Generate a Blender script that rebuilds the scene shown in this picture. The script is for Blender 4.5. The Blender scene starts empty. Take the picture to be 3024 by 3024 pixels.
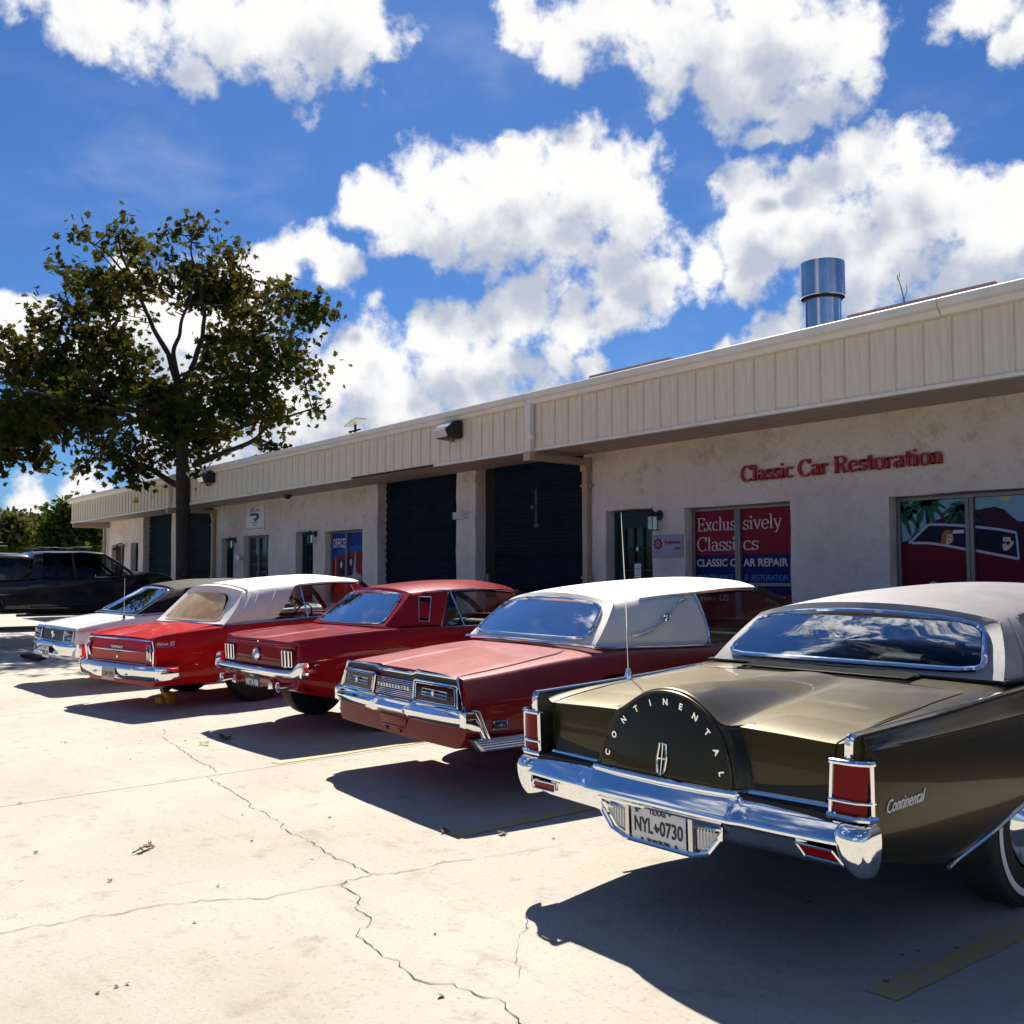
import bpy, bmesh, math, random
from math import sin, cos, pi, radians, sqrt, atan, atan2, hypot, exp
from mathutils import Vector, Matrix, noise
from mathutils.bvhtree import BVHTree
scn = bpy.context.scene
COL = scn.collection
random.seed(7)
SLOPE = .027          # pitch the cars sit at
GSL = .02             # fall of the yard towards the camera
def gz(x, y):
    return GSL*max(-6., min(y, 9.6)) if y < 9.6 else GSL*9.6
# ------------------------------------------------------------------ camera
cd = bpy.data.cameras.new('camera'); cam = bpy.data.objects.new('camera', cd); COL.objects.link(cam)
cd.sensor_width = 36; cd.sensor_fit = 'HORIZONTAL'; cd.lens = 36*2963.4/3024
cd.clip_start = .05; cd.clip_end = 3000
PITCH, ROLL, YAW = radians(3.49), radians(-.11), radians(52.5)
fw = Vector((-sin(YAW)*cos(PITCH), cos(YAW)*cos(PITCH), sin(PITCH)))
rt = Vector((cos(YAW), sin(YAW), 0)); up = rt.cross(fw)
R2 = rt*cos(ROLL)+up*sin(ROLL); U2 = -rt*sin(ROLL)+up*cos(ROLL)
cam.matrix_world = Matrix(((R2.x, U2.x, -fw.x, 0), (R2.y, U2.y, -fw.y, 0), (R2.z, U2.z, -fw.z, 1.567), (0, 0, 0, 1)))
scn.camera = cam
# ------------------------------------------------------------------ exposure
scn.view_settings.view_transform = 'Standard'; scn.view_settings.look = 'None'
scn.view_settings.exposure = .85; scn.view_settings.gamma = 1; scn.view_settings.use_curve_mapping = False
scn.cycles.max_bounces = 7; scn.cycles.transparent_max_bounces = 10; scn.cycles.caustics_reflective = False
scn.cycles.caustics_refractive = False; scn.cycles.sample_clamp_indirect = 6; scn.cycles.use_denoising = True
scn.cycles.use_adaptive_sampling = True; scn.cycles.adaptive_threshold = .015; scn.cycles.adaptive_min_samples = 10
# ------------------------------------------------------------------ sun
SUN = Vector((-.75, .5, 1.0)).normalized()      # towards the sun
sl = bpy.data.lights.new('sun', 'SUN'); sl.energy = 5.0; sl.angle = radians(.55); sl.color = (1, .935, .82)
so = bpy.data.objects.new('sun', sl); COL.objects.link(so)
so.rotation_euler = (-SUN).to_track_quat('-Z', 'Y').to_euler()
# ------------------------------------------------------------------ world: clear sky with cumulus
W = bpy.data.worlds.new('World'); scn.world = W; W.use_nodes = True
wt = W.node_tree; wt.nodes.clear()
class NT:
    def __init__(s, t): s.t = t
    def n(s, typ, **k):
        o = s.t.nodes.new(typ)
        for a, b in k.items(): setattr(o, a, b)
        return o
    def put(s, sock, v):
        if v is None: return
        if hasattr(v, 'is_output') or hasattr(v, 'links'): s.t.links.new(v, sock)
        else: sock.default_value = v
    def m(s, op, a, b=None, c=None, clamp=False):
        o = s.n('ShaderNodeMath', operation=op, use_clamp=clamp)
        s.put(o.inputs[0], a); s.put(o.inputs[1], b)
        if c is not None: s.put(o.inputs[2], c)
        return o.outputs[0]
    def v(s, op, a, b=None, sc=None):
        o = s.n('ShaderNodeVectorMath', operation=op)
        s.put(o.inputs[0], a); s.put(o.inputs[1], b)
        if sc is not None: s.put(o.inputs['Scale'], sc)
        return o.outputs['Value'] if op in ('DISTANCE', 'DOT_PRODUCT', 'LENGTH') else o.outputs[0]
    def noise(s, vec, scale, detail=4, rough=.55, dim='3D', lac=2.):
        o = s.n('ShaderNodeTexNoise', noise_dimensions=dim); s.put(o.inputs['Vector'], vec)
        o.inputs['Scale'].default_value = scale; o.inputs['Detail'].default_value = detail; o.inputs['Roughness'].default_value = rough
        o.inputs['Lacunarity'].default_value = lac
        return o.outputs[0], o.outputs[1]
    def ramp(s, f, stops, interp='LINEAR'):
        o = s.n('ShaderNodeValToRGB'); o.color_ramp.interpolation = interp
        e = o.color_ramp.elements
        while len(e) < len(stops): e.new(.5)
        for x, (p, c) in zip(e, stops):
            x.position = p; x.color = c if hasattr(c, '__len__') and len(c) == 4 else ((*c, 1) if hasattr(c, '__len__') else (c, c, c, 1))
        s.put(o.inputs[0], f); return o.outputs[0]
    def mix(s, f, a, b, blend='MIX'):
        o = s.n('ShaderNodeMix', data_type='RGBA', blend_type=blend); s.put(o.inputs['Factor'], f)
        s.put(o.inputs['A'], a if not isinstance(a, tuple) else (*a[:3], 1)); s.put(o.inputs['B'], b if not isinstance(b, tuple) else (*b[:3], 1))
        return o.outputs['Result']
    def ss(s, x, a, b):
        o = s.n('ShaderNodeMapRange', interpolation_type='SMOOTHSTEP')
        s.put(o.inputs[0], x); s.put(o.inputs[1], a); s.put(o.inputs[2], b); return o.outputs[0]
# cumulus positions on the sky: azimuth (deg, 0 = the camera's heading, + to the right), elevation, radius (deg)
CLOUDS = []
def sky_dir(az, el):
    a = radians(az); e = radians(el); h = YAW
    f = Vector((-sin(h), cos(h), 0)); r = Vector((cos(h), sin(h), 0))
    return (f*cos(a)+r*sin(a))*cos(e)+Vector((0, 0, sin(e)))
CLOUDS = [(-24.0, 28.1, 2.4), (-20.5, 27.8, 2.6), (-18.5, 26.6, 1.7), (-15.7, 27.9, 2.2), (-12.4, 28.0, 2.6), (-8.8, 28.5, 2.5), (-7.6, 27.4, 1.2), (-10.6, 29.9, 2.7), (-26.3, 27.9, 1.5), (-17.7, 28.9, 2.5), (-23.1, 26.6, 1.0), (1.1, 30.0, 2.0), (3.6, 28.5, 1.8), (5.8, 29.7, 2.3), (9.8, 28.7, 3.0), (13.3, 27.6, 3.2), (16.8, 27.3, 2.9), (8.8, 26.5, 1.8), (11.8, 25.8, 1.6), (17.3, 24.7, 1.4), (14.9, 29.7, 2.7), (14.6, 24.1, 1.0), (16.2, 24.2, 1.1), (25.8, 27.7, 2.0), (24.5, 27.4, 1.5), (27.6, 25.7, 1.2), (-8.4, 20.4, 1.9), (-6.3, 19.5, 2.2), (-4.2, 21.9, 2.5), (-2.0, 20.4, 3.0), (1.1, 20.1, 3.3), (3.6, 21.7, 2.6), (5.7, 21.1, 2.5), (6.9, 19.2, 1.9), (3.5, 18.4, 2.5), (-1.4, 17.9, 1.7), (5.7, 16.9, 2.4), (8.7, 16.5, 2.0), (11.1, 16.6, 1.7), (-4.5, 18.8, 1.7), (0.8, 22.3, 1.5), (1.1, 15.3, 2.1), (-1.4, 14.6, 2.2), (-3.5, 13.8, 2.1), (3.5, 14.5, 2.1), (5.4, 15.2, 1.4), (-5.1, 14.1, 1.3), (13.8, 20.1, 2.2), (16.1, 20.4, 2.4), (18.9, 21.2, 2.4), (21.1, 21.4, 2.0), (21.6, 18.3, 3.5), (17.8, 17.9, 3.1), (14.6, 17.6, 2.7), (25.0, 18.3, 3.0), (27.2, 17.0, 2.7), (20.2, 15.7, 3.1), (26.9, 19.6, 1.5), (24.1, 15.3, 2.9), (13.7, 15.4, 1.8), (12.5, 13.4, 1.3), (14.2, 13.1, 1.6), (15.7, 13.5, 1.1), (-13.5, 17.2, 1.8), (-11.8, 17.6, 1.6), (-10.3, 16.5, 1.4), (-14.6, 16.0, 1.8), (-9.3, 16.3, 0.8), (-8.7, 12.8, 2.1), (-7.5, 10.8, 2.9), (-9.9, 11.3, 2.5), (-3.5, 11.2, 1.9), (-0.5, 11.5, 1.7), (2.6, 11.5, 1.6), (4.7, 11.7, 1.3), (-5.6, 9.7, 2.4), (-2.0, 10.1, 1.9), (-10.4, 8.7, 2.9), (-12.8, 8.3, 2.7), (1.1, 10.3, 1.6), (-19.6, 13.7, 2.9), (-22.2, 11.8, 2.5), (-15.4, 12.5, 2.7), (-18.2, 9.5, 3.3), (-13.9, 10.0, 2.5), (-26.4, 13.0, 1.5), (-27.3, 11.6, 1.6), (-26.9, 13.6, 0.9), (-16.3, 15.0, 1.8), (-20.7, 15.8, 1.4), (-25.6, 4.3, 1.1), (-22.9, 5.0, 1.1), (-19.5, 6.1, 1.8), (-16.2, 6.8, 2.3), (-13.3, 7.4, 2.2), (-10.4, 8.1, 1.9)]
g = bpy.data.node_groups.new('cumulus', 'ShaderNodeTree')
g.interface.new_socket('Vector', in_out='INPUT', socket_type='NodeSocketVector')
g.interface.new_socket('Density', in_out='OUTPUT', socket_type='NodeSocketFloat')
G = NT(g); gi = G.n('NodeGroupInput'); go = G.n('NodeGroupOutput')
vin = G.v('NORMALIZE', gi.outputs[0])
w1 = G.noise(vin, 9, 3, .55)[1]
vw = G.v('ADD', vin, G.v('SCALE', G.v('SUBTRACT', w1, (.5, .5, .5)), sc=.085))
acc = None
for az, el, r in CLOUDS:
    d = sky_dir(az, el); d = tuple(d)
    dist = G.v('DISTANCE', vw, d)
    x = G.m('MULTIPLY_ADD', dist, -1/radians(r), 1.0)
    acc = x if acc is None else G.m('SMOOTH_MAX', acc, x, .25)
# elsewhere: scattered cumulus from noise only, kept off the mapped part of the sky
far = G.ss(G.v('DOT_PRODUCT', vin, tuple(sky_dir(0, 12))), .80, .62)
hn = G.noise(vin, 3.2, 2, .5)[0]
other = G.m('MULTIPLY_ADD', hn, 4.2, -2.6)
other = G.m('ADD', other, G.m('MULTIPLY_ADD', far, 3., -3.))
acc = G.m('MAXIMUM', acc, other)
fb = G.noise(vin, 15, 5, .6)[0]
dn = G.m('ADD', acc, G.m('MULTIPLY_ADD', fb, 1.5, -.66))
G.t.links.new(dn, go.inputs[0])
N = NT(wt)
tc = N.n('ShaderNodeTexCoord').outputs['Generated']
def dens(vec):
    o = N.n('ShaderNodeGroup'); o.node_tree = g; N.put(o.inputs[0], vec); return o.outputs[0]
d0 = dens(tc)
nv = N.v('NORMALIZE', tc)
wob = N.v('ADD', nv, N.v('SCALE', N.v('SUBTRACT', N.noise(nv, 40, 2, .5)[1], (.5, .5, .5)), sc=.03))
vo = N.n('ShaderNodeTexVoronoi', feature='F1'); N.put(vo.inputs['Vector'], wob)
vo.inputs['Scale'].default_value = 24; vo.inputs['Detail'].default_value = 1.0; vo.inputs['Roughness'].default_value = .5; vo.normalize = True
puff = N.m('MULTIPLY_ADD', vo.outputs['Distance'], -1.35, .36)
fine = N.m('MULTIPLY_ADD', N.noise(nv, 60, 6, .62)[0], .65, -.33)
d0 = N.m('ADD', d0, N.m('ADD', puff, fine))
upv = Vector((SUN.x*.35, SUN.y*.35, 1)).normalized()
d1 = dens(N.v('ADD', tc, tuple(upv*.075)))
cover = N.ss(d0, -.16, .46)
# thin veil between the heaps
veil = N.m('MULTIPLY', N.ss(N.noise(N.v('MULTIPLY', tc, (1, 1, 2.2)), 5, 6, .6)[0], .5, .85), .18)
sky = N.n('ShaderNodeTexSky', sky_type='NISHITA'); sky.sun_disc = False
sky.sun_elevation = math.asin(SUN.z); sky.sun_rotation = atan2(SUN.x, SUN.y)
sky.altitude = 0; sky.air_density = 1.0; sky.dust_density = .3; sky.ozone_density = 3.0
skyc = N.mix(1.0, sky.outputs[0], (.30, .54, .88), 'MULTIPLY')
# cloud light: thick towards the sun means grey, thin edges and tops shine
th = N.m('ADD', N.m('MULTIPLY', N.m('MAXIMUM', d1, 0.), 1.0), N.m('MULTIPLY', N.m('ADD', puff, fine), -.75))
lit = N.ss(th, .95, .0)
cl = N.mix(lit, (5.2, 5.7, 6.8), (10.0, 10.0, 9.9))
col = N.mix(N.m('MAXIMUM', cover, veil), skyc, cl)
bg = N.n('ShaderNodeBackground'); N.put(bg.inputs[0], col); bg.inputs[1].default_value = .055
wo = N.n('ShaderNodeOutputWorld'); wt.links.new(bg.outputs[0], wo.inputs[0])
W.cycles.sampling_method = 'MANUAL'; W.cycles.sample_map_resolution = 1024
# ------------------------------------------------------------------ materials
def mat(name, col=(.5, .5, .5), rough=.5, metal=0., coat=0., coatr=.03, spec=.5, var=0., vscale=3., bump=0., bscale=40., fn=None, emit=0.):
    m = bpy.data.materials.new(name); m.use_nodes = True; t = m.node_tree; n = NT(t)
    b = t.nodes['Principled BSDF']
    b.inputs['Base Color'].default_value = (*col, 1); b.inputs['Roughness'].default_value = rough
    b.inputs['Metallic'].default_value = metal; b.inputs['Coat Weight'].default_value = coat; b.inputs['Coat Roughness'].default_value = coatr
    b.inputs['Specular IOR Level'].default_value = spec
    if var or bump or fn:
        co = n.n('ShaderNodeTexCoord').outputs['Object']
        if var:
            f = n.noise(co, vscale, 5, .6)[0]
            lo = tuple(c*(1-var) for c in col); hi = tuple(min(1, c*(1+var)) for c in col)
            t.links.new(n.ramp(f, [(.3, lo), (.7, hi)]), b.inputs['Base Color'])
        if bump:
            bn = n.n('ShaderNodeBump'); bn.inputs['Strength'].default_value = bump; bn.inputs['Distance'].default_value = .01
            t.links.new(n.noise(co, bscale, 5, .6)[0], bn.inputs['Height']); t.links.new(bn.outputs[0], b.inputs['Normal'])
        if fn: fn(n, b, co)
    return m
def paint(name, col, rough=.32, metal=.0, dust=.06, dirt=(.35, .33, .28), coatr=.03, coat=.4):
    """car paint under clear coat, with a film of dust on the upward faces and small wear"""
    def fn(n, b, co):
        f1 = n.noise(co, 2.2, 5, .6)[0]; f2 = n.noise(co, 90, 3, .6)[0]
        gn = n.n('ShaderNodeNewGeometry').outputs['Normal']
        sx = n.n('ShaderNodeSeparateXYZ'); n.put(sx.inputs[0], gn)
        upf = n.ss(sx.outputs[2], .3, .95)
        amt = n.m('MULTIPLY', n.m('MULTIPLY', upf, dust), n.m('ADD', n.m('MULTIPLY', f1, 1.4), n.m('MULTIPLY', f2, .6)))
        c = n.mix(amt, n.ramp(f1, [(.3, tuple(x*.88 for x in col)), (.7, tuple(min(1, x*1.08) for x in col))]), dirt)
        n.put(b.inputs['Base Color'], c)
        n.put(b.inputs['Coat Roughness'], n.m('MULTIPLY_ADD', f1, .05, coatr-.015))
    return mat(name, col, rough, metal, coat, coatr, spec=.04, fn=fn)
def glass(name, tint=(.55, .62, .60), refl=1.0):
    m = bpy.data.materials.new(name); m.use_nodes = True; t = m.node_tree; t.nodes.clear(); n = NT(t)
    tr = n.n('ShaderNodeBsdfTransparent'); tr.inputs[0].default_value = (*tint, 1)
    gl = n.n('ShaderNodeBsdfGlossy'); gl.inputs['Roughness'].default_value = .01; gl.inputs[0].default_value = (1, 1, 1, 1)
    fr = n.n('ShaderNodeFresnel'); fr.inputs[0].default_value = 1.52
    lw = n.m('MULTIPLY_ADD', fr.outputs[0], 0.8*refl, .0*refl, clamp=True)
    mx = n.n('ShaderNodeMixShader'); n.put(mx.inputs[0], lw); n.put(mx.inputs[1], tr.outputs[0]); n.put(mx.inputs[2], gl.outputs[0])
    o = n.n('ShaderNodeOutputMaterial'); t.links.new(mx.outputs[0], o.inputs[0])
    return m
MT = {}
MT['chrome'] = mat('chrome', (.86, .87, .88), .05, 1.0, fn=lambda n, b, co: n.put(b.inputs['Roughness'], n.m('MULTIPLY_ADD', n.noise(co, 7, 5, .65)[0], .12, .0)))
MT['alu'] = mat('brushed_aluminium', (.62, .63, .64), .28, 1.0)
MT['rubber'] = mat('tyre_rubber', (.018, .018, .018), .75, var=.3, vscale=12)
MT['black'] = mat('black_plastic', (.012, .012, .013), .45)
MT['matt'] = mat('matt_black', (.012, .012, .012), .9)
MT['gap'] = mat('panel_gap', (.006, .006, .006), .8)
MT['under'] = mat('underside', (.02, .019, .018), .9, var=.4, vscale=6)
MT['white'] = mat('white_print', (.78, .78, .76), .5)
MT['glass'] = glass('car_glass')
MT['glassd'] = glass('tinted_glass', (.17, .20, .22), .72)
MT['glassl'] = glass('clear_glass', (.8, .86, .84))
MT['lens'] = mat('red_lens', (.20, .003, .006), .15, coat=.22, spec=.03)
MT['lensd'] = mat('dark_red_lens', (.04, .001, .002), .12, coat=.45, spec=.05)
MT['amber'] = mat('amber_lens', (.5, .12, .01), .15, coat=1)
MT['lensw'] = mat('clear_lens', (.62, .62, .58), .15, coat=1)
MT['vinylr'] = mat('dark_interior', (.035, .03, .028), .6)
MT['redint'] = mat('red_interior', (.22, .012, .014), .5)
MT['whiteint'] = mat('white_interior', (.55, .53, .48), .5)
MT['platetxt'] = mat('plate_black', (.015, .015, .02), .5)
# ------------------------------------------------------------------ mesh helpers
class M:
    def __init__(s): s.v = []; s.f = []; s.cr = {}
    def add(s, vs, fs):
        o = len(s.v); s.v += [tuple(v) for v in vs]; s.f += [tuple(i+o for i in f) for f in fs]; return o
    def box(s, c, d, rot=None, bev=0):
        x, y, z = (e/2 for e in d); c = Vector(c)
        P = [Vector((a, b, e)) for a in (-x, x) for b in (-y, y) for e in (-z, z)]
        if rot is not None: P = [rot @ p for p in P]
        s.add([c+p for p in P], [(0, 1, 3, 2), (4, 6, 7, 5), (0, 4, 5, 1), (2, 3, 7, 6), (0, 2, 6, 4), (1, 5, 7, 3)]); return s
    def box2(s, a, b): return s.box([(p+q)/2 for p, q in zip(a, b)], [abs(q-p) for p, q in zip(a, b)])
    def grid(s, rows, close=False):
        n = len(rows[0]); m = len(rows); vs = [p for r in rows for p in r]; fs = []
        for i in range(m-1):
            for j in range(n if close else n-1):
                k = (j+1) % n; fs.append((i*n+j, i*n+k, (i+1)*n+k, (i+1)*n+j))
        s.add(vs, fs); return s
    def tube(s, path, r, n=8, flat=None, cap=True, closed=False):
        """round (or, with flat=(wide, thin, up-vector), elliptical) tube along a path; r may be a list"""
        P = [Vector(p) for p in path]; L = len(P); rows = []
        for i, p in enumerate(P):
            a = P[(i-1) % L] if closed or i > 0 else P[0]; b = P[(i+1) % L] if closed or i < L-1 else P[-1]
            t = (b-a)
            if t.length < 1e-9: t = Vector((0, 0, 1))
            t.normalize()
            upv = Vector(flat[2]) if flat else (Vector((0, 0, 1)) if abs(t.z) < .9 else Vector((0, 1, 0)))
            x = t.cross(upv)
            if x.length < 1e-6: x = t.orthogonal()
            x.normalize(); y = x.cross(t)
            rr = r[i] if hasattr(r, '__len__') else r
            wx, wy = (flat[0]*rr, flat[1]*rr) if flat else (rr, rr)
            rows.append([p+x*cos(2*pi*k/n)*wx+y*sin(2*pi*k/n)*wy for k in range(n)])
        if closed: rows.append(rows[0])
        o = len(s.v); s.grid(rows, True)
        if cap and not closed:
            s.f.append(tuple(o+k for k in range(n))[::-1]); e = o+(L-1)*n; s.f.append(tuple(e+k for k in range(n)))
        return s
    def lathe(s, prof, n=32, c=(0, 0, 0), axis='x'):
        """profile of (along, radius) pairs turned about an axis through c"""
        rows = []
        for a, r in prof:
            row = []
            for k in range(n):
                t = 2*pi*k/n; y, z = r*cos(t), r*sin(t)
                q = (a, y, z) if axis == 'x' else ((y, a, z) if axis == 'y' else (y, z, a))
                row.append((q[0]+c[0], q[1]+c[1], q[2]+c[2]))
            rows.append(row)
        return s.grid(rows, True)
    def prism(s, poly, fn0, fn1):
        """flat polygon of 2-D points, given its two faces by functions to 3-D"""
        n = len(poly); a = [fn0(*p) for p in poly]; b = [fn1(*p) for p in poly]
        s.add(a+b, [tuple(range(n))[::-1], tuple(range(n, 2*n))]+[(i, (i+1) % n, n+(i+1) % n, n+i) for i in range(n)]); return s
    def disc(s, c, r, n=24, nrm='y', d=.002):
        P = [(r*cos(2*pi*k/n), r*sin(2*pi*k/n)) for k in range(n)]
        if nrm == 'y': return s.prism(P, lambda a, b: (c[0]+a, c[1]-d, c[2]+b), lambda a, b: (c[0]+a, c[1]+d, c[2]+b))
        if nrm == 'x': return s.prism(P, lambda a, b: (c[0]-d, c[1]+a, c[2]+b), lambda a, b: (c[0]+d, c[1]+a, c[2]+b))
        return s.prism(P, lambda a, b: (c[0]+a, c[1]+b, c[2]-d), lambda a, b: (c[0]+a, c[1]+b, c[2]+d))
def mesh_of(name, mm, sub=0, bev=0, ang=35, merge=0, solid=0, recalc=False, smooth=True):
    me = bpy.data.meshes.new(name); me.from_pydata(mm.v, [], mm.f)
    if merge or bev or recalc:
        bm = bmesh.new(); bm.from_mesh(me)
        if merge: bmesh.ops.remove_doubles(bm, verts=bm.verts, dist=merge)
        if recalc or merge: bmesh.ops.recalc_face_normals(bm, faces=bm.faces)
        if bev: bmesh.ops.bevel(bm, geom=[e for e in bm.edges if len(e.link_faces) == 2 and e.calc_face_angle(0) > .6], offset=bev, segments=2, affect='EDGES', profile=.6)
        bm.to_mesh(me); bm.free()
    if mm.cr:
        at = me.attributes.new('crease_edge', 'FLOAT', 'EDGE')
        ek = {tuple(sorted(e.vertices)): e.index for e in me.edges}
        for k, c in mm.cr.items():
            if k in ek: at.data[ek[k]].value = c
    if sub or solid:
        ob = bpy.data.objects.new('tmp', me); COL.objects.link(ob)
        if sub:
            md = ob.modifiers.new('s', 'SUBSURF'); md.levels = md.render_levels = sub
        if solid:
            md = ob.modifiers.new('t', 'SOLIDIFY'); md.thickness = solid; md.offset = -1
        me2 = bpy.data.meshes.new_from_object(ob.evaluated_get(bpy.context.evaluated_depsgraph_get()))
        bpy.data.objects.remove(ob); bpy.data.meshes.remove(me); me = me2; me.name = name
    if smooth:
        me.shade_smooth(); me.set_sharp_from_angle(angle=radians(ang))
    return me
def obj(name, mm, m, parent=None, **k):
    me = mm if isinstance(mm, bpy.types.Mesh) else mesh_of(name, mm, **k)
    o = bpy.data.objects.new(name, me); COL.objects.link(o)
    if m is not None and not me.materials: me.materials.append(MT[m] if isinstance(m, str) else m)
    if parent: o.parent = parent
    return o
def tag(o, label=None, cat=None, group=None, kind=None):
    for a, b in (('label', label), ('category', cat), ('group', group), ('kind', kind)):
        if b: o[a] = b
    return o
def thing(name, label, cat, loc=(0, 0, 0), rot=(0, 0, 0), group=None):
    o = bpy.data.objects.new(name, None); COL.objects.link(o); o.location = loc; o.rotation_euler = rot
    o.empty_display_size = .2
    return tag(o, label, cat, group)
def boolean(me, cutters):
    ob = bpy.data.objects.new('tmp', me); COL.objects.link(ob); tmp = [ob]
    for c in cutters:
        co = bpy.data.objects.new('cut', c); COL.objects.link(co); tmp.append(co)
        md = ob.modifiers.new('b', 'BOOLEAN'); md.operation = 'DIFFERENCE'; md.object = co; md.solver = 'EXACT'
    r = bpy.data.meshes.new_from_object(ob.evaluated_get(bpy.context.evaluated_depsgraph_get()))
    for t in tmp: bpy.data.objects.remove(t)
    return r
def C(*tab):
    """monotone cubic through (x, y) pairs"""
    X = [a for a, b in tab]; Y = [b for a, b in tab]; n = len(X)
    h = [X[i+1]-X[i] for i in range(n-1)]; d = [(Y[i+1]-Y[i])/h[i] for i in range(n-1)]
    m = [d[0]]+[0 if d[i-1]*d[i] <= 0 else 2*d[i-1]*d[i]/(d[i-1]+d[i]) for i in range(1, n-1)]+[d[-1]]
    def f(x):
        if x <= X[0]: return Y[0]
        if x >= X[-1]: return Y[-1]
        i = 0
        while x > X[i+1]: i += 1
        t = (x-X[i])/h[i]
        return (2*t**3-3*t*t+1)*Y[i]+(t**3-2*t*t+t)*h[i]*m[i]+(-2*t**3+3*t*t)*Y[i+1]+(t**3-t*t)*h[i]*m[i+1]
    return f
def sst(a, b, x):
    t = max(0., min(1., (x-a)/(b-a))); return t*t*(3-2*t)
def curve_pts(P, n=12):
    """Catmull-Rom through points"""
    P = [Vector(p) for p in P]; out = []
    for i in range(len(P)-1):
        a = P[i-1] if i else P[0]*2-P[1]; b, c = P[i], P[i+1]; d = P[i+2] if i+2 < len(P) else P[-1]*2-P[-2]
        for k in range(n):
            t = k/n; out.append(.5*((2*b)+(c-a)*t+(2*a-5*b+4*c-d)*t*t+(3*b-a-3*c+d)*t**3))
    return out+[P[-1]]
def mir(p): return (-p[0], p[1], p[2])
# ------------------------------------------------------------------ lettering
_fc = {}
def text_mesh(s, size, depth=.002, bold=0., shear=0., xs=1., align='LEFT', space=1.):
    cu = bpy.data.curves.new('t', 'FONT'); cu.body = s; cu.size = size; cu.extrude = depth; cu.offset = bold*size; cu.shear = shear
    cu.align_x = align; cu.resolution_u = 3; cu.space_character = space
    ob = bpy.data.objects.new('t', cu); COL.objects.link(ob)
    me = bpy.data.meshes.new_from_object(ob.evaluated_get(bpy.context.evaluated_depsgraph_get()))
    bpy.data.objects.remove(ob)
    if xs != 1.:
        for v in me.vertices: v.co.x *= xs
    return me
def frame_to(o, origin, xdir, ydir):
    x = Vector(xdir).normalized(); y = Vector(ydir); y = (y-x*y.dot(x)).normalized(); z = x.cross(y)
    o.matrix_local = Matrix(((x.x, y.x, z.x, origin[0]), (x.y, y.y, z.y, origin[1]), (x.z, y.z, z.z, origin[2]), (0, 0, 0, 1)))
def label_on(name, s, size, origin, m, parent, xdir=(1, 0, 0), ydir=(0, 0, 1), width=None, **k):
    """a line of lettering as its own mesh; width squeezes it to a measured length"""
    me = text_mesh(s, size, **k)
    if width:
        w = max(v.co.x for v in me.vertices)-min(v.co.x for v in me.vertices)
        for v in me.vertices: v.co.x *= width/w
    o = obj(name, me, m, parent); frame_to(o, origin, xdir, ydir); return o
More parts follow.
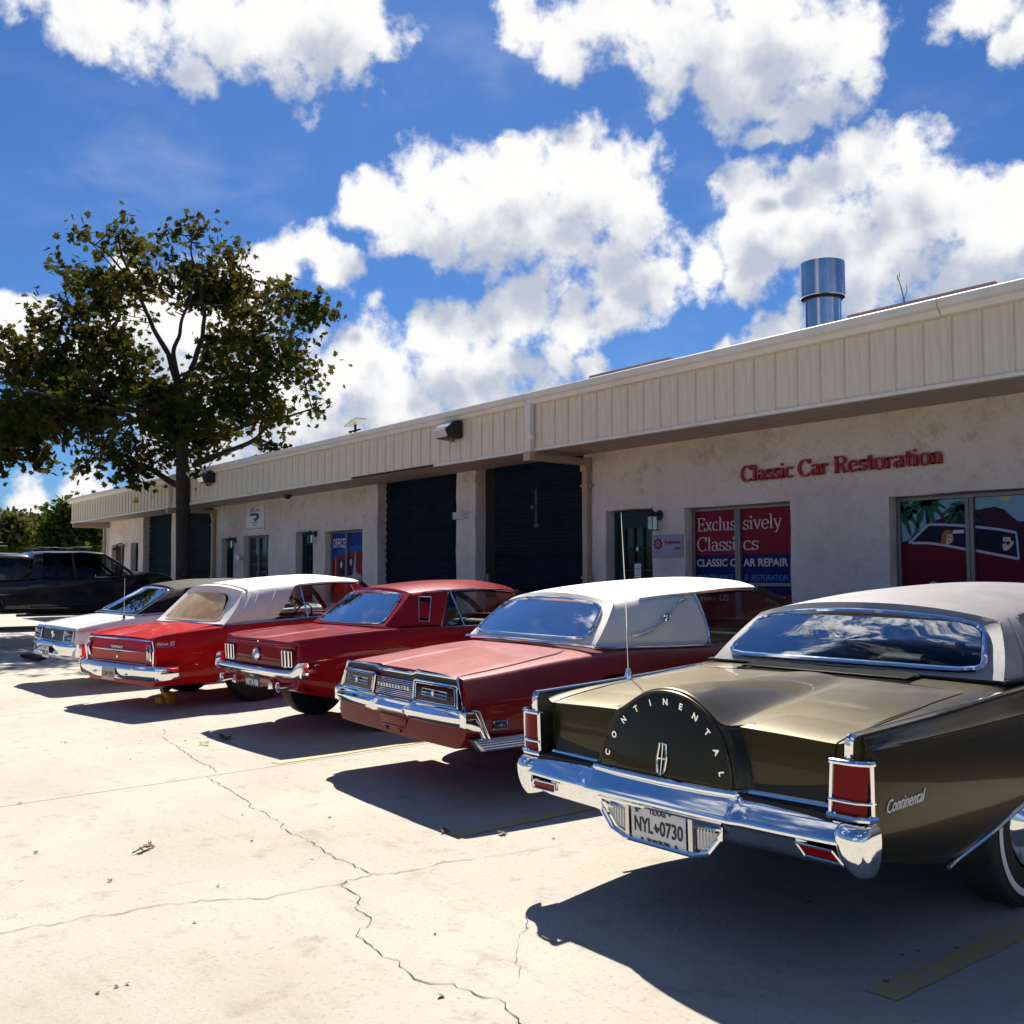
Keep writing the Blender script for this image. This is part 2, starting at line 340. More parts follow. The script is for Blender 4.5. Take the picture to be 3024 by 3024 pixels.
# a roman alphabet drawn with a broad pen: strokes thick down, thin across, with slab serifs
def _arc(cx, cy, rx, ry, a0, a1, n=14): return [(cx+rx*cos(radians(a0+(a1-a0)*i/n)), cy+ry*sin(radians(a0+(a1-a0)*i/n))) for i in range(n+1)]
def _sf(x, y, w=.11): return ('S', x-w, x+w, y)
ROMAN = {
 'C': (.62, [_arc(.34, .34, .29, .35, 48, 318, 22), [(.555, .70), (.555, .50)]]),
 'R': (.68, [[(.15, 0), (.15, .68)], _sf(.15, .0), [(.05, .67), (.34, .67)]+_arc(.34, .51, .2, .16, 90, -90, 10)+[(.15, .35)], [(.32, .35), (.55, .0)], _sf(.57, 0, .09)]),
 'E': (.60, [[(.15, 0), (.15, .68)], [(.04, .665), (.54, .665)], [(.04, .015), (.55, .015)], [(.15, .35), (.42, .35)], [(.53, .68), (.53, .54)], [(.55, 0), (.55, .15)], [(.42, .43), (.42, .27)]]),
 'a': (.46, [[(.34, .05), (.34, .33)]+_arc(.2, .33, .14, .115, 0, 160, 10), [(.34, .26)]+_arc(.19, .13, .13, .125, 80, 300, 12)+[(.34, .08)], [(.34, .06), (.38, .015), (.44, .02)]]),
 'c': (.43, [_arc(.24, .225, .19, .225, 45, 318, 18)]),
 'e': (.45, [[(.06, .24), (.40, .24)], _arc(.235, .225, .185, .225, 8, 318, 20)]),
 'i': (.26, [[(.13, 0), (.13, .43)], _sf(.13, 0, .10), [(.03, .42), (.13, .42)], ('D', .13, .60, .062)]),
 'l': (.26, [[(.13, 0), (.13, .70)], _sf(.13, 0, .10), [(.03, .69), (.13, .69)]]),
 'n': (.52, [[(.12, 0), (.12, .43)], _sf(.12, 0, .095), [(.02, .42), (.12, .42)], [(.12, .33), (.2, .42), (.29, .435), (.37, .37), (.385, .28), (.385, 0)], _sf(.385, 0, .095)]),
 'o': (.48, [_arc(.24, .22, .185, .225, 0, 360, 26)]),
 'r': (.38, [[(.12, 0), (.12, .43)], _sf(.12, 0, .10), [(.02, .42), (.12, .42)], [(.12, .32), (.2, .42), (.30, .43)], ('D', .31, .385, .055)]),
 's': (.38, [[(.33, .35)]+_arc(.19, .335, .125, .105, 30, 235, 10)+[(.24, .21)]+_arc(.19, .115, .14, .11, 55, -150, 12), [(.325, .45), (.325, .33)], [(.05, .0), (.05, .13)]]),
 't': (.32, [[(.15, .60), (.15, .09), (.2, .02), (.30, .05)], [(.02, .42), (.29, .42)]]),
 'u': (.53, [[(.12, .43), (.12, .14), (.16, .04), (.24, .0), (.34, .06), (.39, .13)], [(.39, .43), (.39, 0)], [(.02, .42), (.12, .42)], [(.29, .42), (.39, .42)], [(.39, .015), (.48, .015)]]),
 'v': (.48, [[(.07, .43), (.25, .0)], [(.41, .43), (.25, 0)], _sf(.08, .425, .09), _sf(.41, .425, .075)]),
 'x': (.48, [[(.08, .43), (.40, .0)], [(.39, .43), (.09, 0)], _sf(.09, .425, .085), _sf(.39, .425, .075), _sf(.09, .005, .075), _sf(.40, .005, .085)]),
 'y': (.48, [[(.07, .43), (.26, .02)], [(.42, .43), (.22, -.10), (.13, -.2), (.05, -.17)], _sf(.08, .425, .09), _sf(.42, .425, .075)]),
 ' ': (.26, [])}
def roman(ch, size, depth, thick=.115, thin=.045):
    mm = M(); adv, st = ROMAN[ch]
    for s in st:
        if s[0] == 'S': P = [(s[1], s[3]+thin/2), (s[2], s[3]+thin/2)]
        elif s[0] == 'D':
            mm.prism([(s[1]+s[3]*cos(2*pi*k/12), s[2]+s[3]*sin(2*pi*k/12)) for k in range(12)], lambda a, b: (a*size, b*size, 0), lambda a, b: (a*size, b*size, depth)); continue
        else: P = s
        L = []; Rr = []
        for i, p in enumerate(P):
            a = P[max(0, i-1)]; b = P[min(len(P)-1, i+1)]; dx, dy = b[0]-a[0], b[1]-a[1]; l = hypot(dx, dy) or 1
            dx /= l; dy /= l; w = (thin+(thick-thin)*abs(dy)**1.3*(1.0 if dx*dy <= .05 else .62 if abs(dx) > .25 else 1.))/2
            L.append((p[0]-dy*w, p[1]+dx*w)); Rr.append((p[0]+dy*w, p[1]-dx*w))
        n = len(P); vs = [(x*size, y*size, z) for z in (0, depth) for row in (L, Rr) for x, y in row]; fs = []
        for i in range(n-1):
            fs += [(i, i+1, n+i+1, n+i), (2*n+i, 3*n+i, 3*n+i+1, 2*n+i+1), (i, 2*n+i, 2*n+i+1, i+1), (n+i, n+i+1, 3*n+i+1, 3*n+i)]
        fs += [(0, n, 3*n, 2*n), (n-1, 3*n-1, 4*n-1, 2*n-1)]
        mm.add(vs, fs)
    return adv*size, mm
def roman_line(s, size, width, origin, depth, m, parent, name='letter', **k):
    tot = sum(ROMAN[c][0] for c in s)*size; q = width/tot; x = 0
    for c in s:
        adv, mm = roman(c, size, depth, **k)
        if mm.v:
            for i, v in enumerate(mm.v): mm.v[i] = (v[0]*q, v[1], v[2])
            o = obj(name, mm, m, parent, smooth=False, recalc=True); frame_to(o, (origin[0]+x*q, origin[1], origin[2]), (1, 0, 0), (0, 0, 1))
        x += adv
# ------------------------------------------------------------------ car kit
# car axes: x to the car's right, y forward from the rear bumper, z up
def lattice(st, rear, front, cr_top=(), cr_side=(), rim=.5, sub=2):
    """closed body shell from cross-sections: st = [(y, top[(x,z)...], side[(x,z)...])]"""
    T = len(st[0][1])-1; S = len(st[0][2]); mm = M(); L = len(st); idx = []
    def ring(y, top, side, fn):
        ub, zb = side[-1]; bot = [(ub*top[i][0]/top[T][0], zb) for i in range(T)]
        R = [('t', i, top[i]) for i in range(T+1)]+[('s', r+1, side[r]) for r in range(S)]+[('b', i, bot[i]) for i in range(T-1, -1, -1)]
        d = {}
        for k, i, (u, w) in R:
            yy = fn(u, w) if fn else y
            d[k, i, 1] = len(mm.v); mm.v.append((u, yy, w))
            if u > 1e-6: d[k, i, -1] = len(mm.v); mm.v.append((-u, fn(-u, w) if fn else yy, w))
            else: d[k, i, -1] = d[k, i, 1]
        return d
    for k, (y, top, side) in enumerate(st): idx.append(ring(y, top, side, rear if k == 0 else front if k == L-1 else None))
    order = [('t', i, 1) for i in range(T+1)]+[('s', r+1, 1) for r in range(S)]+[('b', i, 1) for i in range(T-1, -1, -1)]
    order += [(k, i, -1) for k, i, s in order[::-1] if not (k in 'tb' and i == 0)]
    n = len(order)
    for k in range(L-1):
        for j in range(n):
            a, b = order[j], order[(j+1) % n]
            mm.f.append((idx[k][a], idx[k+1][a], idx[k+1][b], idx[k][b]))
    for k, fn, flip in ((0, rear, False), (L-1, front, True)):
        y, top, side = st[k]; zT = top[T][1]; zS = side[-1][1]; node = {}
        for s in (1, -1):
            for i in range(T+1):
                for r in range(S+1):
                    if r == 0: q = idx[k]['t', i, s]
                    elif i == T: q = idx[k]['s', r, s]
                    elif r == S: q = idx[k]['b', i, s]
                    elif s == -1 and i == 0: q = node[0, r, 1]
                    else:
                        f = top[i][0]/top[T][0]; u = f*side[r-1][0]*s; t = (zT-side[r-1][1])/(zT-zS); w = top[i][1]+(zS-top[i][1])*t
                        q = len(mm.v); mm.v.append((u, fn(u, w), w))
                    node[i, r, s] = q
            for i in range(T):
                for r in range(S):
                    q = (node[i, r, s], node[i+1, r, s], node[i+1, r+1, s], node[i, r+1, s])
                    mm.f.append(q if (s == 1) != flip else q[::-1])
    e = lambda a, b: tuple(sorted((a, b)))
    for k in range(L-1):
        for s in (1, -1):
            for i, c in cr_top: mm.cr[e(idx[k]['t', i, s], idx[k+1]['t', i, s])] = c
            for r, c in cr_side: mm.cr[e(idx[k]['s', r, s], idx[k+1]['s', r, s])] = c
    for k in (0, L-1):
        for j in range(n): mm.cr[e(idx[k][order[j]], idx[k][order[(j+1) % n]])] = rim
    return mesh_of('body', mm, sub=sub, ang=28, recalc=True)
def prism_mesh(poly, a, b, ax):
    mm = M()
    if ax == 'x': mm.prism(poly, lambda p, q: (a, p, q), lambda p, q: (b, p, q))
    elif ax == 'z': mm.prism(poly, lambda p, q: (p, q, a), lambda p, q: (p, q, b))
    else: mm.prism(poly, lambda p, q: (p, a, q), lambda p, q: (p, b, q))
    return mesh_of('cut', mm, recalc=True, smooth=False)
def arch(y, z, r, n=18, flat=1.): return [(y+r*cos(pi*k/n), z+r*flat*sin(pi*k/n)) for k in range(n+1)]+[(y-r, -.1), (y+r, -.1)]
class Car:
    def __init__(s, name, label, x, y, yaw, group='classic cars parked in a row', z=None, pitch=atan(SLOPE), cat='car'):
        z = SLOPE*y if z is None else z; s.flat = None
        s.o = thing(name, label, cat, (x, y, z), (pitch, 0, radians(yaw)), group)
        s.mw = Matrix.Translation((x, y, z)) @ Matrix.Rotation(radians(yaw), 4, 'Z') @ Matrix.Rotation(pitch, 4, 'X')
    def add(s, name, mm, m, parent=None, **k): return obj(name, mm, m, parent or s.o, **k)
    def shell(s, me, m, arches=(), cabin=None, floor=.32):
        cut = []
        for poly, uin in arches:
            cut += [prism_mesh(poly, sg*uin, sg*1.3, 'x') for sg in (1, -1)]
        if cabin: cut.append(prism_mesh(cabin, floor, 1.6, 'z'))
        me = boolean(me, cut); me.materials.clear()
        me.shade_smooth(); me.set_sharp_from_angle(angle=radians(28))
        s.body = s.add('body', me, m)
        s.bvh = BVHTree.FromPolygons([v.co for v in me.vertices], [p.vertices for p in me.polygons]); return s.body
    def hit(s, p, d):
        h = s.bvh.ray_cast(Vector(p), Vector(d).normalized()); return (h[0], h[1]) if h[0] else (Vector(p), -Vector(d).normalized())
    def on(s, P, d, off=.002):
        """drop a path on the body along d"""
        out = []; ax = max(range(3), key=lambda i: abs(d[i])); miss = []
        for p in P:
            h = s.bvh.ray_cast(Vector(p), Vector(d).normalized())
            if h[0] is None: miss.append(len(out)); out.append(Vector(p)); continue
            n = h[1] if h[1].dot(Vector(d)) <= 0 else -h[1]
            out.append(h[0]+n*off)
        good = [i for i in range(len(out)) if i not in miss]
        for i in miss:
            if good: out[i][ax] = out[min(good, key=lambda j: abs(j-i))][ax]
        return out
    def top(s, u, v):
        h = s.bvh.ray_cast(Vector((u, v, 2.)), Vector((0, 0, -1))); return h[0].z if h[0] else 0.
    def side_x(s, sg, v0, v1, z, off=.002): return max(abs(s.hit((sg*1.4, v, z), (-sg, 0, 0))[0].x) for v in (v0, (v0+v1)/2, v1))+off
    def gap(s, P, d, r=.0035, name='panel_gap', parent=None, m='gap'):
        Q = curve_pts(P, 10); return s.add(name, M().tube(s.on(Q, d, .0005), r, 6), m, parent or s.body)
    def ground(s, x, y):
        if s.flat is not None: return s.flat
        w = s.mw @ Vector((x, y, 0)); return gz(w.x, w.y)-w.z
    def wheel(s, x, y, R, wid, cap, rim_r, side, tyre_m='rubber', white=None, rim_m='chrome', zc=None):
        zb = s.ground(x, y); zc = zb+R*.985 if zc is None else zc
        w = thing('wheel', None, None, (x, y, zc)); w.parent = s.o
        sg = 1 if side > 0 else -1
        P = [(-wid*.5, rim_r), (-wid*.52, rim_r+.02), (-wid*.54, (rim_r+R)*.5), (-wid*.48, R*.965), (-wid*.38, R), (-wid*.12, R*1.003), (wid*.12, R*1.003), (wid*.38, R), (wid*.48, R*.965), (wid*.54, (rim_r+R)*.5), (wid*.52, rim_r+.02), (wid*.5, rim_r)]
        t = obj('tyre', M().lathe([(a*sg, r) for a, r in P], 48), tyre_m, w, ang=30)
        if white:
            a, b = white; obj('whitewall', M().lathe([(sg*(wid*.545), a), (sg*(wid*.555), (a+b)/2), (sg*(wid*.54), b)], 48), 'white', w)
        obj('rim', M().lathe([(sg*q, r) for q, r in cap], 48), rim_m, w, ang=30)
        obj('wheel_back', M().lathe([(-sg*wid*.30, .03), (-sg*wid*.32, rim_r)], 24), 'matt', w)
        return w
def loop_ring(outer, inner): return M().grid([outer, inner], True)
def greenhouse(c, P, roof_m, trim='chrome', glass_m='glass', glass_side='glass'):
    """roof with its sail panels, rear window, windscreen and side windows from measured curves"""
    pt, vf, vb1 = P['pillar_top'], P['front'][1], P['pillar_base']
    hc, hm = P['hdr_corner'], P['hdr_mid']; ur, wr, wc, ub, wb = (C(*P[k]) for k in ('rail_u', 'rail_w', 'crown', 'belt_u', 'belt_w'))
    b0, bm_ = P['base_corner'], P['base_mid']; np_ = 6; nf = 10; m = 7
    vs = [hc[1]+(pt-hc[1])*(k/np_)**1.1 for k in range(np_+1)]+[pt+(vf-pt)*(k+1)/nf for k in range(nf)]
    dvh, dvf = hm[1]-hc[1], P['front_mid'][1]-vf
    def roof(v, cc):
        k = abs(cc); u = cc*ur(v); w = wr(v)+(wc(v)-wr(v))*(1-k**P.get('cexp', 2.4))
        a = max(0, 1-(v-hc[1])/.45); b = max(0, 1-(vf-v)/.5)
        return (u, v+(dvh*a*a+dvf*b*b)*(1-k*k), w)
    cols = [i/m for i in range(-m, m+1)]
    mm = M(); mm.grid([[roof(v, cc) for cc in cols] for v in vs])
    q = 7; bul = P.get('bulge', .02); sail = {}
    for sg in (1, -1):
        rows = []
        for k in range(np_+1):
            A = Vector(roof(vs[k], sg)); t = k/np_; v = b0[1]+(vb1-b0[1])*t; B = Vector((sg*ub(v), v, wb(v))); row = []
            if k == 0: B = Vector((sg*b0[0], b0[1], b0[2]))
            for j in range(q+1):
                f = j/q; p = A.lerp(B, f); p.x += sg*bul*sin(pi*f)*(1 if k else .5); p.y += P.get('sail_bow', 0)*sin(pi*f)*(1-t)
                row.append(p)
            rows.append(row)
        sail[sg] = rows; mm.grid([r if sg == 1 else r for r in rows])
    rf = c.add('roof', mm, roof_m, merge=.0015, sub=1, solid=.022, ang=50)
    c.add('headliner', M().grid([[(q[0]*.97, q[1], q[2]-.035) for q in (roof(v, cc) for cc in cols)] for v in vs]), 'vinylr', rf)
    # rear window
    n = 14; gl = P['glass']   # corner base, mid base, corner top, mid top
    def cv(cor, mid, k): return Vector((cor[0]*k, mid[1]+(cor[1]-mid[1])*k*k, mid[2]+(cor[2]-mid[2])*abs(k)**2.0))
    ks = [-1+2*i/n for i in range(n+1)]
    Bo = [cv(b0, bm_, k) for k in ks]; To = [Vector(roof(vs[0], k)) for k in ks]
    Bi = [cv(gl[0], gl[1], k) for k in ks]; Ti = [cv(gl[2], gl[3], k) for k in ks]
    def side(a, b, kk): return [a[kk].lerp(b[kk], j/8) for j in range(9)]
    rad = P.get('rr', .12)
    so_r = [Vector(p) for p in sail[1][0]][::-1]; so_l = [Vector(p) for p in sail[-1][0]]
    def resamp(L_, nn):
        out = []; T_ = len(L_)-1
        for j in range(nn+1):
            x = T_*j/nn; i = min(int(x), T_-1); out.append(L_[i].lerp(L_[i+1], x-i))
        return out
    outer = Bo[:-1]+resamp(so_r, 8)[:-1]+To[::-1][:-1]+resamp(so_l, 8)[:-1]
    inner = Bi[:-1]+side(Bi, Ti, -1)[:-1]+Ti[::-1][:-1]+[Ti[0].lerp(Bi[0], j/8) for j in range(9)][:-1]
    L_ = len(inner); sm = inner[:]
    for it in range(P.get('round', 2)): sm = [(sm[i-1]+sm[i]*2+sm[(i+1) % L_])/4 for i in range(L_)]
    inner = sm
    fr = c.add('window_surround', loop_ring(outer, inner), roof_m, rf, sub=0, solid=.012, ang=60)
    cen = sum((p for p in inner), Vector())/L_
    gm = M(); rows = [[cen.lerp(p, f) for p in inner] for f in (.001, .35, .7, .995)]
    # keep the pane's bow: lift the middle onto the surface between base and header
    for f, r in zip((.001, .35, .7, .995), rows):
        for i, p in enumerate(r):
            kx = max(-1, min(1, p.x/gl[0][0])); h0 = cv(gl[0], gl[1], kx); h1 = cv(gl[2], gl[3], kx)
            t = max(0, min(1, (p.z-h0.z)/max(.01, h1.z-h0.z))); p.y = h0.y+(h1.y-h0.y)*t-.035*sin(pi*t)*P.get('gbow', .6)+.006
    gm.grid(rows, True)
    c.add('rear_window', gm, glass_m, ang=80)
    if trim: c.add('window_trim', M().tube([p+Vector((0, -.006, .004)) for p in inner], P.get('trim_r', .013), 8, closed=True), trim)
    # windscreen
    wbc, wbm = P['ws_corner'], P['ws_mid']
    Wb = [cv(wbc, wbm, k*.98) for k in ks]; Wt = [Vector(roof(vs[-1], k*.97))+Vector((0, .012, -.012)) for k in ks]
    c.add('windscreen', M().grid([[a.lerp(b, j/6)+Vector((0, .05*sin(pi*j/6), 0)) for a, b in zip(Wb, Wt)] for j in range(7)]), 'glassl', ang=80)
    for sg in (1, -1):
        a = Vector((sg*wbc[0], wbc[1], wbc[2])); b = Vector(roof(vs[-1], sg))
        c.add('pillar', M().tube([a, a.lerp(b, .5)+Vector((sg*.008, .03, 0)), b+Vector((0, 0, -.005))], .024, 8, flat=(1.0, 1.5, (0, 1, 0))), P.get('pillar_m', roof_m))
    # side windows
    sidew = []
    for sg in (1, -1):
        top = [Vector(roof(v, sg))+Vector((-sg*.012, 0, -.018)) for v in vs[np_:]]; k = len(top)-1
        v0, v1 = vb1+P.get('sw0', .02), wbc[1]-.03
        bot = [Vector((sg*(ub(min(v0+(v1-v0)*i/k, P.get('belt_end', 9)))-.02), v0+(v1-v0)*i/k, wb(v0+(v1-v0)*i/k)-.01)) for i in range(k+1)]
        c.add('side_window', M().grid([[a.lerp(b, j/4)+Vector((sg*.012*sin(pi*j/4), 0, 0)) for j in range(5)] for a, b in zip(top, bot)]), glass_side, ang=80)
        sidew.append((top, bot))
        if trim:
            rail = [Vector(roof(v, sg))+Vector((sg*.006, 0, -.006)) for v in vs[P.get('drip0', 2):]]
            c.add('drip_rail', M().tube(rail, .010, 6), trim)
    return dict(roof=rf, roof_fn=roof, vs=vs, sail=sail, inner=inner, outer=outer, side=sidew, np=np_, belt=(ub, wb))
def interior(c, v0, v1, w, m='vinylr', seat=None, wheel_side=-1, belt=.86, bench=True):
    """floor tub, two seat rows, dashboard and steering wheel"""
    seat = seat or m
    c.add('floor', M().box((0, (v0+v1)/2, .335), (2*w, v1-v0, .02)), 'vinylr')
    L = v1-v0
    for nm, yy, h in (('rear_seat', v0+.42, belt-.04), ('front_seat', v0+L*.58, belt-.02)):
        s = M()
        xs = (-.37, .37) if nm == 'front_seat' else (-.36, .36)
        for x in xs:
            s.box((x, yy+.22, .46), (.66, .5, .18)); s.box((x, yy-.06, .40+(h-.40)/2), (.64, .15, h-.40), Matrix.Rotation(radians(14), 3, 'X'))
        c.add(nm, s, seat, bev=.05, ang=60)
    c.add('dashboard', M().box((0, v1-.16, belt-.13), (2*w-.06, .34, .24)), m, bev=.05, ang=60)
    st = thing('steering_wheel', None, None, (wheel_side*.37, v1-.52, belt-.05)); st.parent = c.o; st.rotation_euler = (radians(62), 0, 0)
    T = [(.19*cos(2*pi*k/28), .19*sin(2*pi*k/28), 0) for k in range(28)]
    obj('steering_rim', M().tube(T, .012, 8, closed=True), 'black', st)
    sp = M()
    for a in (0, 180, 270): sp.tube([(0, 0, -.02), (.19*cos(radians(a)), .19*sin(radians(a)), 0)], .009, 6)
    sp.disc((0, 0, -.02), .035, 16, 'z', .012); obj('spoke', sp, 'chrome', st)
def deck(c, name, U, V, fn, m, parent=None, nu=40, nv=30, face=None, **k):
    """a lid as a dense height field: x in +-U(v), y in V, z = fn(x, y)"""
    rows = []
    for i in range(nv+1):
        v = V[0]+(V[1]-V[0])*i/nv; uu = U(v) if callable(U) else U
        rows.append([(uu*(-1+2*j/nu), v, fn(uu*(-1+2*j/nu), v)) for j in range(nu+1)])
    return c.add(name, M().grid(rows), m, parent, ang=40, **k)
def plate(c, center, w, h, lines, m_bg, m_tx, lean=0, name='licence_plate', nrm=-1):
    p = thing(name, None, None, center, (radians(lean), 0, 0)); p.parent = c.o
    obj('plate_blank', M().box((0, 0, 0), (w, .006, h)), m_bg, p, bev=.002)
    for s, size, x, z, wid in lines:
        label_on('lettering', s, size, (x-wid/2, -.0045, z), m_tx, p, width=wid, depth=.001, bold=.02)
    return p
# ================================================================== the workshop building
FY, WY, RY = 8.70, 9.91, 10.16           # fascia, wall face, back of the reveals
def stucco_fn(n, b, co):
    f1 = n.noise(co, 1.1, 6, .62)[0]; f2 = n.noise(co, 5, 7, .68)[0]; f3 = n.noise(n.v('MULTIPLY', co, (1, 1, 2.2)), 16, 4, .6)[0]
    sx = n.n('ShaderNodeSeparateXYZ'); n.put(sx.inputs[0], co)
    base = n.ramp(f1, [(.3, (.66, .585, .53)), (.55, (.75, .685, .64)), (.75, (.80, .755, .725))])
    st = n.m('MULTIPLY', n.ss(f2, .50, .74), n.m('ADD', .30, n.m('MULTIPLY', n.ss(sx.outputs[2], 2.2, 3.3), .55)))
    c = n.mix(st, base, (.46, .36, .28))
    c = n.mix(n.m('MULTIPLY', n.ss(f3, .60, .76), .40), c, (.40, .33, .28))
    n.put(b.inputs['Base Color'], c)
    bp = n.n('ShaderNodeBump'); bp.inputs['Strength'].default_value = 1.0; bp.inputs['Distance'].default_value = .06
    h = n.m('ADD', n.m('MULTIPLY', n.noise(co, 6, 6, .6)[0], 1.0), n.m('MULTIPLY', n.noise(co, 45, 3, .6)[0], .15))
    n.put(bp.inputs['Height'], h); n.put(b.inputs['Normal'], bp.outputs[0])
MT['stucco'] = mat('trowelled_stucco', (.6, .55, .5), .92, fn=stucco_fn)
def metal_fn(n, b, co):
    f = n.noise(n.v('MULTIPLY', co, (9, 9, .6)), 2, 5, .65)[0]; g_ = n.noise(co, 1.3, 4, .6)[0]
    c = n.ramp(f, [(.25, (.57, .50, .385)), (.5, (.71, .64, .51)), (.75, (.77, .71, .59))])
    n.put(b.inputs['Base Color'], n.mix(n.m('MULTIPLY', n.ss(g_, .5, .75), .25), c, (.36, .31, .24)))
MT['cream'] = mat('cream_metal', (.55, .5, .42), .5, fn=metal_fn)
MT['creamt'] = mat('cream_trim', (.72, .685, .61), .5, var=.07, vscale=4)
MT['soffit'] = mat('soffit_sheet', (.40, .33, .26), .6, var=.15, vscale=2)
MT['tan'] = mat('tan_downspout', (.40, .315, .225), .5, var=.10, vscale=3)
MT['tealdoor'] = mat('dark_teal_paint', (.012, .035, .042), .5, spec=.2, var=.2, vscale=3)
MT['navydoor'] = mat('dark_blue_garage_paint', (.010, .019, .031), .6, spec=.02, var=.35, vscale=1.6)
MT['framegrey'] = mat('window_frame_metal', (.20, .20, .19), .45, .5)
MT['darkglass'] = mat('dark_window_glass', (.010, .016, .018), .04, spec=.5)
MT['galv'] = mat('galvanised_steel', (.55, .57, .60), .20, 1.0, var=.18, vscale=3)
MT['roofred'] = mat('faded_roof_flashing', (.48, .30, .26), .6, var=.2, vscale=2)
MT['poster'] = {}
def flat(nm, col, rough=.35):
    if nm not in MT: MT[nm] = mat(nm, col, rough, spec=.12)
    return MT[nm]
B = thing('workshop_building', 'long single storey stucco workshop with cream metal eave and dark bay doors', 'building', (0, 0, 0))
XL, XR, ZT = -35.76, 6.0, 3.34
OPEN = [(-6.17, -2.6, .95, 2.39, 'rw'), (-9.155, -7.462, .62, 2.425, 'ex'), (-10.685, -9.75, .15, 2.46, 'doorR'), (-13.935, -11.165, .15, 3.34, 'g2'), (-17.275, -14.515, .15, 3.34, 'g1'),
        (-19.50, -17.87, .6, 2.465, 'office'), (-20.93, -20.06, .15, 2.50, 'doorC'), (-23.90, -22.41, .9, 2.49, 'winB'), (-25.36, -24.54, .15, 2.49, 'doorB'), (-28.62, -25.94, .15, 3.34, 'gB'), (-31.80, -29.19, .15, 3.34, 'gA'),
        (-33.02, -32.25, .15, 2.56, 'doorA'), (-35.13, -33.73, .9, 2.55, 'win1')]
def rng(a, b, step):
    n = max(1, round((b-a)/step)); return [a+(b-a)*i/n for i in range(n)]
ex = sorted({XL, XR}|{o[0] for o in OPEN}|{o[1] for o in OPEN}); ez = sorted({0., ZT}|{o[2] for o in OPEN}|{o[3] for o in OPEN})
def dens_x(a, b): return .12 if a > -20 else .3
xs = [x for a, b in zip(ex, ex[1:]) for x in rng(a, b, dens_x(a, b))]+[XR]; zs = [z for a, b in zip(ez, ez[1:]) for z in rng(a, b, .15)]+[ZT]
def inside(x, z): return any(o[0] < x < o[1] and o[2] < z < o[3] for o in OPEN)
def wob(x, y, z):
    v = Vector((x*2.1, y*2, z*2.1)); d = noise.noise_vector(v)*.016+noise.noise_vector(v*4.3)*.008
    return (x+d.x*.9, y+d.y*1.0, z+d.z*.8)
wm = M(); vid = {}
def V_(x, y, z):
    k = (round(x, 4), round(y, 4), round(z, 4))
    if k not in vid: vid[k] = len(wm.v); wm.v.append(wob(x, y, z))
    return vid[k]
for a, b in zip(xs, xs[1:]):
    for c_, d in zip(zs, zs[1:]):
        if not inside((a+b)/2, (c_+d)/2): wm.f.append((V_(a, WY, c_), V_(b, WY, c_), V_(b, WY, d), V_(a, WY, d)))
for x0, x1, z0, z1, _ in OPEN:
    ys = (WY, WY+.12, RY)
    zz = [z for z in zs if z0-1e-6 <= z <= z1+1e-6]; xx = [x for x in xs if x0-1e-6 <= x <= x1+1e-6]
    for ya, yb in zip(ys, ys[1:]):
        for a, b in zip(zz, zz[1:]):
            wm.f.append((V_(x0, ya, a), V_(x0, ya, b), V_(x0, yb, b), V_(x0, yb, a))); wm.f.append((V_(x1, ya, a), V_(x1, yb, a), V_(x1, yb, b), V_(x1, ya, b)))
        for a, b in zip(xx, xx[1:]):
            if z1 < 3.3: wm.f.append((V_(a, ya, z1), V_(b, ya, z1), V_(b, yb, z1), V_(a, yb, z1)))
            if z0 > .2: wm.f.append((V_(a, ya, z0), V_(a, yb, z0), V_(b, yb, z0), V_(b, ya, z0)))
for c_, d in zip(zs, zs[1:]): wm.f.append((V_(XL, WY, d), V_(XL, 26., d), V_(XL, 26., c_), V_(XL, WY, c_)))
wall = obj('wall', wm, 'stucco', B, ang=80)
# dark rooms behind the openings
obj('room', M().box2((XL+.2, RY+.9, .1), (XR, RY+1.0, 3.3)), mat('dark_room', (.02, .02, .02), .9), B)
obj('floor_slab', M().box2((XL, WY+.02, .05), (XR, 26, .19)), MT['under'], B)
# roof, gutter, fascia, soffit
rf = obj('roof', M().prism([(8.60, 4.02), (26., 4.62), (26., 4.55), (8.60, 3.97)], lambda a, b: (XL+.25, a, b), lambda a, b: (XR, a, b)), mat('roof_sheet', (.42, .41, .39), .5, .2), B)
gp = [(8.70, 4.065), (8.585, 4.072), (8.575, 4.06), (8.575, 3.985), (8.61, 3.965), (8.635, 3.915), (8.69, 3.905)]
for a, b in ((-35.62, -28.1), (-28.1, -19.9), (-19.9, -10.92), (-10.915, -4.80), (-4.795, XR)): obj('gutter', M().prism(gp, lambda p, q: (a, p, q), lambda p, q: (b-.006, p, q)), MT['creamt'], B, smooth=False)
fas = obj('fascia', M().box2((XL+.27, FY+.012, 3.285), (XR, FY+.03, 3.93)), MT['cream'], B)
pm = M(); w_ = .282
pr = [(0, 0), (.012, 0), (.018, -.022), (.040, -.022), (.046, 0), (.118, 0), (.122, -.004), (.130, -.004), (.134, 0), (.202, 0), (.206, -.004), (.214, -.004), (.218, 0), (w_-.001, 0)]
pm.grid([[(x, y, z) for x, y in pr] for z in (3.295, 3.93)])
pme = mesh_of('panel', pm, smooth=False, solid=.004); pme.materials.append(MT['cream'])
k = 0; x = -35.46
x0f = -6.999-.282*110
for i in range(101, -46, -1):
    px = -6.999-.282*i-.029
    if px < -35.5 or px > 4.6: continue
    o = bpy.data.objects.new('panel', pme); COL.objects.link(o); o.parent = fas; o.location = (px, FY+.0, 0)
bt = []
for a, b in ((-35.49, -16.08), (-13.34, -10.95), (-10.80, XR)): obj('eave_trim', M().box2((a, FY-.035, 3.255), (b, FY+.03, 3.294)), MT['creamt'], B, bev=.004)
obj('eave_gap', M().box2((-16.08, FY-.012, 3.275), (-13.34, FY+.02, 3.30)), 'gap', B)
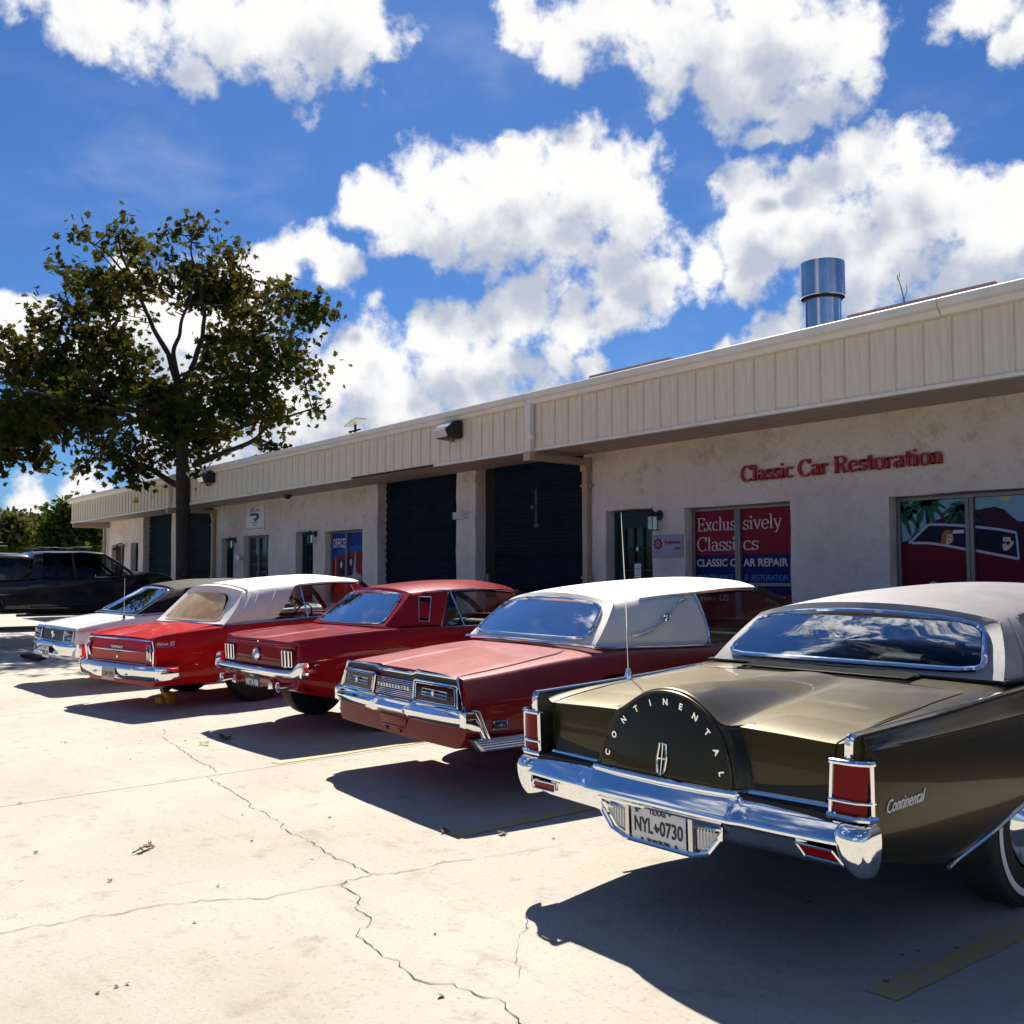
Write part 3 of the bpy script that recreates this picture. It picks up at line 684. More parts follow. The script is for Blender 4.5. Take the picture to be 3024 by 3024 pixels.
sf = obj('soffit', M(), 'soffit', B) if False else None
for i in range(148):
    a = -35.46+.28*i
    if a > 5.6: break
    s_ = M().grid([[(a, FY+.0, 3.272), (a, WY+.03, 3.325)], [(a+.262, FY, 3.272), (a+.262, WY+.03, 3.325)], [(a+.266, FY, 3.279), (a+.266, WY+.03, 3.332)], [(a+.28, FY, 3.279), (a+.28, WY+.03, 3.332)]])
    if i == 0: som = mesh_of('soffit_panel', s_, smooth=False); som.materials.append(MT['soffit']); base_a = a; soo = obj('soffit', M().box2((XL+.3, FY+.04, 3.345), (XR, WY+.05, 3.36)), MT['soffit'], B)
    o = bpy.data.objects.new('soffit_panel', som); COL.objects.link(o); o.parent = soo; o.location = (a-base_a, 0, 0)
# end of the canopy
obj('end_fascia', M().box2((-35.52, FY, 3.26), (-35.49, 26, 3.95)), MT['cream'], B)
obj('end_gutter', M().box2((-35.62, 8.58, 3.93), (-35.52, 26, 4.06)), MT['creamt'], B)
obj('canopy_beam', M().box2((-35.46, 8.72, 3.12), (-35.34, 9.90, 3.25)), MT['tan'], B, bev=.01)
# ragged joint under the soffit
# ---- downpipes
def downpipe(x, xe, lab):
    d = thing('downpipe', lab, 'downpipe', (x, FY, 0))
    obj('conductor', M().box((0, -.055, 3.56), (.115, .085, .72)), MT['creamt'], d, bev=.008)
    obj('elbow', M().box((0, -.055, 3.19), (.15, .12, .13)), MT['tan'], d, bev=.012)
    P = Vector((.0, .0, 3.185)); Q = Vector((xe-x, 1.13, 3.20)); L = (Q-P).length; q = (Q-P).to_track_quat('Y', 'Z').to_matrix()
    obj('cross_pipe', M().box((P+Q)/2, (.11, L, .10), q), MT['tan'], d, bev=.01)
    obj('elbow', M().box((xe-x, 1.14, 3.16), (.13, .13, .20)), MT['tan'], d, bev=.015)
    obj('pipe', M().box((xe-x, 1.145, 1.65), (.105, .085, 2.95)), MT['tan'], d, bev=.012)
    for z in (2.85, 1.5): obj('strap', M().box((xe-x, 1.115, z), (.15, .05, .03)).box((xe-x+.085, 1.15, z), (.03, .05, .05)), MT['tan'], d)
    obj('strap', M().box((.07, -.06, 3.45), (.05, .05, .06)), MT['creamt'], d)
    return d
downpipe(-10.86, -11.03, 'tan square downpipe beside the teal door, fed by a conductor box')
downpipe(-25.70, -25.77, 'tan square downpipe beside the far bay doors behind the tree')
dp = thing('downpipe', 'tan square downpipe at the far end corner of the building', 'downpipe', (-35.60, 9.80, 0)); obj('pipe', M().box((0, 0, 1.7), (.11, .09, 3.1)), MT['tan'], dp, bev=.01)
# ---- bay doors: ribbed sections
def bay(x0, x1, side_gap, lab):
    d = obj('bay_door', M().box2((x0+.02, RY-.03, .19), (x1-.02, RY+.02, 3.40)), 'gap', B)
    W = x1-x0-side_gap-.06; sm = M(); h = .545; rows = []
    prof = [(0, .012), (.012, 0)]
    for k in range(4): prof += [(.03+k*.128, 0), (.04+k*.128, -.016), (.092+k*.128, -.016), (.102+k*.128, 0)]
    prof += [(h-.022, 0), (h-.010, .012)]
    sm.grid([[(a, y, z) for z, y in prof] for a in (0, W)])
    me = mesh_of('door_section', sm, smooth=False); me.materials.append(MT['navydoor'])
    for k in range(6):
        o = bpy.data.objects.new('door_section', me); COL.objects.link(o); o.parent = d; o.location = (x0+.03+side_gap, RY-.055, .19+h*k)
    if side_gap: obj('door_track', M().box2((x0+.03, RY-.06, .19), (x0+.03+side_gap-.02, RY-.04, 3.34)), 'matt', d)
    return d
g2 = bay(-13.935, -11.165, .30, ''); bay(-17.275, -14.515, 0, ''); bay(-28.62, -25.94, 0, ''); bay(-31.80, -29.19, 0, '')
obj('door_latch', M().box((-12.56, RY-.09, 2.62), (.10, .05, .06)).box((-12.50, RY-.075, 2.60), (.05, .02, .62)).box((-12.48, RY-.08, 2.33), (.12, .03, .05)), mat('dull_latch', (.05, .055, .06), .6), g2)
obj('door_panel_box', M().box((-13.80, RY-.09, 1.45), (.10, .06, .22)), MT['framegrey'], g2, bev=.01)
# ---- windows
def window(x0, x1, z0, z1, muls, rails=(), gm='darkglass', nm='window'):
    w = obj(nm, M().box2((x0, RY-.115, z0), (x0+.05, RY-.055, z1)).box2((x1-.05, RY-.115, z0), (x1, RY-.055, z1)).box2((x0+.05, RY-.115, z1-.045), (x1-.05, RY-.055, z1)).box2((x0+.05, RY-.115, z0), (x1-.05, RY-.055, z0+.05)), MT['framegrey'], B, bev=.004)
    e = [x0+.05]+[m for m in muls]+[x1-.05]
    for m in muls: obj('mullion', M().box2((m-.045, RY-.13, z0+.05), (m-.004, RY-.06, z1-.045)).box2((m+.004, RY-.135, z0+.05), (m+.045, RY-.06, z1-.045)), MT['framegrey'], w, bev=.004)
    for r in rails: obj('rail', M().box2((x0+.05, RY-.125, r-.022), (x1-.05, RY-.065, r+.022)), MT['framegrey'], w, bev=.004)
    for a, b in zip(e, e[1:]): obj('pane', M().box2((a, RY-.085, z0+.05), (b, RY-.079, z1-.045)), gm if isinstance(gm, str) else gm, w)
    return w
GL = RY-.092       # outer face of the glass: prints lie here
window(-6.165, -2.605, .955, 2.385, (-5.328, -4.49, -3.65)); window(-9.15, -7.467, .625, 2.42, (-8.37,), (1.42,)); window(-19.495, -17.875, .605, 2.46, (-18.775,))
wb = window(-23.895, -22.415, .905, 2.485, (-23.275,)); window(-35.125, -33.735, .905, 2.545, (-34.4,))
for x in (-23.58, -22.84): obj('glazing_bar', M().box((x, RY-.09, 1.7), (.012, .012, 1.5)), MT['framegrey'], wb)
for z in (2.13, 1.80): obj('glazing_bar', M().box((-23.16, RY-.09, z), (1.38, .012, .012)), MT['framegrey'], wb)
MT['curtain'] = mat('greenish_blind', (.10, .17, .16), .8, var=.3, vscale=6)
obj('blind', M().grid([[(-23.85+1.40*i/60, RY-.074+.004*sin(i*1.9), z) for i in range(61)] for z in (1.0, 2.44)]), 'curtain', wb)
# ---- doors
def door(x0, x1, z1, glass_x0, lab, gz=(1.0, 2.22), full=True):
    d = obj('door', M().box2((x0+.02, RY-.10, .19), (x0+.09, RY-.03, z1-.01)).box2((x1-.09, RY-.10, .19), (x1-.02, RY-.03, z1-.01)).box2((x0+.09, RY-.10, z1-.09), (x1-.09, RY-.03, z1-.01)), 'tealdoor', B)
    gx0, gx1 = glass_x0, x1-.16
    lf = obj('door_leaf', M().box2((x0+.09, RY-.075, .19), (gx0, RY-.03, z1-.09)).box2((gx1, RY-.075, .19), (x1-.09, RY-.03, z1-.09)).box2((gx0, RY-.075, gz[1]), (gx1, RY-.03, z1-.09)).box2((gx0, RY-.075, .19), (gx1, RY-.03, gz[0])), 'tealdoor', d)
    for i in range(3):
        for j in range(4):
            w = (gx1-gx0)/3; h = (gz[1]-gz[0])/4
            obj('pane', M().box2((gx0+w*i+.012, RY-.055, gz[0]+h*j+.012), (gx0+w*(i+1)-.012, RY-.048, gz[0]+h*(j+1)-.012)), 'darkglass', lf)
    gb = M()
    for i in range(4): gb.box2((gx0+(gx1-gx0)*i/3-.012, RY-.082, gz[0]), (gx0+(gx1-gx0)*i/3+.012, RY-.04, gz[1]))
    for j in range(5): gb.box2((gx0+.012, RY-.080, gz[0]+(gz[1]-gz[0])*j/4-.012), (gx1-.012, RY-.042, gz[0]+(gz[1]-gz[0])*j/4+.012))
    obj('glazing_bar', gb, 'tealdoor', lf)
    obj('door_handle', M().tube([(x0+.15, RY-.09, 1.1), (x0+.15, RY-.13, 1.1), (x0+.15, RY-.13, 1.25), (x0+.15, RY-.09, 1.25)], .012), MT['framegrey'], d)
    return d
dR = door(-10.68, -9.755, 2.455, -10.47, ''); door(-20.925, -20.065, 2.495, -20.72, ''); door(-25.355, -24.545, 2.485, -25.15, ''); door(-33.015, -32.255, 2.555, -32.8, '')
# ---- prints on the glass
def pp(nm, P, col, parent, lay=0, hold=None):
    return obj(nm, M().prism(P, lambda a, b: (a, GL-.0016*(lay+1), b), lambda a, b: (a, GL-.0016*lay-.0004, b)), flat(col[0], col[1]) if isinstance(col, tuple) else MT[col], parent, smooth=False)
RED, BLUE, PALE, LBLUE = ('print_crimson', (.21, .006, .022)), ('print_navy', (.006, .009, .10)), ('print_pale', (.62, .60, .60)), ('print_blue', (.05, .22, .62))
def rect(a, b, c_, d): return [(a, c_), (b, c_), (b, d), (a, d)]
P1 = thing('window_poster', 'crimson and navy window print reading Exclusively Classics, classic car repair', 'poster', (0, 0, 0))
for a, b in ((-9.098, -8.418), (-8.322, -7.52)):
    pp('red_field', rect(a, b, 1.80, 2.372), RED, P1); pp('blue_field', rect(a, b, 1.445, 1.798), BLUE, P1); pp('lower_field', rect(a, b, 1.30, 1.395), BLUE, P1); pp('lower_field', rect(a, b, .68, 1.298), RED, P1)
flat('print_grey', (.35, .38, .45)); flat('print_dark', (.03, .01, .03)); pale = flat(*PALE); lbl = flat(*LBLUE)
TY = GL-.0045
roman_line('Exclus', .255, .655, (-9.075, TY, 2.115), .002, pale, P1, thick=.095, thin=.038); roman_line('sively', .255, .60, (-8.305, TY, 2.115), .002, pale, P1, thick=.095, thin=.038)
roman_line('Classi', .255, .655, (-9.075, TY, 1.855), .002, pale, P1, thick=.095, thin=.038); roman_line('cs', .255, .245, (-8.305, TY, 1.855), .002, pale, P1, thick=.095, thin=.038)
def tx(s, size, x, z, w, m, p, **k): return label_on('lettering', s, size, (x, TY-.001, z), m, p, width=w, depth=.001, **k)
tx('CLASSIC C', .135, -9.085, 1.652, .655, pale, P1, bold=.022); tx('AR REPAIR', .135, -8.30, 1.650, .685, pale, P1, bold=.022)
tx('MAINTENANCE', .105, -9.085, 1.475, .60, lbl, P1, bold=.012); tx('&', .105, -8.30, 1.470, .07, lbl, P1); tx('RESTORATION', .105, -8.18, 1.470, .55, lbl, P1, bold=.012)
tx('VISIT US', .11, -9.05, 1.21, .50, pale, P1, bold=.012); tx('TODAY', .085, -7.97, 1.212, .30, pale, P1, bold=.012)
# retro motoring picture on the big window
P2 = thing('window_poster', 'painted window picture of a couple in a red car beneath palm trees', 'poster', (0, 0, 0))
SKYB, GRN, HILL, CARR, NAV, FR = ('print_sky', (.20, .36, .50)), ('print_palm', (.012, .10, .055)), ('print_hill', (.035, .010, .030)), ('print_car', (.115, .004, .016)), ('print_cabin', (.008, .008, .03)), ('print_frame', (.38, .46, .62))
rwp = [(-6.115, -5.376), (-5.280, -4.538), (-4.442, -3.698), (-3.602, -2.66)]
def clip(P, x0, x1):
    for s, lim in ((1, x0), (-1, x1)):
        out = []
        for i, p in enumerate(P):
            q = P[(i+1) % len(P)]; a = s*(p[0]-lim) >= 0; b_ = s*(q[0]-lim) >= 0
            if a: out.append(p)
            if a != b_: t = (lim-p[0])/(q[0]-p[0]); out.append((lim, p[1]+(q[1]-p[1])*t))
        P = out
        if len(P) < 3: return None
    return P
def pane_print(nm, P, col, lay, par=P2):
    for a, b in rwp:
        q = clip(P, a, b)
        if q: pp(nm, q, col, par, lay)
pane_print('painted_sky', rect(-6.2, -2.6, 1.02, 2.335), SKYB, 0)
pane_print('painted_hill', [(-6.2, 1.02), (-6.2, 1.885), (-6.02, 1.916), (-5.95, 2.011), (-5.81, 2.034), (-5.74, 2.107), (-5.533, 2.184), (-5.38, 2.19), (-5.26, 2.209), (-5.16, 2.222), (-5.08, 2.232), (-4.985, 2.202), (-4.93, 2.147), (-4.85, 2.077), (-4.6, 2.04), (-4.0, 1.98), (-3.4, 2.10), (-2.6, 1.95), (-2.6, 1.02)], HILL, 1)
def palm(cx, cz, s, lean, base):
    pane_print('palm_trunk', [(cx-.012*s, cz), (cx+.014*s, cz), (cx+lean+.03*s, base), (cx+lean-.02*s, base)], ('print_trunk', (.02, .012, .03)), 2)
    for k in range(9):
        a = radians(-60+300*k/8+random.uniform(-8, 8)); L = s*random.uniform(.20, .27); P_ = []
        for side in (1, -1):
            row = []
            for j in range(7):
                t = j/6; r = L*t; x_ = cx+r*cos(a); z_ = cz+r*sin(a)*.8-.55*L*t*t; w = .030*s*sin(pi*min(1, t*.9+.08))*(1.25 if j % 2 else .75)
                row.append((x_-side*w*sin(a), z_+side*w*cos(a)))
            P_ += row if side == 1 else row[::-1]
        pane_print('palm_frond', P_, GRN, 3)
palm(-5.82, 2.31, 1.1, .02, 2.07); palm(-5.44, 2.235, 1.0, -.01, 2.1); palm(-6.14, 2.27, 1.15, 0, 1.9)
pane_print('painted_car', [(-6.2, 1.02), (-6.152, 1.883), (-6.03, 1.888), (-5.8, 1.884), (-5.633, 1.86), (-5.39, 1.80), (-5.28, 1.774), (-4.845, 1.70), (-4.2, 1.60), (-3.2, 1.50), (-2.6, 1.45), (-2.6, 1.02)], CARR, 4)
pane_print('painted_cabin', [(-6.006, 1.888), (-5.794, 2.069), (-5.635, 2.067), (-5.392, 2.042), (-5.258, 2.025), (-5.029, 1.994), (-4.87, 1.959), (-4.852, 1.711), (-5.281, 1.797), (-5.399, 1.826), (-5.624, 1.866), (-5.8, 1.882)], NAV, 5)
def band(L_, w, col, lay, nm='painted_frame'):
    for p, q in zip(L_, L_[1:]):
        d = Vector((q[0]-p[0], q[1]-p[1])).normalized()*w/2; pane_print(nm, [(p[0]-d.y, p[1]+d.x), (p[0]+d.y, p[1]-d.x), (q[0]+d.y, q[1]-d.x), (q[0]-d.y, q[1]+d.x)], col, lay)
band([(-6.023, 1.884), (-5.794, 2.077), (-5.635, 2.071), (-5.392, 2.049), (-5.258, 2.031), (-5.029, 1.998), (-4.865, 1.962)], .026, FR, 6)
band([(-4.865, 1.962), (-4.847, 1.704)], .02, FR, 6)
band([(-5.989, 1.885), (-5.8, 1.88), (-5.625, 1.855), (-5.399, 1.807), (-5.281, 1.789), (-4.845, 1.70)], .026, ('print_sill', (.50, .50, .58)), 6)
pane_print('painted_mirror', rect(-5.522, -5.402, 1.973, 2.008), ('print_mirror', (.60, .66, .76)), 6)
SKIN = ('print_skin', (.60, .45, .42))
pane_print('painted_hair', [(-5.666, 1.867), (-5.652, 1.914), (-5.642, 1.977), (-5.604, 2.011), (-5.554, 2.013), (-5.523, 1.98), (-5.516, 1.934), (-5.522, 1.883), (-5.551, 1.868), (-5.557, 1.911), (-5.59, 1.928), (-5.608, 1.87), (-5.633, 1.863)], ('print_hair', (.32, .13, .03)), 7)
pane_print('painted_face', [(-5.589, 1.967), (-5.527, 1.965), (-5.523, 1.918), (-5.542, 1.876), (-5.575, 1.861), (-5.608, 1.862), (-5.595, 1.897)], SKIN, 8)
for P_ in ([(-5.582, 1.94), (-5.562, 1.945), (-5.562, 1.935), (-5.582, 1.93)], [(-5.546, 1.938), (-5.530, 1.936), (-5.530, 1.928), (-5.546, 1.930)], [(-5.572, 1.893), (-5.548, 1.895), (-5.556, 1.882)]): pane_print('painted_feature', P_, ('print_dark', (.03, .01, .03)), 9)
pane_print('painted_face', [(-4.994, 1.922), (-4.923, 1.918), (-4.913, 1.879), (-4.891, 1.874), (-4.899, 1.841), (-4.93, 1.805), (-4.961, 1.783), (-4.99, 1.784), (-5.004, 1.818), (-4.999, 1.881)], SKIN, 8)
pane_print('painted_hair', [(-4.995, 1.926), (-4.985, 1.944), (-4.926, 1.95), (-4.897, 1.915), (-4.887, 1.878), (-4.913, 1.875), (-4.923, 1.916)], ('print_dark', (.03, .01, .03)), 9)
pane_print('painted_glasses', [(-5.002, 1.877), (-4.965, 1.871), (-4.924, 1.875), (-4.933, 1.842), (-4.959, 1.843), (-4.969, 1.862), (-4.988, 1.851), (-5.003, 1.855)], ('print_dark', (.03, .01, .03)), 9)
pane_print('painted_feature', [(-4.985, 1.815), (-4.945, 1.822), (-4.955, 1.806), (-4.98, 1.803)], ('print_pale', 0), 9)
pane_print('painted_sun', [(-4.965+.062*cos(2*pi*k/20), 2.345+.062*sin(2*pi*k/20)) for k in range(20) if sin(2*pi*k/20) < .0], ('print_sun', (.60, .48, .10)), 2)
pane_print('painted_wheel', [(-5.755+.055*cos(2*pi*k/20), 1.42+.05*sin(2*pi*k/20)) for k in range(20)], PALE, 5)
# office window print
P3 = thing('window_poster', 'blue window print with white OFFICE lettering above red cars', 'poster', (0, 0, 0))
for a, b in ((-19.445, -18.824), (-18.728, -17.925)):
    pp('blue_field', rect(a, b, .66, 2.41), ('print_royal', (.008, .03, .24)), P3)
    for nm, Q, col, lay in (('painted_haze', [(-19.6, 1.90), (-19.3, 2.02), (-18.9, 2.12), (-18.4, 2.16), (-17.8, 2.10), (-17.8, 1.7), (-19.6, 1.7)], ('print_mid', (.015, .085, .36)), 1), ('painted_car', [(-19.6, .66), (-19.6, 1.88), (-19.14, 1.93), (-18.8, 2.0), (-18.3, 2.03), (-17.9, 1.98), (-17.9, .66)], ('print_carred', (.26, .014, .016)), 2),
                           ('painted_grille', [(-19.16, 1.55), (-19.16, 1.83), (-18.45, 1.90), (-18.45, 1.50)], ('print_dark', 0), 3), ('painted_lamp', [(-19.04+.05*cos(k*pi/8), 1.75+.07*sin(k*pi/8)) for k in range(16)], PALE, 4), ('painted_lamp', [(-18.62+.05*cos(k*pi/8), 1.80+.07*sin(k*pi/8)) for k in range(16)], PALE, 4),
                           ('painted_figure', [(-18.58, 1.36), (-18.50, 1.75), (-18.44, 2.02), (-18.40, 2.02), (-18.42, 1.74), (-18.38, 1.60), (-18.16, 1.50), (-18.18, 1.44), (-18.42, 1.47), (-18.5, 1.3)], ('print_grey', (.35, .38, .45)), 5), ('painted_bumper', [(-19.3, 1.45), (-19.3, 1.48), (-18.2, 1.55), (-18.2, 1.52)], ('print_grey', 0), 4), ('painted_post', rect(-19.30, -19.27, 1.40, 1.9), ('print_grey', 0), 5)):
        q = clip(Q, a, b)
        if q: pp(nm, q, col, P3, lay)
tx('OFFICE', .27, -19.43, 2.12, .55, pale, P3, bold=.02)
# ---- signs on the wall
S1 = thing('wall_sign', 'grey square sign with a dark red cogwheel between teal door and poster', 'sign', (-9.455, WY-.012, 1.93))
obj('sign_board', M().box((0, 0, 0), (.545, .012, .305)), mat('lilac_board', (.30, .30, .40), .5), S1, bev=.003)
cg = []
for k in range(40):
    t = 2*pi*k/40; r = .080 if (k % 5) in (0, 1, 2) else .066
    cg.append((-.172+r*cos(t)*1.05, .03+r*sin(t)))
dr = flat('sign_red', (.25, .012, .02)); cgo = obj('cogwheel', M().prism(cg, lambda a, b: (a, -.0085, b), lambda a, b: (a, -.006, b)), dr, S1, smooth=False)
obj('cog_centre', M().disc((-.172, -.0095, .03), .040, 20, 'y', .0006), mat('lilac_board2', (.32, .32, .42), .5), cgo)
obj('cog_bolt', M().prism([(-.18, .055), (-.16, .06), (-.165, .038), (-.145, .04), (-.175, .0), (-.172, .025), (-.195, .022)], lambda a, b: (a, -.0108, b), lambda a, b: (a, -.0102, b)), dr, cgo)
for s, x, z, w in (('Enginestal', -.05, .030, .285), ('.com', .125, -.050, .115)): label_on('lettering', s, .062, (x, -.0075, z), dr, S1, width=w, depth=.001, bold=.03)
S2 = thing('wall_sign', 'white sheet sign with a blue curl logo above the far window', 'sign', (-23.13, WY-.02, 2.905)); bl = flat('sign_blue', (.01, .03, .25))
obj('sign_board', M().box((0, 0, 0), (1.06, .02, .575)), mat('white_board', (.72, .73, .76), .5), S2, bev=.004)
label_on('lettering', 'A.P.C.', .14, (-.33, -.011, .165), bl, S2, width=.32, bold=.03, depth=.001, shear=.3); label_on('lettering', 'INC', .075, (.05, -.011, .17), bl, S2, width=.2, bold=.02, depth=.001, shear=.3)
lg = [(-.33, .13), (.02, .135), (.17, .11), (.23, .05), (.20, -.01), (.08, -.05), (.03, -.09), (-.02, -.05), (-.16, -.02), (-.02, .0), (.07, .03), (.06, .065), (-.02, .078), (-.33, .07)]
obj('logo', M().prism(lg, lambda a, b: (a, -.0125, b-.0), lambda a, b: (a, -.0105, b)), bl, S2, smooth=False)
for s, x, z, w, sz in (('Suit Services', -.20, -.115, .38, .055), ('Repair', -.10, -.178, .2, .05), ('Precision Form & Control, Inc.', -.48, -.262, .96, .06)): label_on('lettering', s, sz, (x, -.011, z), bl if sz > .055 else 'platetxt', S2, width=w, bold=.01, depth=.001)
S3 = thing('wall_lettering', 'raised dark red letters spelling Classic Car Restoration high on the wall', 'sign', (0, 0, 0))
roman_line('Classic Car Restoration', .275, 2.665, (-8.165, WY-.022, 2.700), .028, mat('letter_red', (.36, .010, .014), .45, var=.1), S3, thick=.135, thin=.05)
# notice and tag on the teal door
N1 = thing('door_notice', 'small white paper notice taped inside the teal door glass', 'notice', (-10.205, RY-.086, 1.60)); obj('paper', M().box((0, 0, 0), (.13, .003, .20)), 'white', N1)
for i, s in enumerate(('ALL', 'DELIVERIES', 'TO', 'SUITE 15')): label_on('lettering', s, .028, (-.05 if len(s) > 4 else -.02, -.002, .055-.042*i), 'platetxt', N1, depth=.0006, width=.10 if len(s) > 4 else .04)
N2 = thing('door_tag', 'little white padlock shaped tag on the teal door', 'tag', (-10.21, RY-.086, 1.90)); obj('tag_card', M().box((0, 0, 0), (.04, .003, .05)), 'white', N2); obj('tag_loop', M().tube([(.014*cos(pi*k/8), 0, .025+.02*sin(pi*k/8)) for k in range(9)], .003, 6), 'white', N2)
# ---- lamps
def lantern(x, z, lab, first=[None]):
    if first[0] is None:
        l = thing('wall_lantern', lab, 'wall lamp', (x, WY, z), (0, 0, 0), 'carriage lanterns beside the doors')
        obj('wall_plate', M().lathe([(0, .07), (-.02, .07), (-.035, .05), (-.04, 0)], 20, (0, 0, .04), 'y'), 'black', l)
        obj('arm', M().tube(curve_pts([(0, -.03, .04), (0, -.09, .075), (0, -.15, .09)], 5), .011), 'black', l)
        cg_ = M()
        for a, b in ((-.052, -.052), (.052, -.052), (-.052, .052), (.052, .052)): cg_.tube([(a*.9, -.15+b*.9, -.16), (a, -.15+b, .02)], .006, 6)
        cg_.box((0, -.15, -.165), (.115, .115, .014)).box((0, -.15, .022), (.13, .13, .012))
        obj('cage', cg_, 'black', l)
        obj('cap', M().lathe([(.022, .085), (.06, .05), (.075, .02), (.10, .012), (.115, 0)], 16, (0, -.15, 0), 'z').tube([(.02*cos(2*pi*k/12), -.15, .13+.02*sin(2*pi*k/12)) for k in range(12)], .004, 5, closed=True), 'black', l)
        obj('lantern_glass', M().box((0, -.15, -.07), (.088, .088, .17)), 'glassl', l); first[0] = l; return l
    l = first[0].copy(); COL.objects.link(l); l.location = (x, WY, z); l['label'] = lab
    for ch in first[0].children: q = ch.copy(); COL.objects.link(q); q.parent = l
    return l
lantern(-9.60, 2.31, 'black carriage lantern beside the teal door and red cogwheel sign'); lantern(-19.93, 2.39, 'black carriage lantern next to the blue OFFICE window print'); lantern(-24.42, 2.38, 'black carriage lantern near the white blue-logo sign')
gn = thing('gooseneck_lamp', 'black gooseneck barn lamp over the window at the building far end', 'wall lamp', (-33.6, WY, 2.42)); obj('arm', M().tube(curve_pts([(0, 0, .05), (0, -.12, .14), (0, -.26, .10), (0, -.28, .0)], 6), .015), 'black', gn); obj('lamp_shade', M().lathe([(.02, .03), (0, .06), (-.08, .17), (-.085, .175)], 24, (0, -.28, 0), 'z'), 'black', gn)
def flood(x, z, lab):
    f = thing('flood_light', lab, 'flood light', (x, FY-.022, z)); t = Matrix.Rotation(radians(-28), 3, 'X')
    obj('housing', M().prism([(-.01, -.12), (-.01, .15), (-.14, .15), (-.30, .03), (-.24, -.11)], lambda a, b: (-.19, a, b), lambda a, b: (.19, a, b)), 'black', f, bev=.015)
    obj('lens', M().prism([(-.17, .125), (-.30, .015), (-.25, -.10), (-.245, -.10), (-.295, .02), (-.17, .13)], lambda a, b: (-.16, a-.012, b), lambda a, b: (.16, a-.012, b)), MT['lensw'], f)
    obj('bracket', M().box((.05, -.1, -.14), (.08, .05, .05)), MT['framegrey'], f)
flood(-12.73, 3.74, 'black wedge flood light on the eave left of the conductor box'); flood(-22.84, 3.80, 'black wedge flood light on the eave just behind the tree')
cmr = thing('security_camera', 'white bullet camera on the pillar between the bay doors', 'camera', (-14.17, WY, 2.54)); obj('camera_body', M().box((-.05, -.16, .01), (.11, .20, .12), Matrix.Rotation(radians(-25), 3, 'Z')), 'white', cmr, bev=.02); obj('camera_mount', M().tube([(.12, 0, 0), (.05, -.09, 0)], .022).disc((.12, -.01, 0), .06, 16, 'y', .012), 'white', cmr); obj('camera_lens', M().disc((-.08, -.262, .01), .03, 12, 'y', .004), 'black', cmr)
dm = thing('dome_camera', 'small dark dome camera under the soffit near the far sign', 'camera', (-20.5, 9.5, 3.29)); obj('dome', M().lathe([(.02, .09), (0, .09), (-.05, .07), (-.085, .03), (-.09, 0)], 20, (0, 0, 0), 'z'), 'black', dm)
sw = thing('sensor_light', 'small white twin lamp on the wall by the far green-blind window', 'wall lamp', (-23.97, WY, 1.97)); obj('sensor_base', M().disc((0, -.02, 0), .06, 14, 'y', .02), 'white', sw); obj('lamp_head', M().lathe([(0, .0), (-.01, .05), (-.09, .07), (-.095, 0)], 16, (-.06, -.04, .02), 'y').lathe([(0, .0), (-.01, .05), (-.09, .07), (-.095, 0)], 16, (.06, -.04, -.02), 'y'), 'white', sw)
# ---- roof things
vp = thing('vent_stack', 'shiny galvanised flue with a wider collar on the roof', 'flue', (-7.36, 10.5, 4.05))
obj('pipe', M().lathe([(-.1, .218), (1.0, .218)], 40, (0, 0, 0), 'z'), 'galv', vp); obj('collar', M().lathe([(.90, .262), (.905, .268), (1.335, .268), (1.335, .255), (.92, .25)], 40, (0, 0, 0), 'z'), 'galv', vp)
obj('seam', M().box((.045, -.268, 1.12), (.012, .008, .42)), 'galv', vp); obj('seam', M().box((-.11, -.19, .45), (.010, .012, .9)), 'galv', vp); obj('storm_band', M().lathe([(.895, .225), (.87, .235), (.865, .22)], 32, (0, 0, 0), 'z'), 'matt', vp)
ds = thing('satellite_dish', 'flat white satellite panel on a dark stand on the roof', 'satellite dish', (-20.2, 11., 4.2)); obj('panel', M().box((0, 0, .80), (.55, .30, .03), Matrix.Rotation(radians(-14), 3, 'Y')), 'white', ds, bev=.01); obj('stand', M().tube([(0, 0, 0), (0, 0, .76)], .03).tube([(-.3, 0, .62), (.22, 0, .62)], .022).tube([(-.2, 0, 0), (-.2, 0, .6)], .02), 'under', ds)
for a, b, lab in ((-6.16, -4.58, 'faded pink metal flashing lying along the roof edge right of flue'), (-10.25, -8.73, 'faded pink metal flashing along the roof edge left of flue')):
    fl = tag(obj('roof_flashing', M().prism([(9.10, 4.03), (9.30, 4.03), (9.27, 4.285), (9.22, 4.29)], lambda p, q: (a, p, q), lambda p, q: (b, p, q)), MT['roofred']), lab, 'flashing')
tw = thing('twig', 'bare forked twig standing up from the roof edge', 'twig', (-5.73, 9.6, 4.03)); obj('stem', M().tube([(0, 0, 0), (.0, 0, .37), (-.03, 0, .52), (-.06, 0, .63), (-.045, 0, .70)], [.008, .007, .006, .004, .003], 6).tube([(-.005, 0, .40), (.03, 0, .48), (.03, 0, .55)], .004, 5).tube([(-.05, 0, .6), (-.075, 0, .64), (-.07, 0, .68)], .004, 5).tube([(0, 0, .36), (-.035, 0, .41)], .003, 5), mat('bark_grey', (.12, .10, .08), .9), tw)
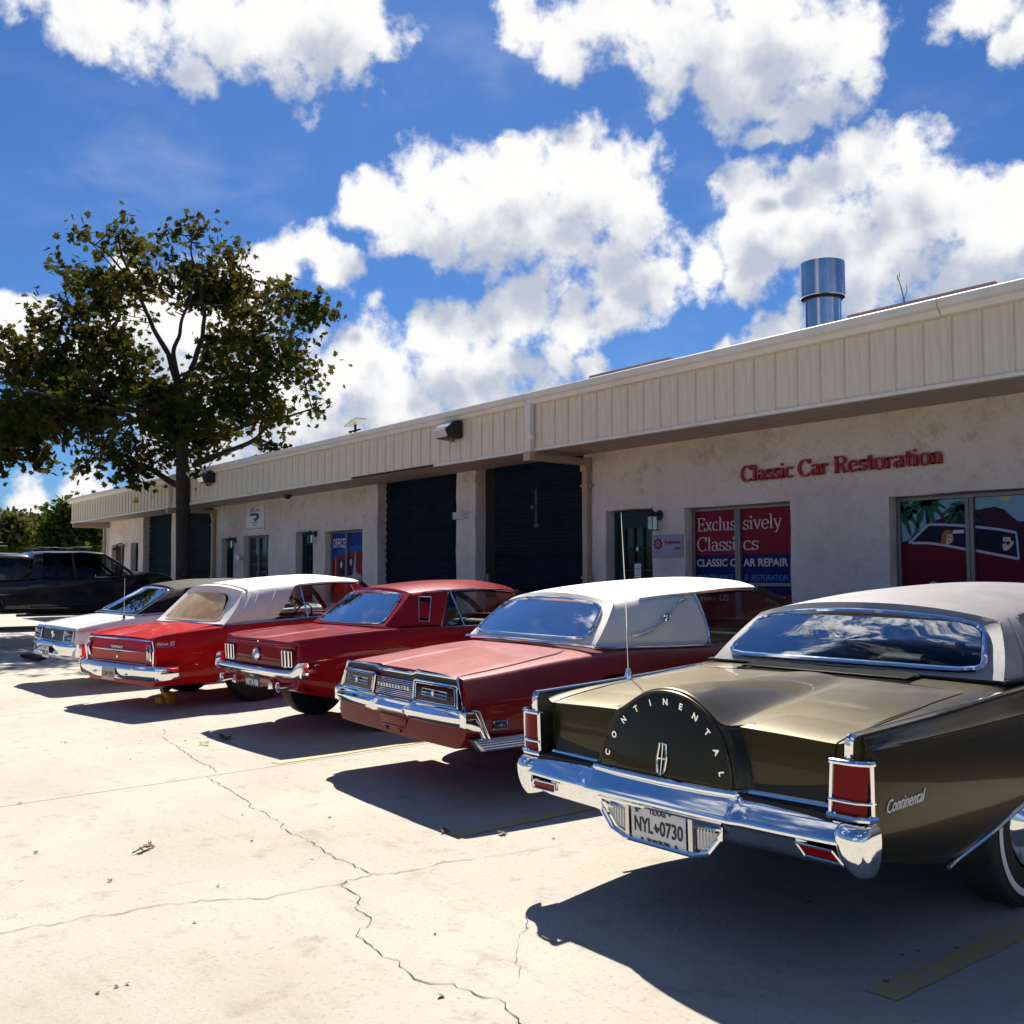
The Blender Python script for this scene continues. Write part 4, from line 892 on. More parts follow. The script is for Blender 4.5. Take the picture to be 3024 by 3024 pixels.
# ================================================================== bronze coupe with the spare-tyre hump
MT['bronze'] = paint('bronze_paint', (.052, .041, .018), .34, .80, dust=.22, dirt=(.42, .37, .26))
MT['bronzelid'] = MT['bronze']
MT['vinylgrey'] = mat('grey_vinyl_roof', (.29, .28, .29), .40, var=.12, vscale=5, bump=.25, bscale=260)
def build_lincoln():
    c = Car('hardtop_coupe', 'dark bronze hardtop coupe with a round spare tyre hump and grey vinyl roof', -3.04, 3.15, 1.9)
    wd = C((0, .855), (.2, .882), (.6, .918), (1.2, .952), (1.5, .962), (3.9, .955), (4.3, .95), (5.45, .86))
    wf = C((0, .885), (.8, .897), (1.45, .922), (2.6, .93), (4.2, .925), (5.45, .89))
    mid = C((0, .93), (.5, .975), (3., .99), (5., .96), (5.45, .90))
    zb = C((0, .44), (.2, .41), (.6, .31), (1., .26), (5.5, .26))
    def sec(v):
        a = mid(v)-.975; d = wd(v); f = wf(v)
        return (v, [(0, d), (.42, d-.004), (.74, d-.016), (.815, max(d-.02, f-.06)), (.872, f)],
                [(.900, f-.010), (.945+a, .850), (.974+a, .836), (.985+a, .66), (.974+a, .50), (.945+a, zb(v)+.07), (.90, zb(v))])
    rear = lambda u, w: .055+.13*max(0, w-.6)+.05*(abs(u)/.95)**3*.3
    front = lambda u, w: 5.45-.06*(u/.95)**2
    me = lattice([sec(v) for v in (.05, .16, .4, .75, 1.1, 1.45, 1.9, 2.5, 3.1, 3.8, 4.4, 4.95, 5.35, 5.45)], rear, front, [(4, .75)], [(1, .6), (2, .75), (3, .4)], .55)
    ra = [(.66, -.1), (.66, .30), (.92, .385), (1.2, .462), (1.42, .50), (1.68, .48), (1.86, .40), (1.95, .28), (1.95, -.1)]
    c.shell(me, 'bronze', [(ra, .60), (arch(4.43, .36, .42), .6)], [(-.73, 1.62), (.73, 1.62), (.76, 2.4), (.76, 4.0), (-.76, 4.0), (-.76, 2.4)])
    # trunk lid with the hump
    cz, rad = .60, .388
    def hump(u, v, base):
        r = rad*C((0, 1), (.25, 1.0), (.5, .985), (1.2, .90))(v); k = .045
        h = cz+sqrt(max(0, r*r-u*u)) if abs(u) < r else cz-.3*(abs(u)-r)*6
        h = max(h, base-.4); x = max(0, min(1, .5+.5*(h-base)/(k*2)))
        return base*(1-x)+h*x+k*2*x*(1-x)*.5
    def face(u, w):
        q = hypot(u, w-cz); k = sst(rad, rad+.055, q); return (.150+.07*k)*(w-.612)+.058*k
    rows = []; U = .775; nu = 96
    memo = {}
    def dl(u, v):
        k_ = (round(u, 4), round(v, 4))
        if k_ not in memo: q = max(v, .20); memo[k_] = c.top(u, q)+.0035+wd(v)-wd(q)
        return memo[k_]
    us = [U*(-1+2*j/nu) for j in range(nu+1)]
    RC = lambda u: .055-.037*sst(rad+.06, rad-.02, abs(u))
    ze = [hump(u, .06, dl(u, .10)) for u in us]
    for i in range(27):
        row = []
        for u, z in zip(us, ze):
            v1 = face(u, z-RC(u))+RC(u); v = 1.10-(1.10-v1)*i/26; row.append((u, v, hump(u, max(v, .06), dl(u, max(v, .10)))+(z-hump(u, max(v1, .06), dl(u, max(v1, .10))))*sst(.5, v1, v)))
        rows.append(row)
    for i in range(1, 9):
        t = pi/2*i/8; rows.append([(u, face(u, z-RC(u))+RC(u)*(1-sin(t)), z-RC(u)*(1-cos(t))) for u, z in zip(us, ze)])
    for i in range(1, 31):
        s = i/30; rows.append([(u*(1-.035*s), face(u, (z-RC(u))-(z-RC(u)-.612)*s), (z-RC(u))-(z-RC(u)-.612)*s) for u, z in zip(us, ze)])
    lid = c.add('trunk_lid', M().grid(rows), 'bronze', ang=50)
    # disc face
    TL = .150; ty = lambda z: TL*(z-.612)
    dk = M(); P = [(.366*cos(a), .366*sin(a)) for a in [radians(2+176*k/48) for k in range(49)]]
    dk.prism(P, lambda a, b: (a, .0035+TL*(cz+b-.612), cz+b), lambda a, b: (a, -.008+TL*(cz+b-.612), cz+b))
    di = c.add('hump_face', dk, MT['bronze'], lid, bev=.003, ang=30)
    c.add('hump_rim', M().tube([(.372*cos(a), -.0035+ty(cz+.372*sin(a)), cz+.372*sin(a)) for a in [radians(180*k/48) for k in range(49)]], .007, 8), 'bronze', lid)
    for i, ch in enumerate('CONTINENTAL'):
        a = radians(166-152*i/10); r = .318
        me = text_mesh(ch, .038, .004, .03, align='CENTER'); o = obj('letter', me, 'chrome', di)
        frame_to(o, (r*cos(a), -.010+ty(cz+r*sin(a)), cz+r*sin(a)), (sin(a), 0, -cos(a)), (cos(a), 0, sin(a)))
    em = M(); E = [(-.018, 0), (-.026, .06), (-.018, .12), (0, .128), (.018, .12), (.026, .06), (.018, 0), (0, -.008)]
    P3 = [(x, -.014+ty(cz+.035+z), cz+.035+z) for x, z in E]
    em.tube(P3, .0055, 6, closed=True); em.tube([(0, -.014+ty(cz+.03), cz+.03), (0, -.014+ty(cz+.16), cz+.16)], .004, 6); em.tube([(-.024, -.014+ty(cz+.095), cz+.095), (.024, -.014+ty(cz+.095), cz+.095)], .004, 6)
    c.add('emblem', em, 'chrome', di)
    # chrome strip along the foot of the lid
    tr = [(-.80, .06, .618), (-.42, .045, .614), (-.395, -.012, .612), (-.25, -.022, .609), (0, -.026, .607), (.25, -.022, .609), (.395, -.012, .612), (.42, .045, .614), (.80, .06, .618)]
    c.add('lid_trim', M().tube(tr, .013, 8, flat=(.9, 1.1, (0, 0, 1))), 'chrome')
    c.add('lid_gap', M().box((0, .05, .585), (1.62, .10, .05)), 'gap')
    for sg in (1, -1):
        c.gap([(sg*.757, -.3, .63), (sg*.775, -.3, .75), (sg*.785, -.3, .845)], (0, 1, 0), .004)
        c.gap([(sg*.785, .10, 1.4), (sg*.79, .5, 1.4), (sg*.76, .9, 1.4), (sg*.68, 1.10, 1.4)], (0, 0, -1), .004)
    c.gap([(-.68, 1.11, 1.4), (-.3, 1.13, 1.4), (.3, 1.13, 1.4), (.68, 1.11, 1.4)], (0, 0, -1), .003)
    # vent grille ahead of the lid
    vg = M(); dz = lambda u, v: wd(v)-.004*(abs(u)/.4)**2+.006
    for k in range(11): vg.tube([(-.47+.94*j/8, 1.165+.013*k+.02*(1-((j-4)/4)**2), dz(0, 1.2)-.0*k+.0012*k) for j in range(9)], .0035, 4)
    c.add('vent_grille', vg, 'matt'); fr = [(-.49, 1.15, 0), (.49, 1.15, 0), (.45, 1.325, 0), (-.45, 1.325, 0), (-.49, 1.15, 0)]
    c.add('grille_bed', M().box((0, 1.24, dz(0, 1.24)-.002), (.93, .15, .006)), 'gap')
    c.add('grille_frame', M().tube(c.on([(x, y, 1.5) for x, y, z in fr], (0, 0, -1), .004), .005, 6), 'bronze')
    # fender brightwork
    for sg in (1, -1):
        path = [(sg*.874, v, max(c.top(sg*.872, max(v, .12)), wf(v)-.012)+.006) for v in (.062, .1, .3, .6, .9, 1.2, 1.45, 1.8, 2.4, 3.2, 4.2, 5.2)]
        rp = [(sg*.868, .044, .79), (sg*.869, .043, .835), (sg*.870, .047, .872), (sg*.872, .062, wf(0)+.004)]
        c.add('fender_trim', M().tube(path, .0115, 8, flat=(1.4, .9, (0, 0, 1))), 'chrome')
        c.add('fender_trim', M().tube(curve_pts(rp, 6), .016, 8), 'chrome')
        c.add('body_line', M().tube(c.on([(sg*1.3, v, .842) for v in (.10, .3, .7, 1.2, 1.8, 2.6, 3.6, 4.6, 5.2)], (-sg, 0, 0), .001), .004, 6), 'bronze')
        # tail lamp: red lens in a chrome case with a divider
        def lp(x, z, d=0): return (sg*x, .020-.028*max(0, (.80-z))*1.2-d+max(0, x-.905)*.55, z)
        xs = (.815, .845, .88, .915, .942)
        zs = [.612+.176*i/6 for i in range(7)]
        lam = c.add('tail_lamp', M().grid([[lp(x+(z-.7)*.05, z) for x in xs] for z in zs]), 'lens', ang=50)
        for z, w, e in ((.800, .016, .01), (.662, .010, .012), (.606, .020, .02)):
            pth = [lp(x+(z-.7)*.05, z, .007) for x in (.806-e*.3, .845, .88, .915, .946+e*.3)]+[(sg*(.953+e*.3), .060, z)]
            c.add('lamp_band', M().tube(pth, w*.5, 8, flat=(1.1, 1.3, (0, 0, 1))), 'chrome', lam)
        for x, y0 in ((.950, .050),): c.add('lamp_edge', M().tube([(sg*(x), y0, .60), (sg*(x+.004), y0-.002, .80)], .009, 8), 'chrome', lam)
        c.add('lamp_edge', M().tube([lp(.804, .60, .002), lp(.814, .80, .002)], .008, 8), 'chrome', lam)
        c.add('lamp_back', M().box((sg*.877, .085, .70), (.12, .07, .19)), 'matt', lam)
    # bumper: swept section, with guards at the corners
    def bs(x):
        k = abs(x)/.9; y = -.055+.045*k**3
        cdip = sst(.46, .40, abs(x)); y -= .012*cdip
        return [(x, y+.085, .603), (x, y+.055, .606), (x, y+.02, .578-.01*cdip), (x, y-.002, .535), (x, y-.012, .522), (x, y-.010, .510), (x, y+.012, .500), (x, y+.03, .478), (x, y+.045, .44), (x, y+.085, .405), (x, y+.14, .392), (x, y+.16, .40)]
    xs = [-.86+1.72*i/60 for i in range(61)]
    bp_ = c.add('bumper', M().grid([bs(x) for x in xs]), 'chrome', ang=50)
    for sg in (1, -1):
        rows = []
        for z, x0, x1, yo, ys in ((.596, .855, .955, .03, .07), (.584, .838, .975, -.012, .085), (.562, .832, .982, -.032, .09), (.535, .832, .984, -.038, .09), (.50, .836, .983, -.036, .09), (.465, .846, .980, -.030, .088), (.435, .860, .975, -.020, .085), (.412, .876, .968, -.006, .08), (.398, .892, .958, .012, .075)):
            x0 -= .012; x1 -= .024; xm = (x0+x1)/2
            rows.append([(sg*x0, yo+.13, z), (sg*x0, yo+.035, z), (sg*(x0+.02), yo+.006, z), (sg*xm, yo, z), (sg*(x1-.025), yo+.008, z), (sg*(x1-.004), yo+.025, z), (sg*x1, yo+.05, z), (sg*(x1-.002), ys, z)])
        g_ = M().grid(rows); g_.f.append(tuple(range(8)))
        c.add('bumper_guard', g_, 'chrome', bp_, sub=1, ang=60, recalc=True)
        c.add('quarter_edge_trim', M().tube(c.on([(sg*1.4, .075, .59), (sg*1.4, .08, .53), (sg*1.4, .085, .47)], (-sg, 0, 0), .001), .006, 6), 'chrome', bp_)
        c.add('reflector', M().prism([(.655, .452), (.80, .452), (.775, .492), (.63, .492)], lambda a, b: (sg*(a+.045), -.012+.02*(b < .47), b-.012), lambda a, b: (sg*(a+.045), .03, b-.012)), 'lens', bp_)
        c.add('reflector_frame', M().tube([(sg*(a+.045), -.016+.02*(b < .47), b-.012) for a, b in ((.65, .449), (.806, .449), (.778, .495), (.624, .495))], .005, 6, closed=True), 'chrome', bp_)
    # licence housing
    ho = [(-.345, .488), (-.30, .43), (-.245, .365), (-.17, .338), (.17, .338), (.29, .345), (.335, .37), (.345, .43), (.345, .488)]
    ho = [(-.345, .490), (-.33, .43), (-.27, .362), (-.19, .338), (.19, .338), (.27, .362), (.33, .43), (.345, .490)]
    hs = c.add('plate_housing', M().tube([(x, -.035, z) for x, z in ho], .013, 8, closed=True), 'chrome', bp_)
    c.add('housing_back', M().prism([(x*.98, z) for x, z in ho], lambda a, b: (a, -.012, b), lambda a, b: (a, .03, b)), 'alu', hs)
    for sg in (1, -1):
        c.add('reverse_lamp', M().prism([(sg*.20, .365), (sg*.25, .375), (sg*.305, .43), (sg*.315, .475), (sg*.20, .475)], lambda a, b: (a, -.022, b), lambda a, b: (a, -.008, b)), 'lensw', hs)
        rb = M()
        for k in range(6): rb.tube([(sg*(.212+.016*k), -.025, .373+.0085*k*k*.35), (sg*(.212+.016*k), -.025, .47)], .0022, 4)
        c.add('lamp_rib', rb, 'alu', hs)
        c.add('lamp_divider', M().box((sg*.178, -.028, .418), (.022, .02, .135)), 'alu', hs)
    p = plate(c, (0, -.034, .415), .305, .150, [('TEXAS', .030, 0, .046, .095), ('NYL', .086, -.083, -.034, .105), ('0730', .086, .075, -.034, .128), ('The Lone Star State', .013, .0, -.064, .13)], 'white', 'platetxt', 0)
    st = M(); P = []
    for k in range(10): a = radians(90+36*k); r = .017 if k % 2 == 0 else .007; P.append((-.118+r*cos(a), .053+r*sin(a)))
    st.prism(P, lambda a, b: (a, -.004, b), lambda a, b: (a, -.005, b)); obj('star', st, 'platetxt', p)
    tx = [(-.02, -.005), (-.011, -.005), (-.011, .01), (-.003, .01), (-.002, .0), (.013, -.004), (.014, -.013), (.004, -.022), (.003, -.029), (-.006, -.022), (-.011, -.016), (-.019, -.008)]
    obj('state_mark', M().prism([(a-.004, b) for a, b in tx], lambda a, b: (a, -.004, b), lambda a, b: (a, -.005, b)), 'platetxt', p)
    for x, z in ((-.10, .062), (.07, .062), (-.09, -.064), (.10, -.062)): obj('bolt', M().disc((x, -.005, z), .006, 8, 'y', .002), 'platetxt', p)
    # wheel lip, script, wheels
    for sg in (1, -1):
        lip = c.on([(sg*1.3, a, b+.012) for a, b in ((.62, .300), (.70, .322), (.92, .395), (1.2, .472), (1.42, .51), (1.68, .49), (1.86, .41), (1.94, .30))], (-sg, 0, 0), .004)
        c.add('wheel_lip', M().tube(curve_pts(lip, 6), .010, 8), 'chrome')
        sc = label_on('script', 'Continental', .066, (sg*(c.side_x(sg, .13, .13, .63, .004) if sg > 0 else c.side_x(sg, .37, .37, .63, .004)), .13 if sg > 0 else .37, .612), 'white', c.o, ((c.side_x(sg, .37, .37, .63)-c.side_x(sg, .13, .13, .63))/.24, sg, .055), (0, 0, 1), width=.235, depth=.0015, shear=.6, bold=.0)
        cap = [(.085, .03), (.092, .06), (.06, .11), (.085, .16), (.092, .185), (.06, .20)]
        for v in (1.43, 4.43): c.wheel(sg*.79, v, .365, .19, cap, .20, sg, white=(.285, .315))
    P = dict(hdr_corner=(.685, 1.64, 1.205), hdr_mid=(0, 1.545, 1.262), front=(.60, 3.45, 1.255), front_mid=(0, 3.52, 1.30), rail_u=((1.6, .69), (2.5, .685), (3.5, .62)), rail_w=((1.6, 1.205), (2.2, 1.245), (3.0, 1.255), (3.45, 1.24)),
             crown=((1.5, 1.262), (1.8, 1.308), (2.3, 1.338), (2.9, 1.346), (3.45, 1.305)), belt_u=((1.3, .83), (2.3, .865), (4., .86)), belt_w=((1.3, .955), (1.6, .945), (2.4, .94), (4., .93)),
             base_corner=(.825, 1.36, .952), base_mid=(0, 1.315, .968), pillar_top=2.22, pillar_base=2.42, ws_corner=(.72, 4.05, .945), ws_mid=(0, 4.28, .95), glass=((.735, 1.38, .985), (0, 1.335, .992), (.64, 1.60, 1.185), (0, 1.515, 1.238)), bulge=.03, round=2, trim_r=.016, gbow=.6)
    G_ = greenhouse(c, P, 'vinylgrey', glass_m='glassd')
    # seam between the rear and side vinyl, bright strip at its foot
    for sg in (1, -1):
        sp = G_['sail'][sg][1]; c.add('roof_seam', M().tube([p+Vector((sg*.004, 0, 0)) for p in sp], .004, 6), 'vinylgrey', G_['roof'])
        c.add('roof_foot_trim', M().tube([(sg*.832, 1.33, .952), (sg*.855, 1.6, .952), (sg*.868, 2.0, .948), (sg*.87, 2.45, .945)], .009, 6), 'black')
    c.add('roof_foot_trim', M().tube([(-.83, 1.345, .952), (-.45, 1.31, .958), (0, 1.298, .962), (.45, 1.31, .958), (.83, 1.345, .952)], .009, 6), 'black')
    for sg in (1, -1):
        c.gap([(sg*1.4, 2.46, .90), (sg*1.4, 2.50, .6), (sg*1.4, 2.46, .30)], (-sg, 0, 0), .0035); c.gap([(sg*1.4, 4.0, .90), (sg*1.4, 4.02, .6), (sg*1.4, 3.98, .30)], (-sg, 0, 0), .0035)
        c.add('door_handle', M().tube(c.on([(sg*1.4, 2.58, .76), (sg*1.4, 2.80, .76)], (-sg, 0, 0), .02), .013), 'chrome')
        c.add('sill_trim', M().tube(c.on([(sg*1.4, v, .33) for v in (2.05, 2.6, 3.2, 3.95)], (-sg, 0, 0), .002), .012), 'chrome')
    interior(c, 1.7, 3.95, .72, 'vinylr', belt=.90)
    # aerial on the left fender
    an = c.add('aerial', M().tube([(-.866, .705, .90), (-.858, .69, 1.35), (-.845, .66, 1.79)], [.0032, .0028, .0016], 6), 'chrome')
    c.add('aerial_base', M().lathe([(.0, .004), (.035, .008), (.04, .012), (.02, .016), (0.0, .022), (-.03, .024)], 16, (-.866, .705, .912), 'z'), 'chrome', an)
    return c
LINCOLN = build_lincoln()
# ================================================================== faded red coupe with white landau roof
MT['redfade'] = paint('faded_red_paint', (.19, .010, .012), .38, .0, dust=.50, dirt=(.66, .29, .27), coatr=.07)
MT['vinylwhite'] = mat('white_vinyl_roof', (.80, .77, .70), .5, var=.05, vscale=4, bump=.2, bscale=260)
def build_tbird():
    c = Car('landau_coupe', 'faded red coupe with white landau roof and full width tail panel', -6.20, 3.60, -2.5)
    wd = C((.1, .80), (.4, .835), (.93, .885), (1.3, .905), (1.7, .905), (3.8, .93), (4.3, .93), (5.2, .84))
    ws = C((.1, .785), (.4, .80), (.93, .85), (1.57, .876), (1.85, .867), (2.33, .83), (3.2, .84), (4.2, .86), (5.2, .80))
    mid = C((.1, .93), (.5, .955), (1.6, .975), (3.2, .975), (4.6, .965), (5.25, .90))
    us = C((.1, .83), (.4, .855), (1., .86), (2., .875), (3.5, .875), (5.2, .82))
    def sec(v):
        m, s, d, w = mid(v), us(v), wd(v), ws(v)
        return (v, [(0, d), (.40, d-.004), (.66, d-.010), (s-.05, w+.006), (s, w-.004)], [(s+.030, w-.035), (m-.012, .665), (m, .64), (m+.006, .60), (m-.004, .46), (m-.03, zb(v)+.05), (m-.08, zb(v))])
    zb = C((.1, .345), (.35, .335), (.7, .29), (5., .29))
    rear = lambda u, w: .125+.13*(w-.575)+.02*(abs(u)/.9)**3
    front = lambda u, w: 5.24-.05*(u/.9)**2
    me = lattice([sec(v) for v in (.13, .25, .55, .95, 1.3, 1.7, 2.3, 3.0, 3.7, 4.2, 4.7, 5.1, 5.24)], rear, front, [(4, .4)], [(2, .5), (3, .35)], .7)
    c.shell(me, 'redfade', [(arch(1.38, .36, .43, flat=.85), .6), (arch(4.30, .36, .43), .6)], [(-.70, 1.75), (.70, 1.75), (.76, 2.3), (.76, 3.9), (-.76, 3.9), (-.76, 2.3)])
    # deck with a sunk middle
    def dz(u, v):
        k = sst(.30, .20, abs(u))*sst(1.15, .3, v); r = exp(-((abs(u)-.27)/.035)**2)*sst(1.2, .5, v)
        q = max(v, .26); return c.top(u, q)+wd(v)-wd(q)+.004-.012*k+.003*r
    U = C((.13, .76), (.4, .76), (1.0, .70), (1.2, .62))
    lid = deck(c, 'trunk_lid', U, (.160, 1.16), dz, 'redfade', nu=64, nv=26)
    for sg in (1, -1):
        c.gap([(sg*1.4, 2.47, .80), (sg*1.4, 2.50, .6), (sg*1.4, 2.46, .36)], (-sg, 0, 0), .003); c.gap([(sg*1.4, 3.95, .80), (sg*1.4, 3.97, .6), (sg*1.4, 3.95, .36)], (-sg, 0, 0), .003)
        dh = c.on([(sg*1.4, 2.60, .70), (sg*1.4, 2.80, .70)], (-sg, 0, 0), .02); c.add('door_handle', M().tube(dh, .012), 'chrome')
    for sg in (1, -1): c.gap([(sg*.765, .2, 1.3), (sg*.765, .5, 1.3), (sg*.715, 1.0, 1.3), (sg*.63, 1.16, 1.3)], (0, 0, -1), .003)
    c.gap([(-.62, 1.17, 1.3), (0, 1.19, 1.3), (.62, 1.17, 1.3)], (0, 0, -1), .003)
    c.add('cowl_vent', M().grid([[(-.42+.84*j/10, 1.215+.05*i, wd(1.22)+.0035) for j in range(11)] for i in range(2)]), 'gap')
    # tail panel
    y = lambda u, z: rear(u, z)-.004
    pan = [(-.80, .788), (-.30, .792), (-.24, .776), (.24, .776), (.30, .792), (.80, .788), (.905, .585), (.5, .573), (-.5, .573), (-.905, .585)]
    tp = c.add('tail_panel', M().prism([(a*.985, b) for a, b in pan], lambda a, b: (a, y(a, b)-.002, b), lambda a, b: (a, y(a, b)+.03, b)), MT['black'])
    c.add('panel_trim', M().tube([(a, y(a, b)-.012, b) for a, b in pan], .011, 8, closed=True), 'chrome', tp)
    for sg in (1, -1):
        q = [(sg*.285, .742), (sg*.815, .740), (sg*.845, .600), (sg*.30, .600)]
        rnd = []
        for i in range(4):
            p0, p1, p2 = Vector(q[i-1]), Vector(q[i]), Vector(q[(i+1) % 4])
            rnd += [p1+(p0-p1).normalized()*.018, p1+((p0-p1).normalized()+(p2-p1).normalized())*.004, p1+(p2-p1).normalized()*.018]
        la = c.add('tail_lamp', M().prism([tuple(p) for p in rnd], lambda a, b: (a, y(a, b)-.022, b), lambda a, b: (a, y(a, b)-.0, b)), 'lensd', tp)
        c.add('lamp_frame', M().tube([(p.x, y(p.x, p.y)-.022, p.y) for p in rnd], .007, 6, closed=True), 'chrome', la)
        cen = sum(rnd, Vector((0, 0)))/len(rnd)
        inn = [cen+Vector(((p-cen).x*.90, (p-cen).y*.80)) for p in rnd]
        c.add('lamp_frame', M().tube([(p.x, y(p.x, p.y)-.024, p.y) for p in inn], .0035, 6, closed=True), 'chrome', la)
        c.add('lamp_bar', M().tube([(cen.x+a, y(cen.x, cen.y+b)-.026, cen.y+b) for a, b in ((-.16, .026), (.16, .022), (.17, -.022), (-.155, -.016))], .0028, 6, closed=True), 'chrome', la)
        c.add('lamp_bar', M().tube([(cen.x-.16, y(cen.x, cen.y)-.028, cen.y+.004), (cen.x+.165, y(cen.x, cen.y)-.028, cen.y)], .004, 6), 'chrome', la)
        c.add('lamp_badge', M().disc((cen.x, y(cen.x, cen.y)-.032, cen.y+.003), .017, 16, 'y', .006), 'alu', la)
    for k in range(10): c.add('grille_bar', M().tube([(-.275, y(.2, .61+.0125*k)-.012, .608+.0125*k), (.275, y(.2, .61+.0125*k)-.012, .608+.0125*k)], .0030, 6), 'chrome', tp)
    for i, ch in enumerate('THUNDERBIRD'): label_on('letter', ch, .028, (-.225+.043*i, y(.1, .665)-.018, .662), 'chrome', tp, depth=.003, bold=.04, align='CENTER')
    # bumper
    def bs(x):
        k = abs(x)/.9; yy = .075+.05*k**4-.02*sst(.20, .27, k*.9); dz_ = .016*sst(.19, .25, abs(x))
        return [(x, yy+.085, .592), (x, yy+.055, .590), (x, yy+.035, .560+dz_*.3), (x, yy+.004, .540+dz_), (x, yy-.008, .530+dz_), (x, yy-.008, .512+dz_*.6), (x, yy+.02, .485), (x, yy+.05, .468), (x, yy+.085, .462)]
    bp_ = c.add('bumper', M().grid([bs(-.915+1.83*i/64) for i in range(65)]), 'chrome', ang=45)
    for sg in (1, -1):
        pr = [(.10, .590), (.17, .592), (.205, .560), (.275, .385), (.235, .40), (.21, .452), (.155, .470), (.10, .485)]
        c.add('bumper_end', M().prism(pr, lambda a, b: (sg*.885, a, b), lambda a, b: (sg*(.955+.01*(a > .15)), a, b)), 'chrome', bp_, bev=.012, ang=60)
        c.add('bumper_end_trim', M().tube([(sg*.972, a, b) for a, b in ((.145, .598), (.195, .590), (.285, .385))], .010, 6), 'chrome', bp_)
    # valance below the bumper with the hinged flap
    c.add('valance', M().grid([[(x, .16+.02*(abs(x)/.9)**4, .475), (x, .125+.04*(abs(x)/.9)**4, .45), (x, .13+.05*(abs(x)/.9)**4, .41), (x, .175+.06*(abs(x)/.9)**4, .365), (x, .26, .34)] for x in [-.92+1.84*i/30 for i in range(31)]]), 'redfade', ang=60)
    fl = c.add('plate_flap', M().prism([(-.20, .468), (.20, .468), (.165, .365), (-.165, .365)], lambda a, b: (a, .100, b), lambda a, b: (a, .14, b)), 'redfade', bev=.006)
    c.add('flap_hinge', M().tube([(-.15, .098, .40), (.15, .098, .40)], .006, 6).box((-.1, .1, .372), (.05, .02, .02)).box((.1, .1, .372), (.05, .02, .02)), 'redfade', fl)
    for sg in (1, -1):
        rf = [(.325, .463), (.425, .458), (.425, .506), (.325, .511)]
        h = [c.hit((sg*1.4, a, b), (-sg, 0, 0))[0] for a, b in rf]
        c.add('side_marker', M().prism(rf, lambda a, b: (sg*.93, a, b), lambda a, b: (max(abs(q.x) for q in h)*sg+sg*.010, a, b)), 'black', bev=.003)
        c.add('marker_frame', M().tube([(q.x+sg*.010, q.y, q.z) for q in h], .0055, 6, closed=True), 'chrome')
        hx = max(abs(q.x) for q in h)*sg+sg*.013
        c.add('marker_badge', M().tube([(hx, .345, .484), (hx, .405, .481)], .003, 6).disc((hx, .375, .483), .009, 12, 'x', .002), 'alu')
        rs = c.add('rocker_trim', M().prism([(.14, .417), (.86, .405), (.86, .325), (.21, .333)], lambda a, b: (sg*.90, a, b), lambda a, b: (sg*(.978), a, b)), 'alu', bev=.01)
        for k in range(5): c.add('rocker_rib', M().tube([(sg*.982, .165+.016*k, .405-.016*k), (sg*.982, .86, .395-.016*k)], .0048, 6), 'chrome', rs)
        for v in (1.38, 4.30): c.wheel(sg*.80, v, .355, .18, [(.085, .03), (.09, .08), (.06, .10), (.08, .16), (.09, .18), (.06, .20)], .20, sg)
    P = dict(hdr_corner=(.665, 1.60, 1.205), hdr_mid=(0, 1.535, 1.258), front=(.60, 3.24, 1.262), front_mid=(0, 3.33, 1.30), rail_u=((1.5, .675), (2.4, .665), (3.3, .60)), rail_w=((1.6, 1.205), (1.9, 1.232), (2.4, 1.252), (2.9, 1.268), (3.24, 1.262)),
             crown=((1.5, 1.262), (1.8, 1.312), (2.3, 1.345), (2.9, 1.357), (3.33, 1.318)), belt_u=((1.2, .835), (2.4, .83), (4., .80)), belt_w=((1.25, .905), (1.6, .888), (2.4, .848), (3., .845), (4., .875)),
             base_corner=(.83, 1.275, .912), base_mid=(0, 1.225, .925), pillar_top=2.42, pillar_base=2.42, ws_corner=(.72, 3.92, .90), ws_mid=(0, 4.15, .915), glass=((.745, 1.285, .958), (0, 1.245, .958), (.625, 1.545, 1.188), (0, 1.50, 1.235)), bulge=.035, pillar_m='black', round=2, trim_r=.013, gbow=.5)
    G_ = greenhouse(c, P, 'vinylwhite')
    for sg in (1, -1):
        b = [(sg*(.842), 1.265, .912), (sg*.85, 1.4, .904), (sg*.852, 1.6, .890), (sg*.85, 2.0, .868), (sg*.846, 2.43, .850)]
        c.add('roof_foot_trim', M().tube(curve_pts(b, 5), .014, 8, flat=(1, .7, (0, 0, 1))), 'chrome')
        top = G_['sail'][sg][-1]; c.add('pillar_trim', M().tube([p+Vector((sg*.006, .008, 0)) for p in top], .010, 6), 'chrome')
        # landau bars
        def S(v, w):
            # point on the sail panel at (y, z)
            best = min((p for r in G_['sail'][sg] for p in r), key=lambda p: (p.y-v)**2+(p.z-w)**2)
            r = sorted((p for r in G_['sail'][sg] for p in r), key=lambda p: (p.y-v)**2+(p.z-w)**2)[:4]
            wt_ = [1/(1e-4+(p.y-v)**2+(p.z-w)**2) for p in r]
            return Vector((sum(p.x*q for p, q in zip(r, wt_))/sum(wt_)+sg*.012, v, w))
        bar = [(1.63, .972), (1.72, .974), (1.83, .998), (1.93, 1.04), (2.02, 1.085), (2.11, 1.13), (2.20, 1.18), (2.28, 1.208), (2.34, 1.216)]
        lb = c.add('landau_bar', M().tube(curve_pts([S(*q) for q in bar], 4), .009, 8), 'chrome')
        o = S(2.025, 1.088); c.add('landau_badge', M().lathe([(0, .036), (sg*.012, .036), (sg*.016, .028), (sg*.010, .024), (sg*.018, .012), (sg*.02, .0)], 24, o), 'chrome', lb)
        c.add('badge_centre', M().lathe([(sg*.0125, .025), (sg*.0135, .0)], 20, o), 'gap', lb)
    c.add('roof_foot_trim', M().tube([(-.84, 1.265, .912), (-.45, 1.222, .924), (0, 1.205, .928), (.45, 1.222, .924), (.84, 1.265, .912)], .014, 8), 'chrome')
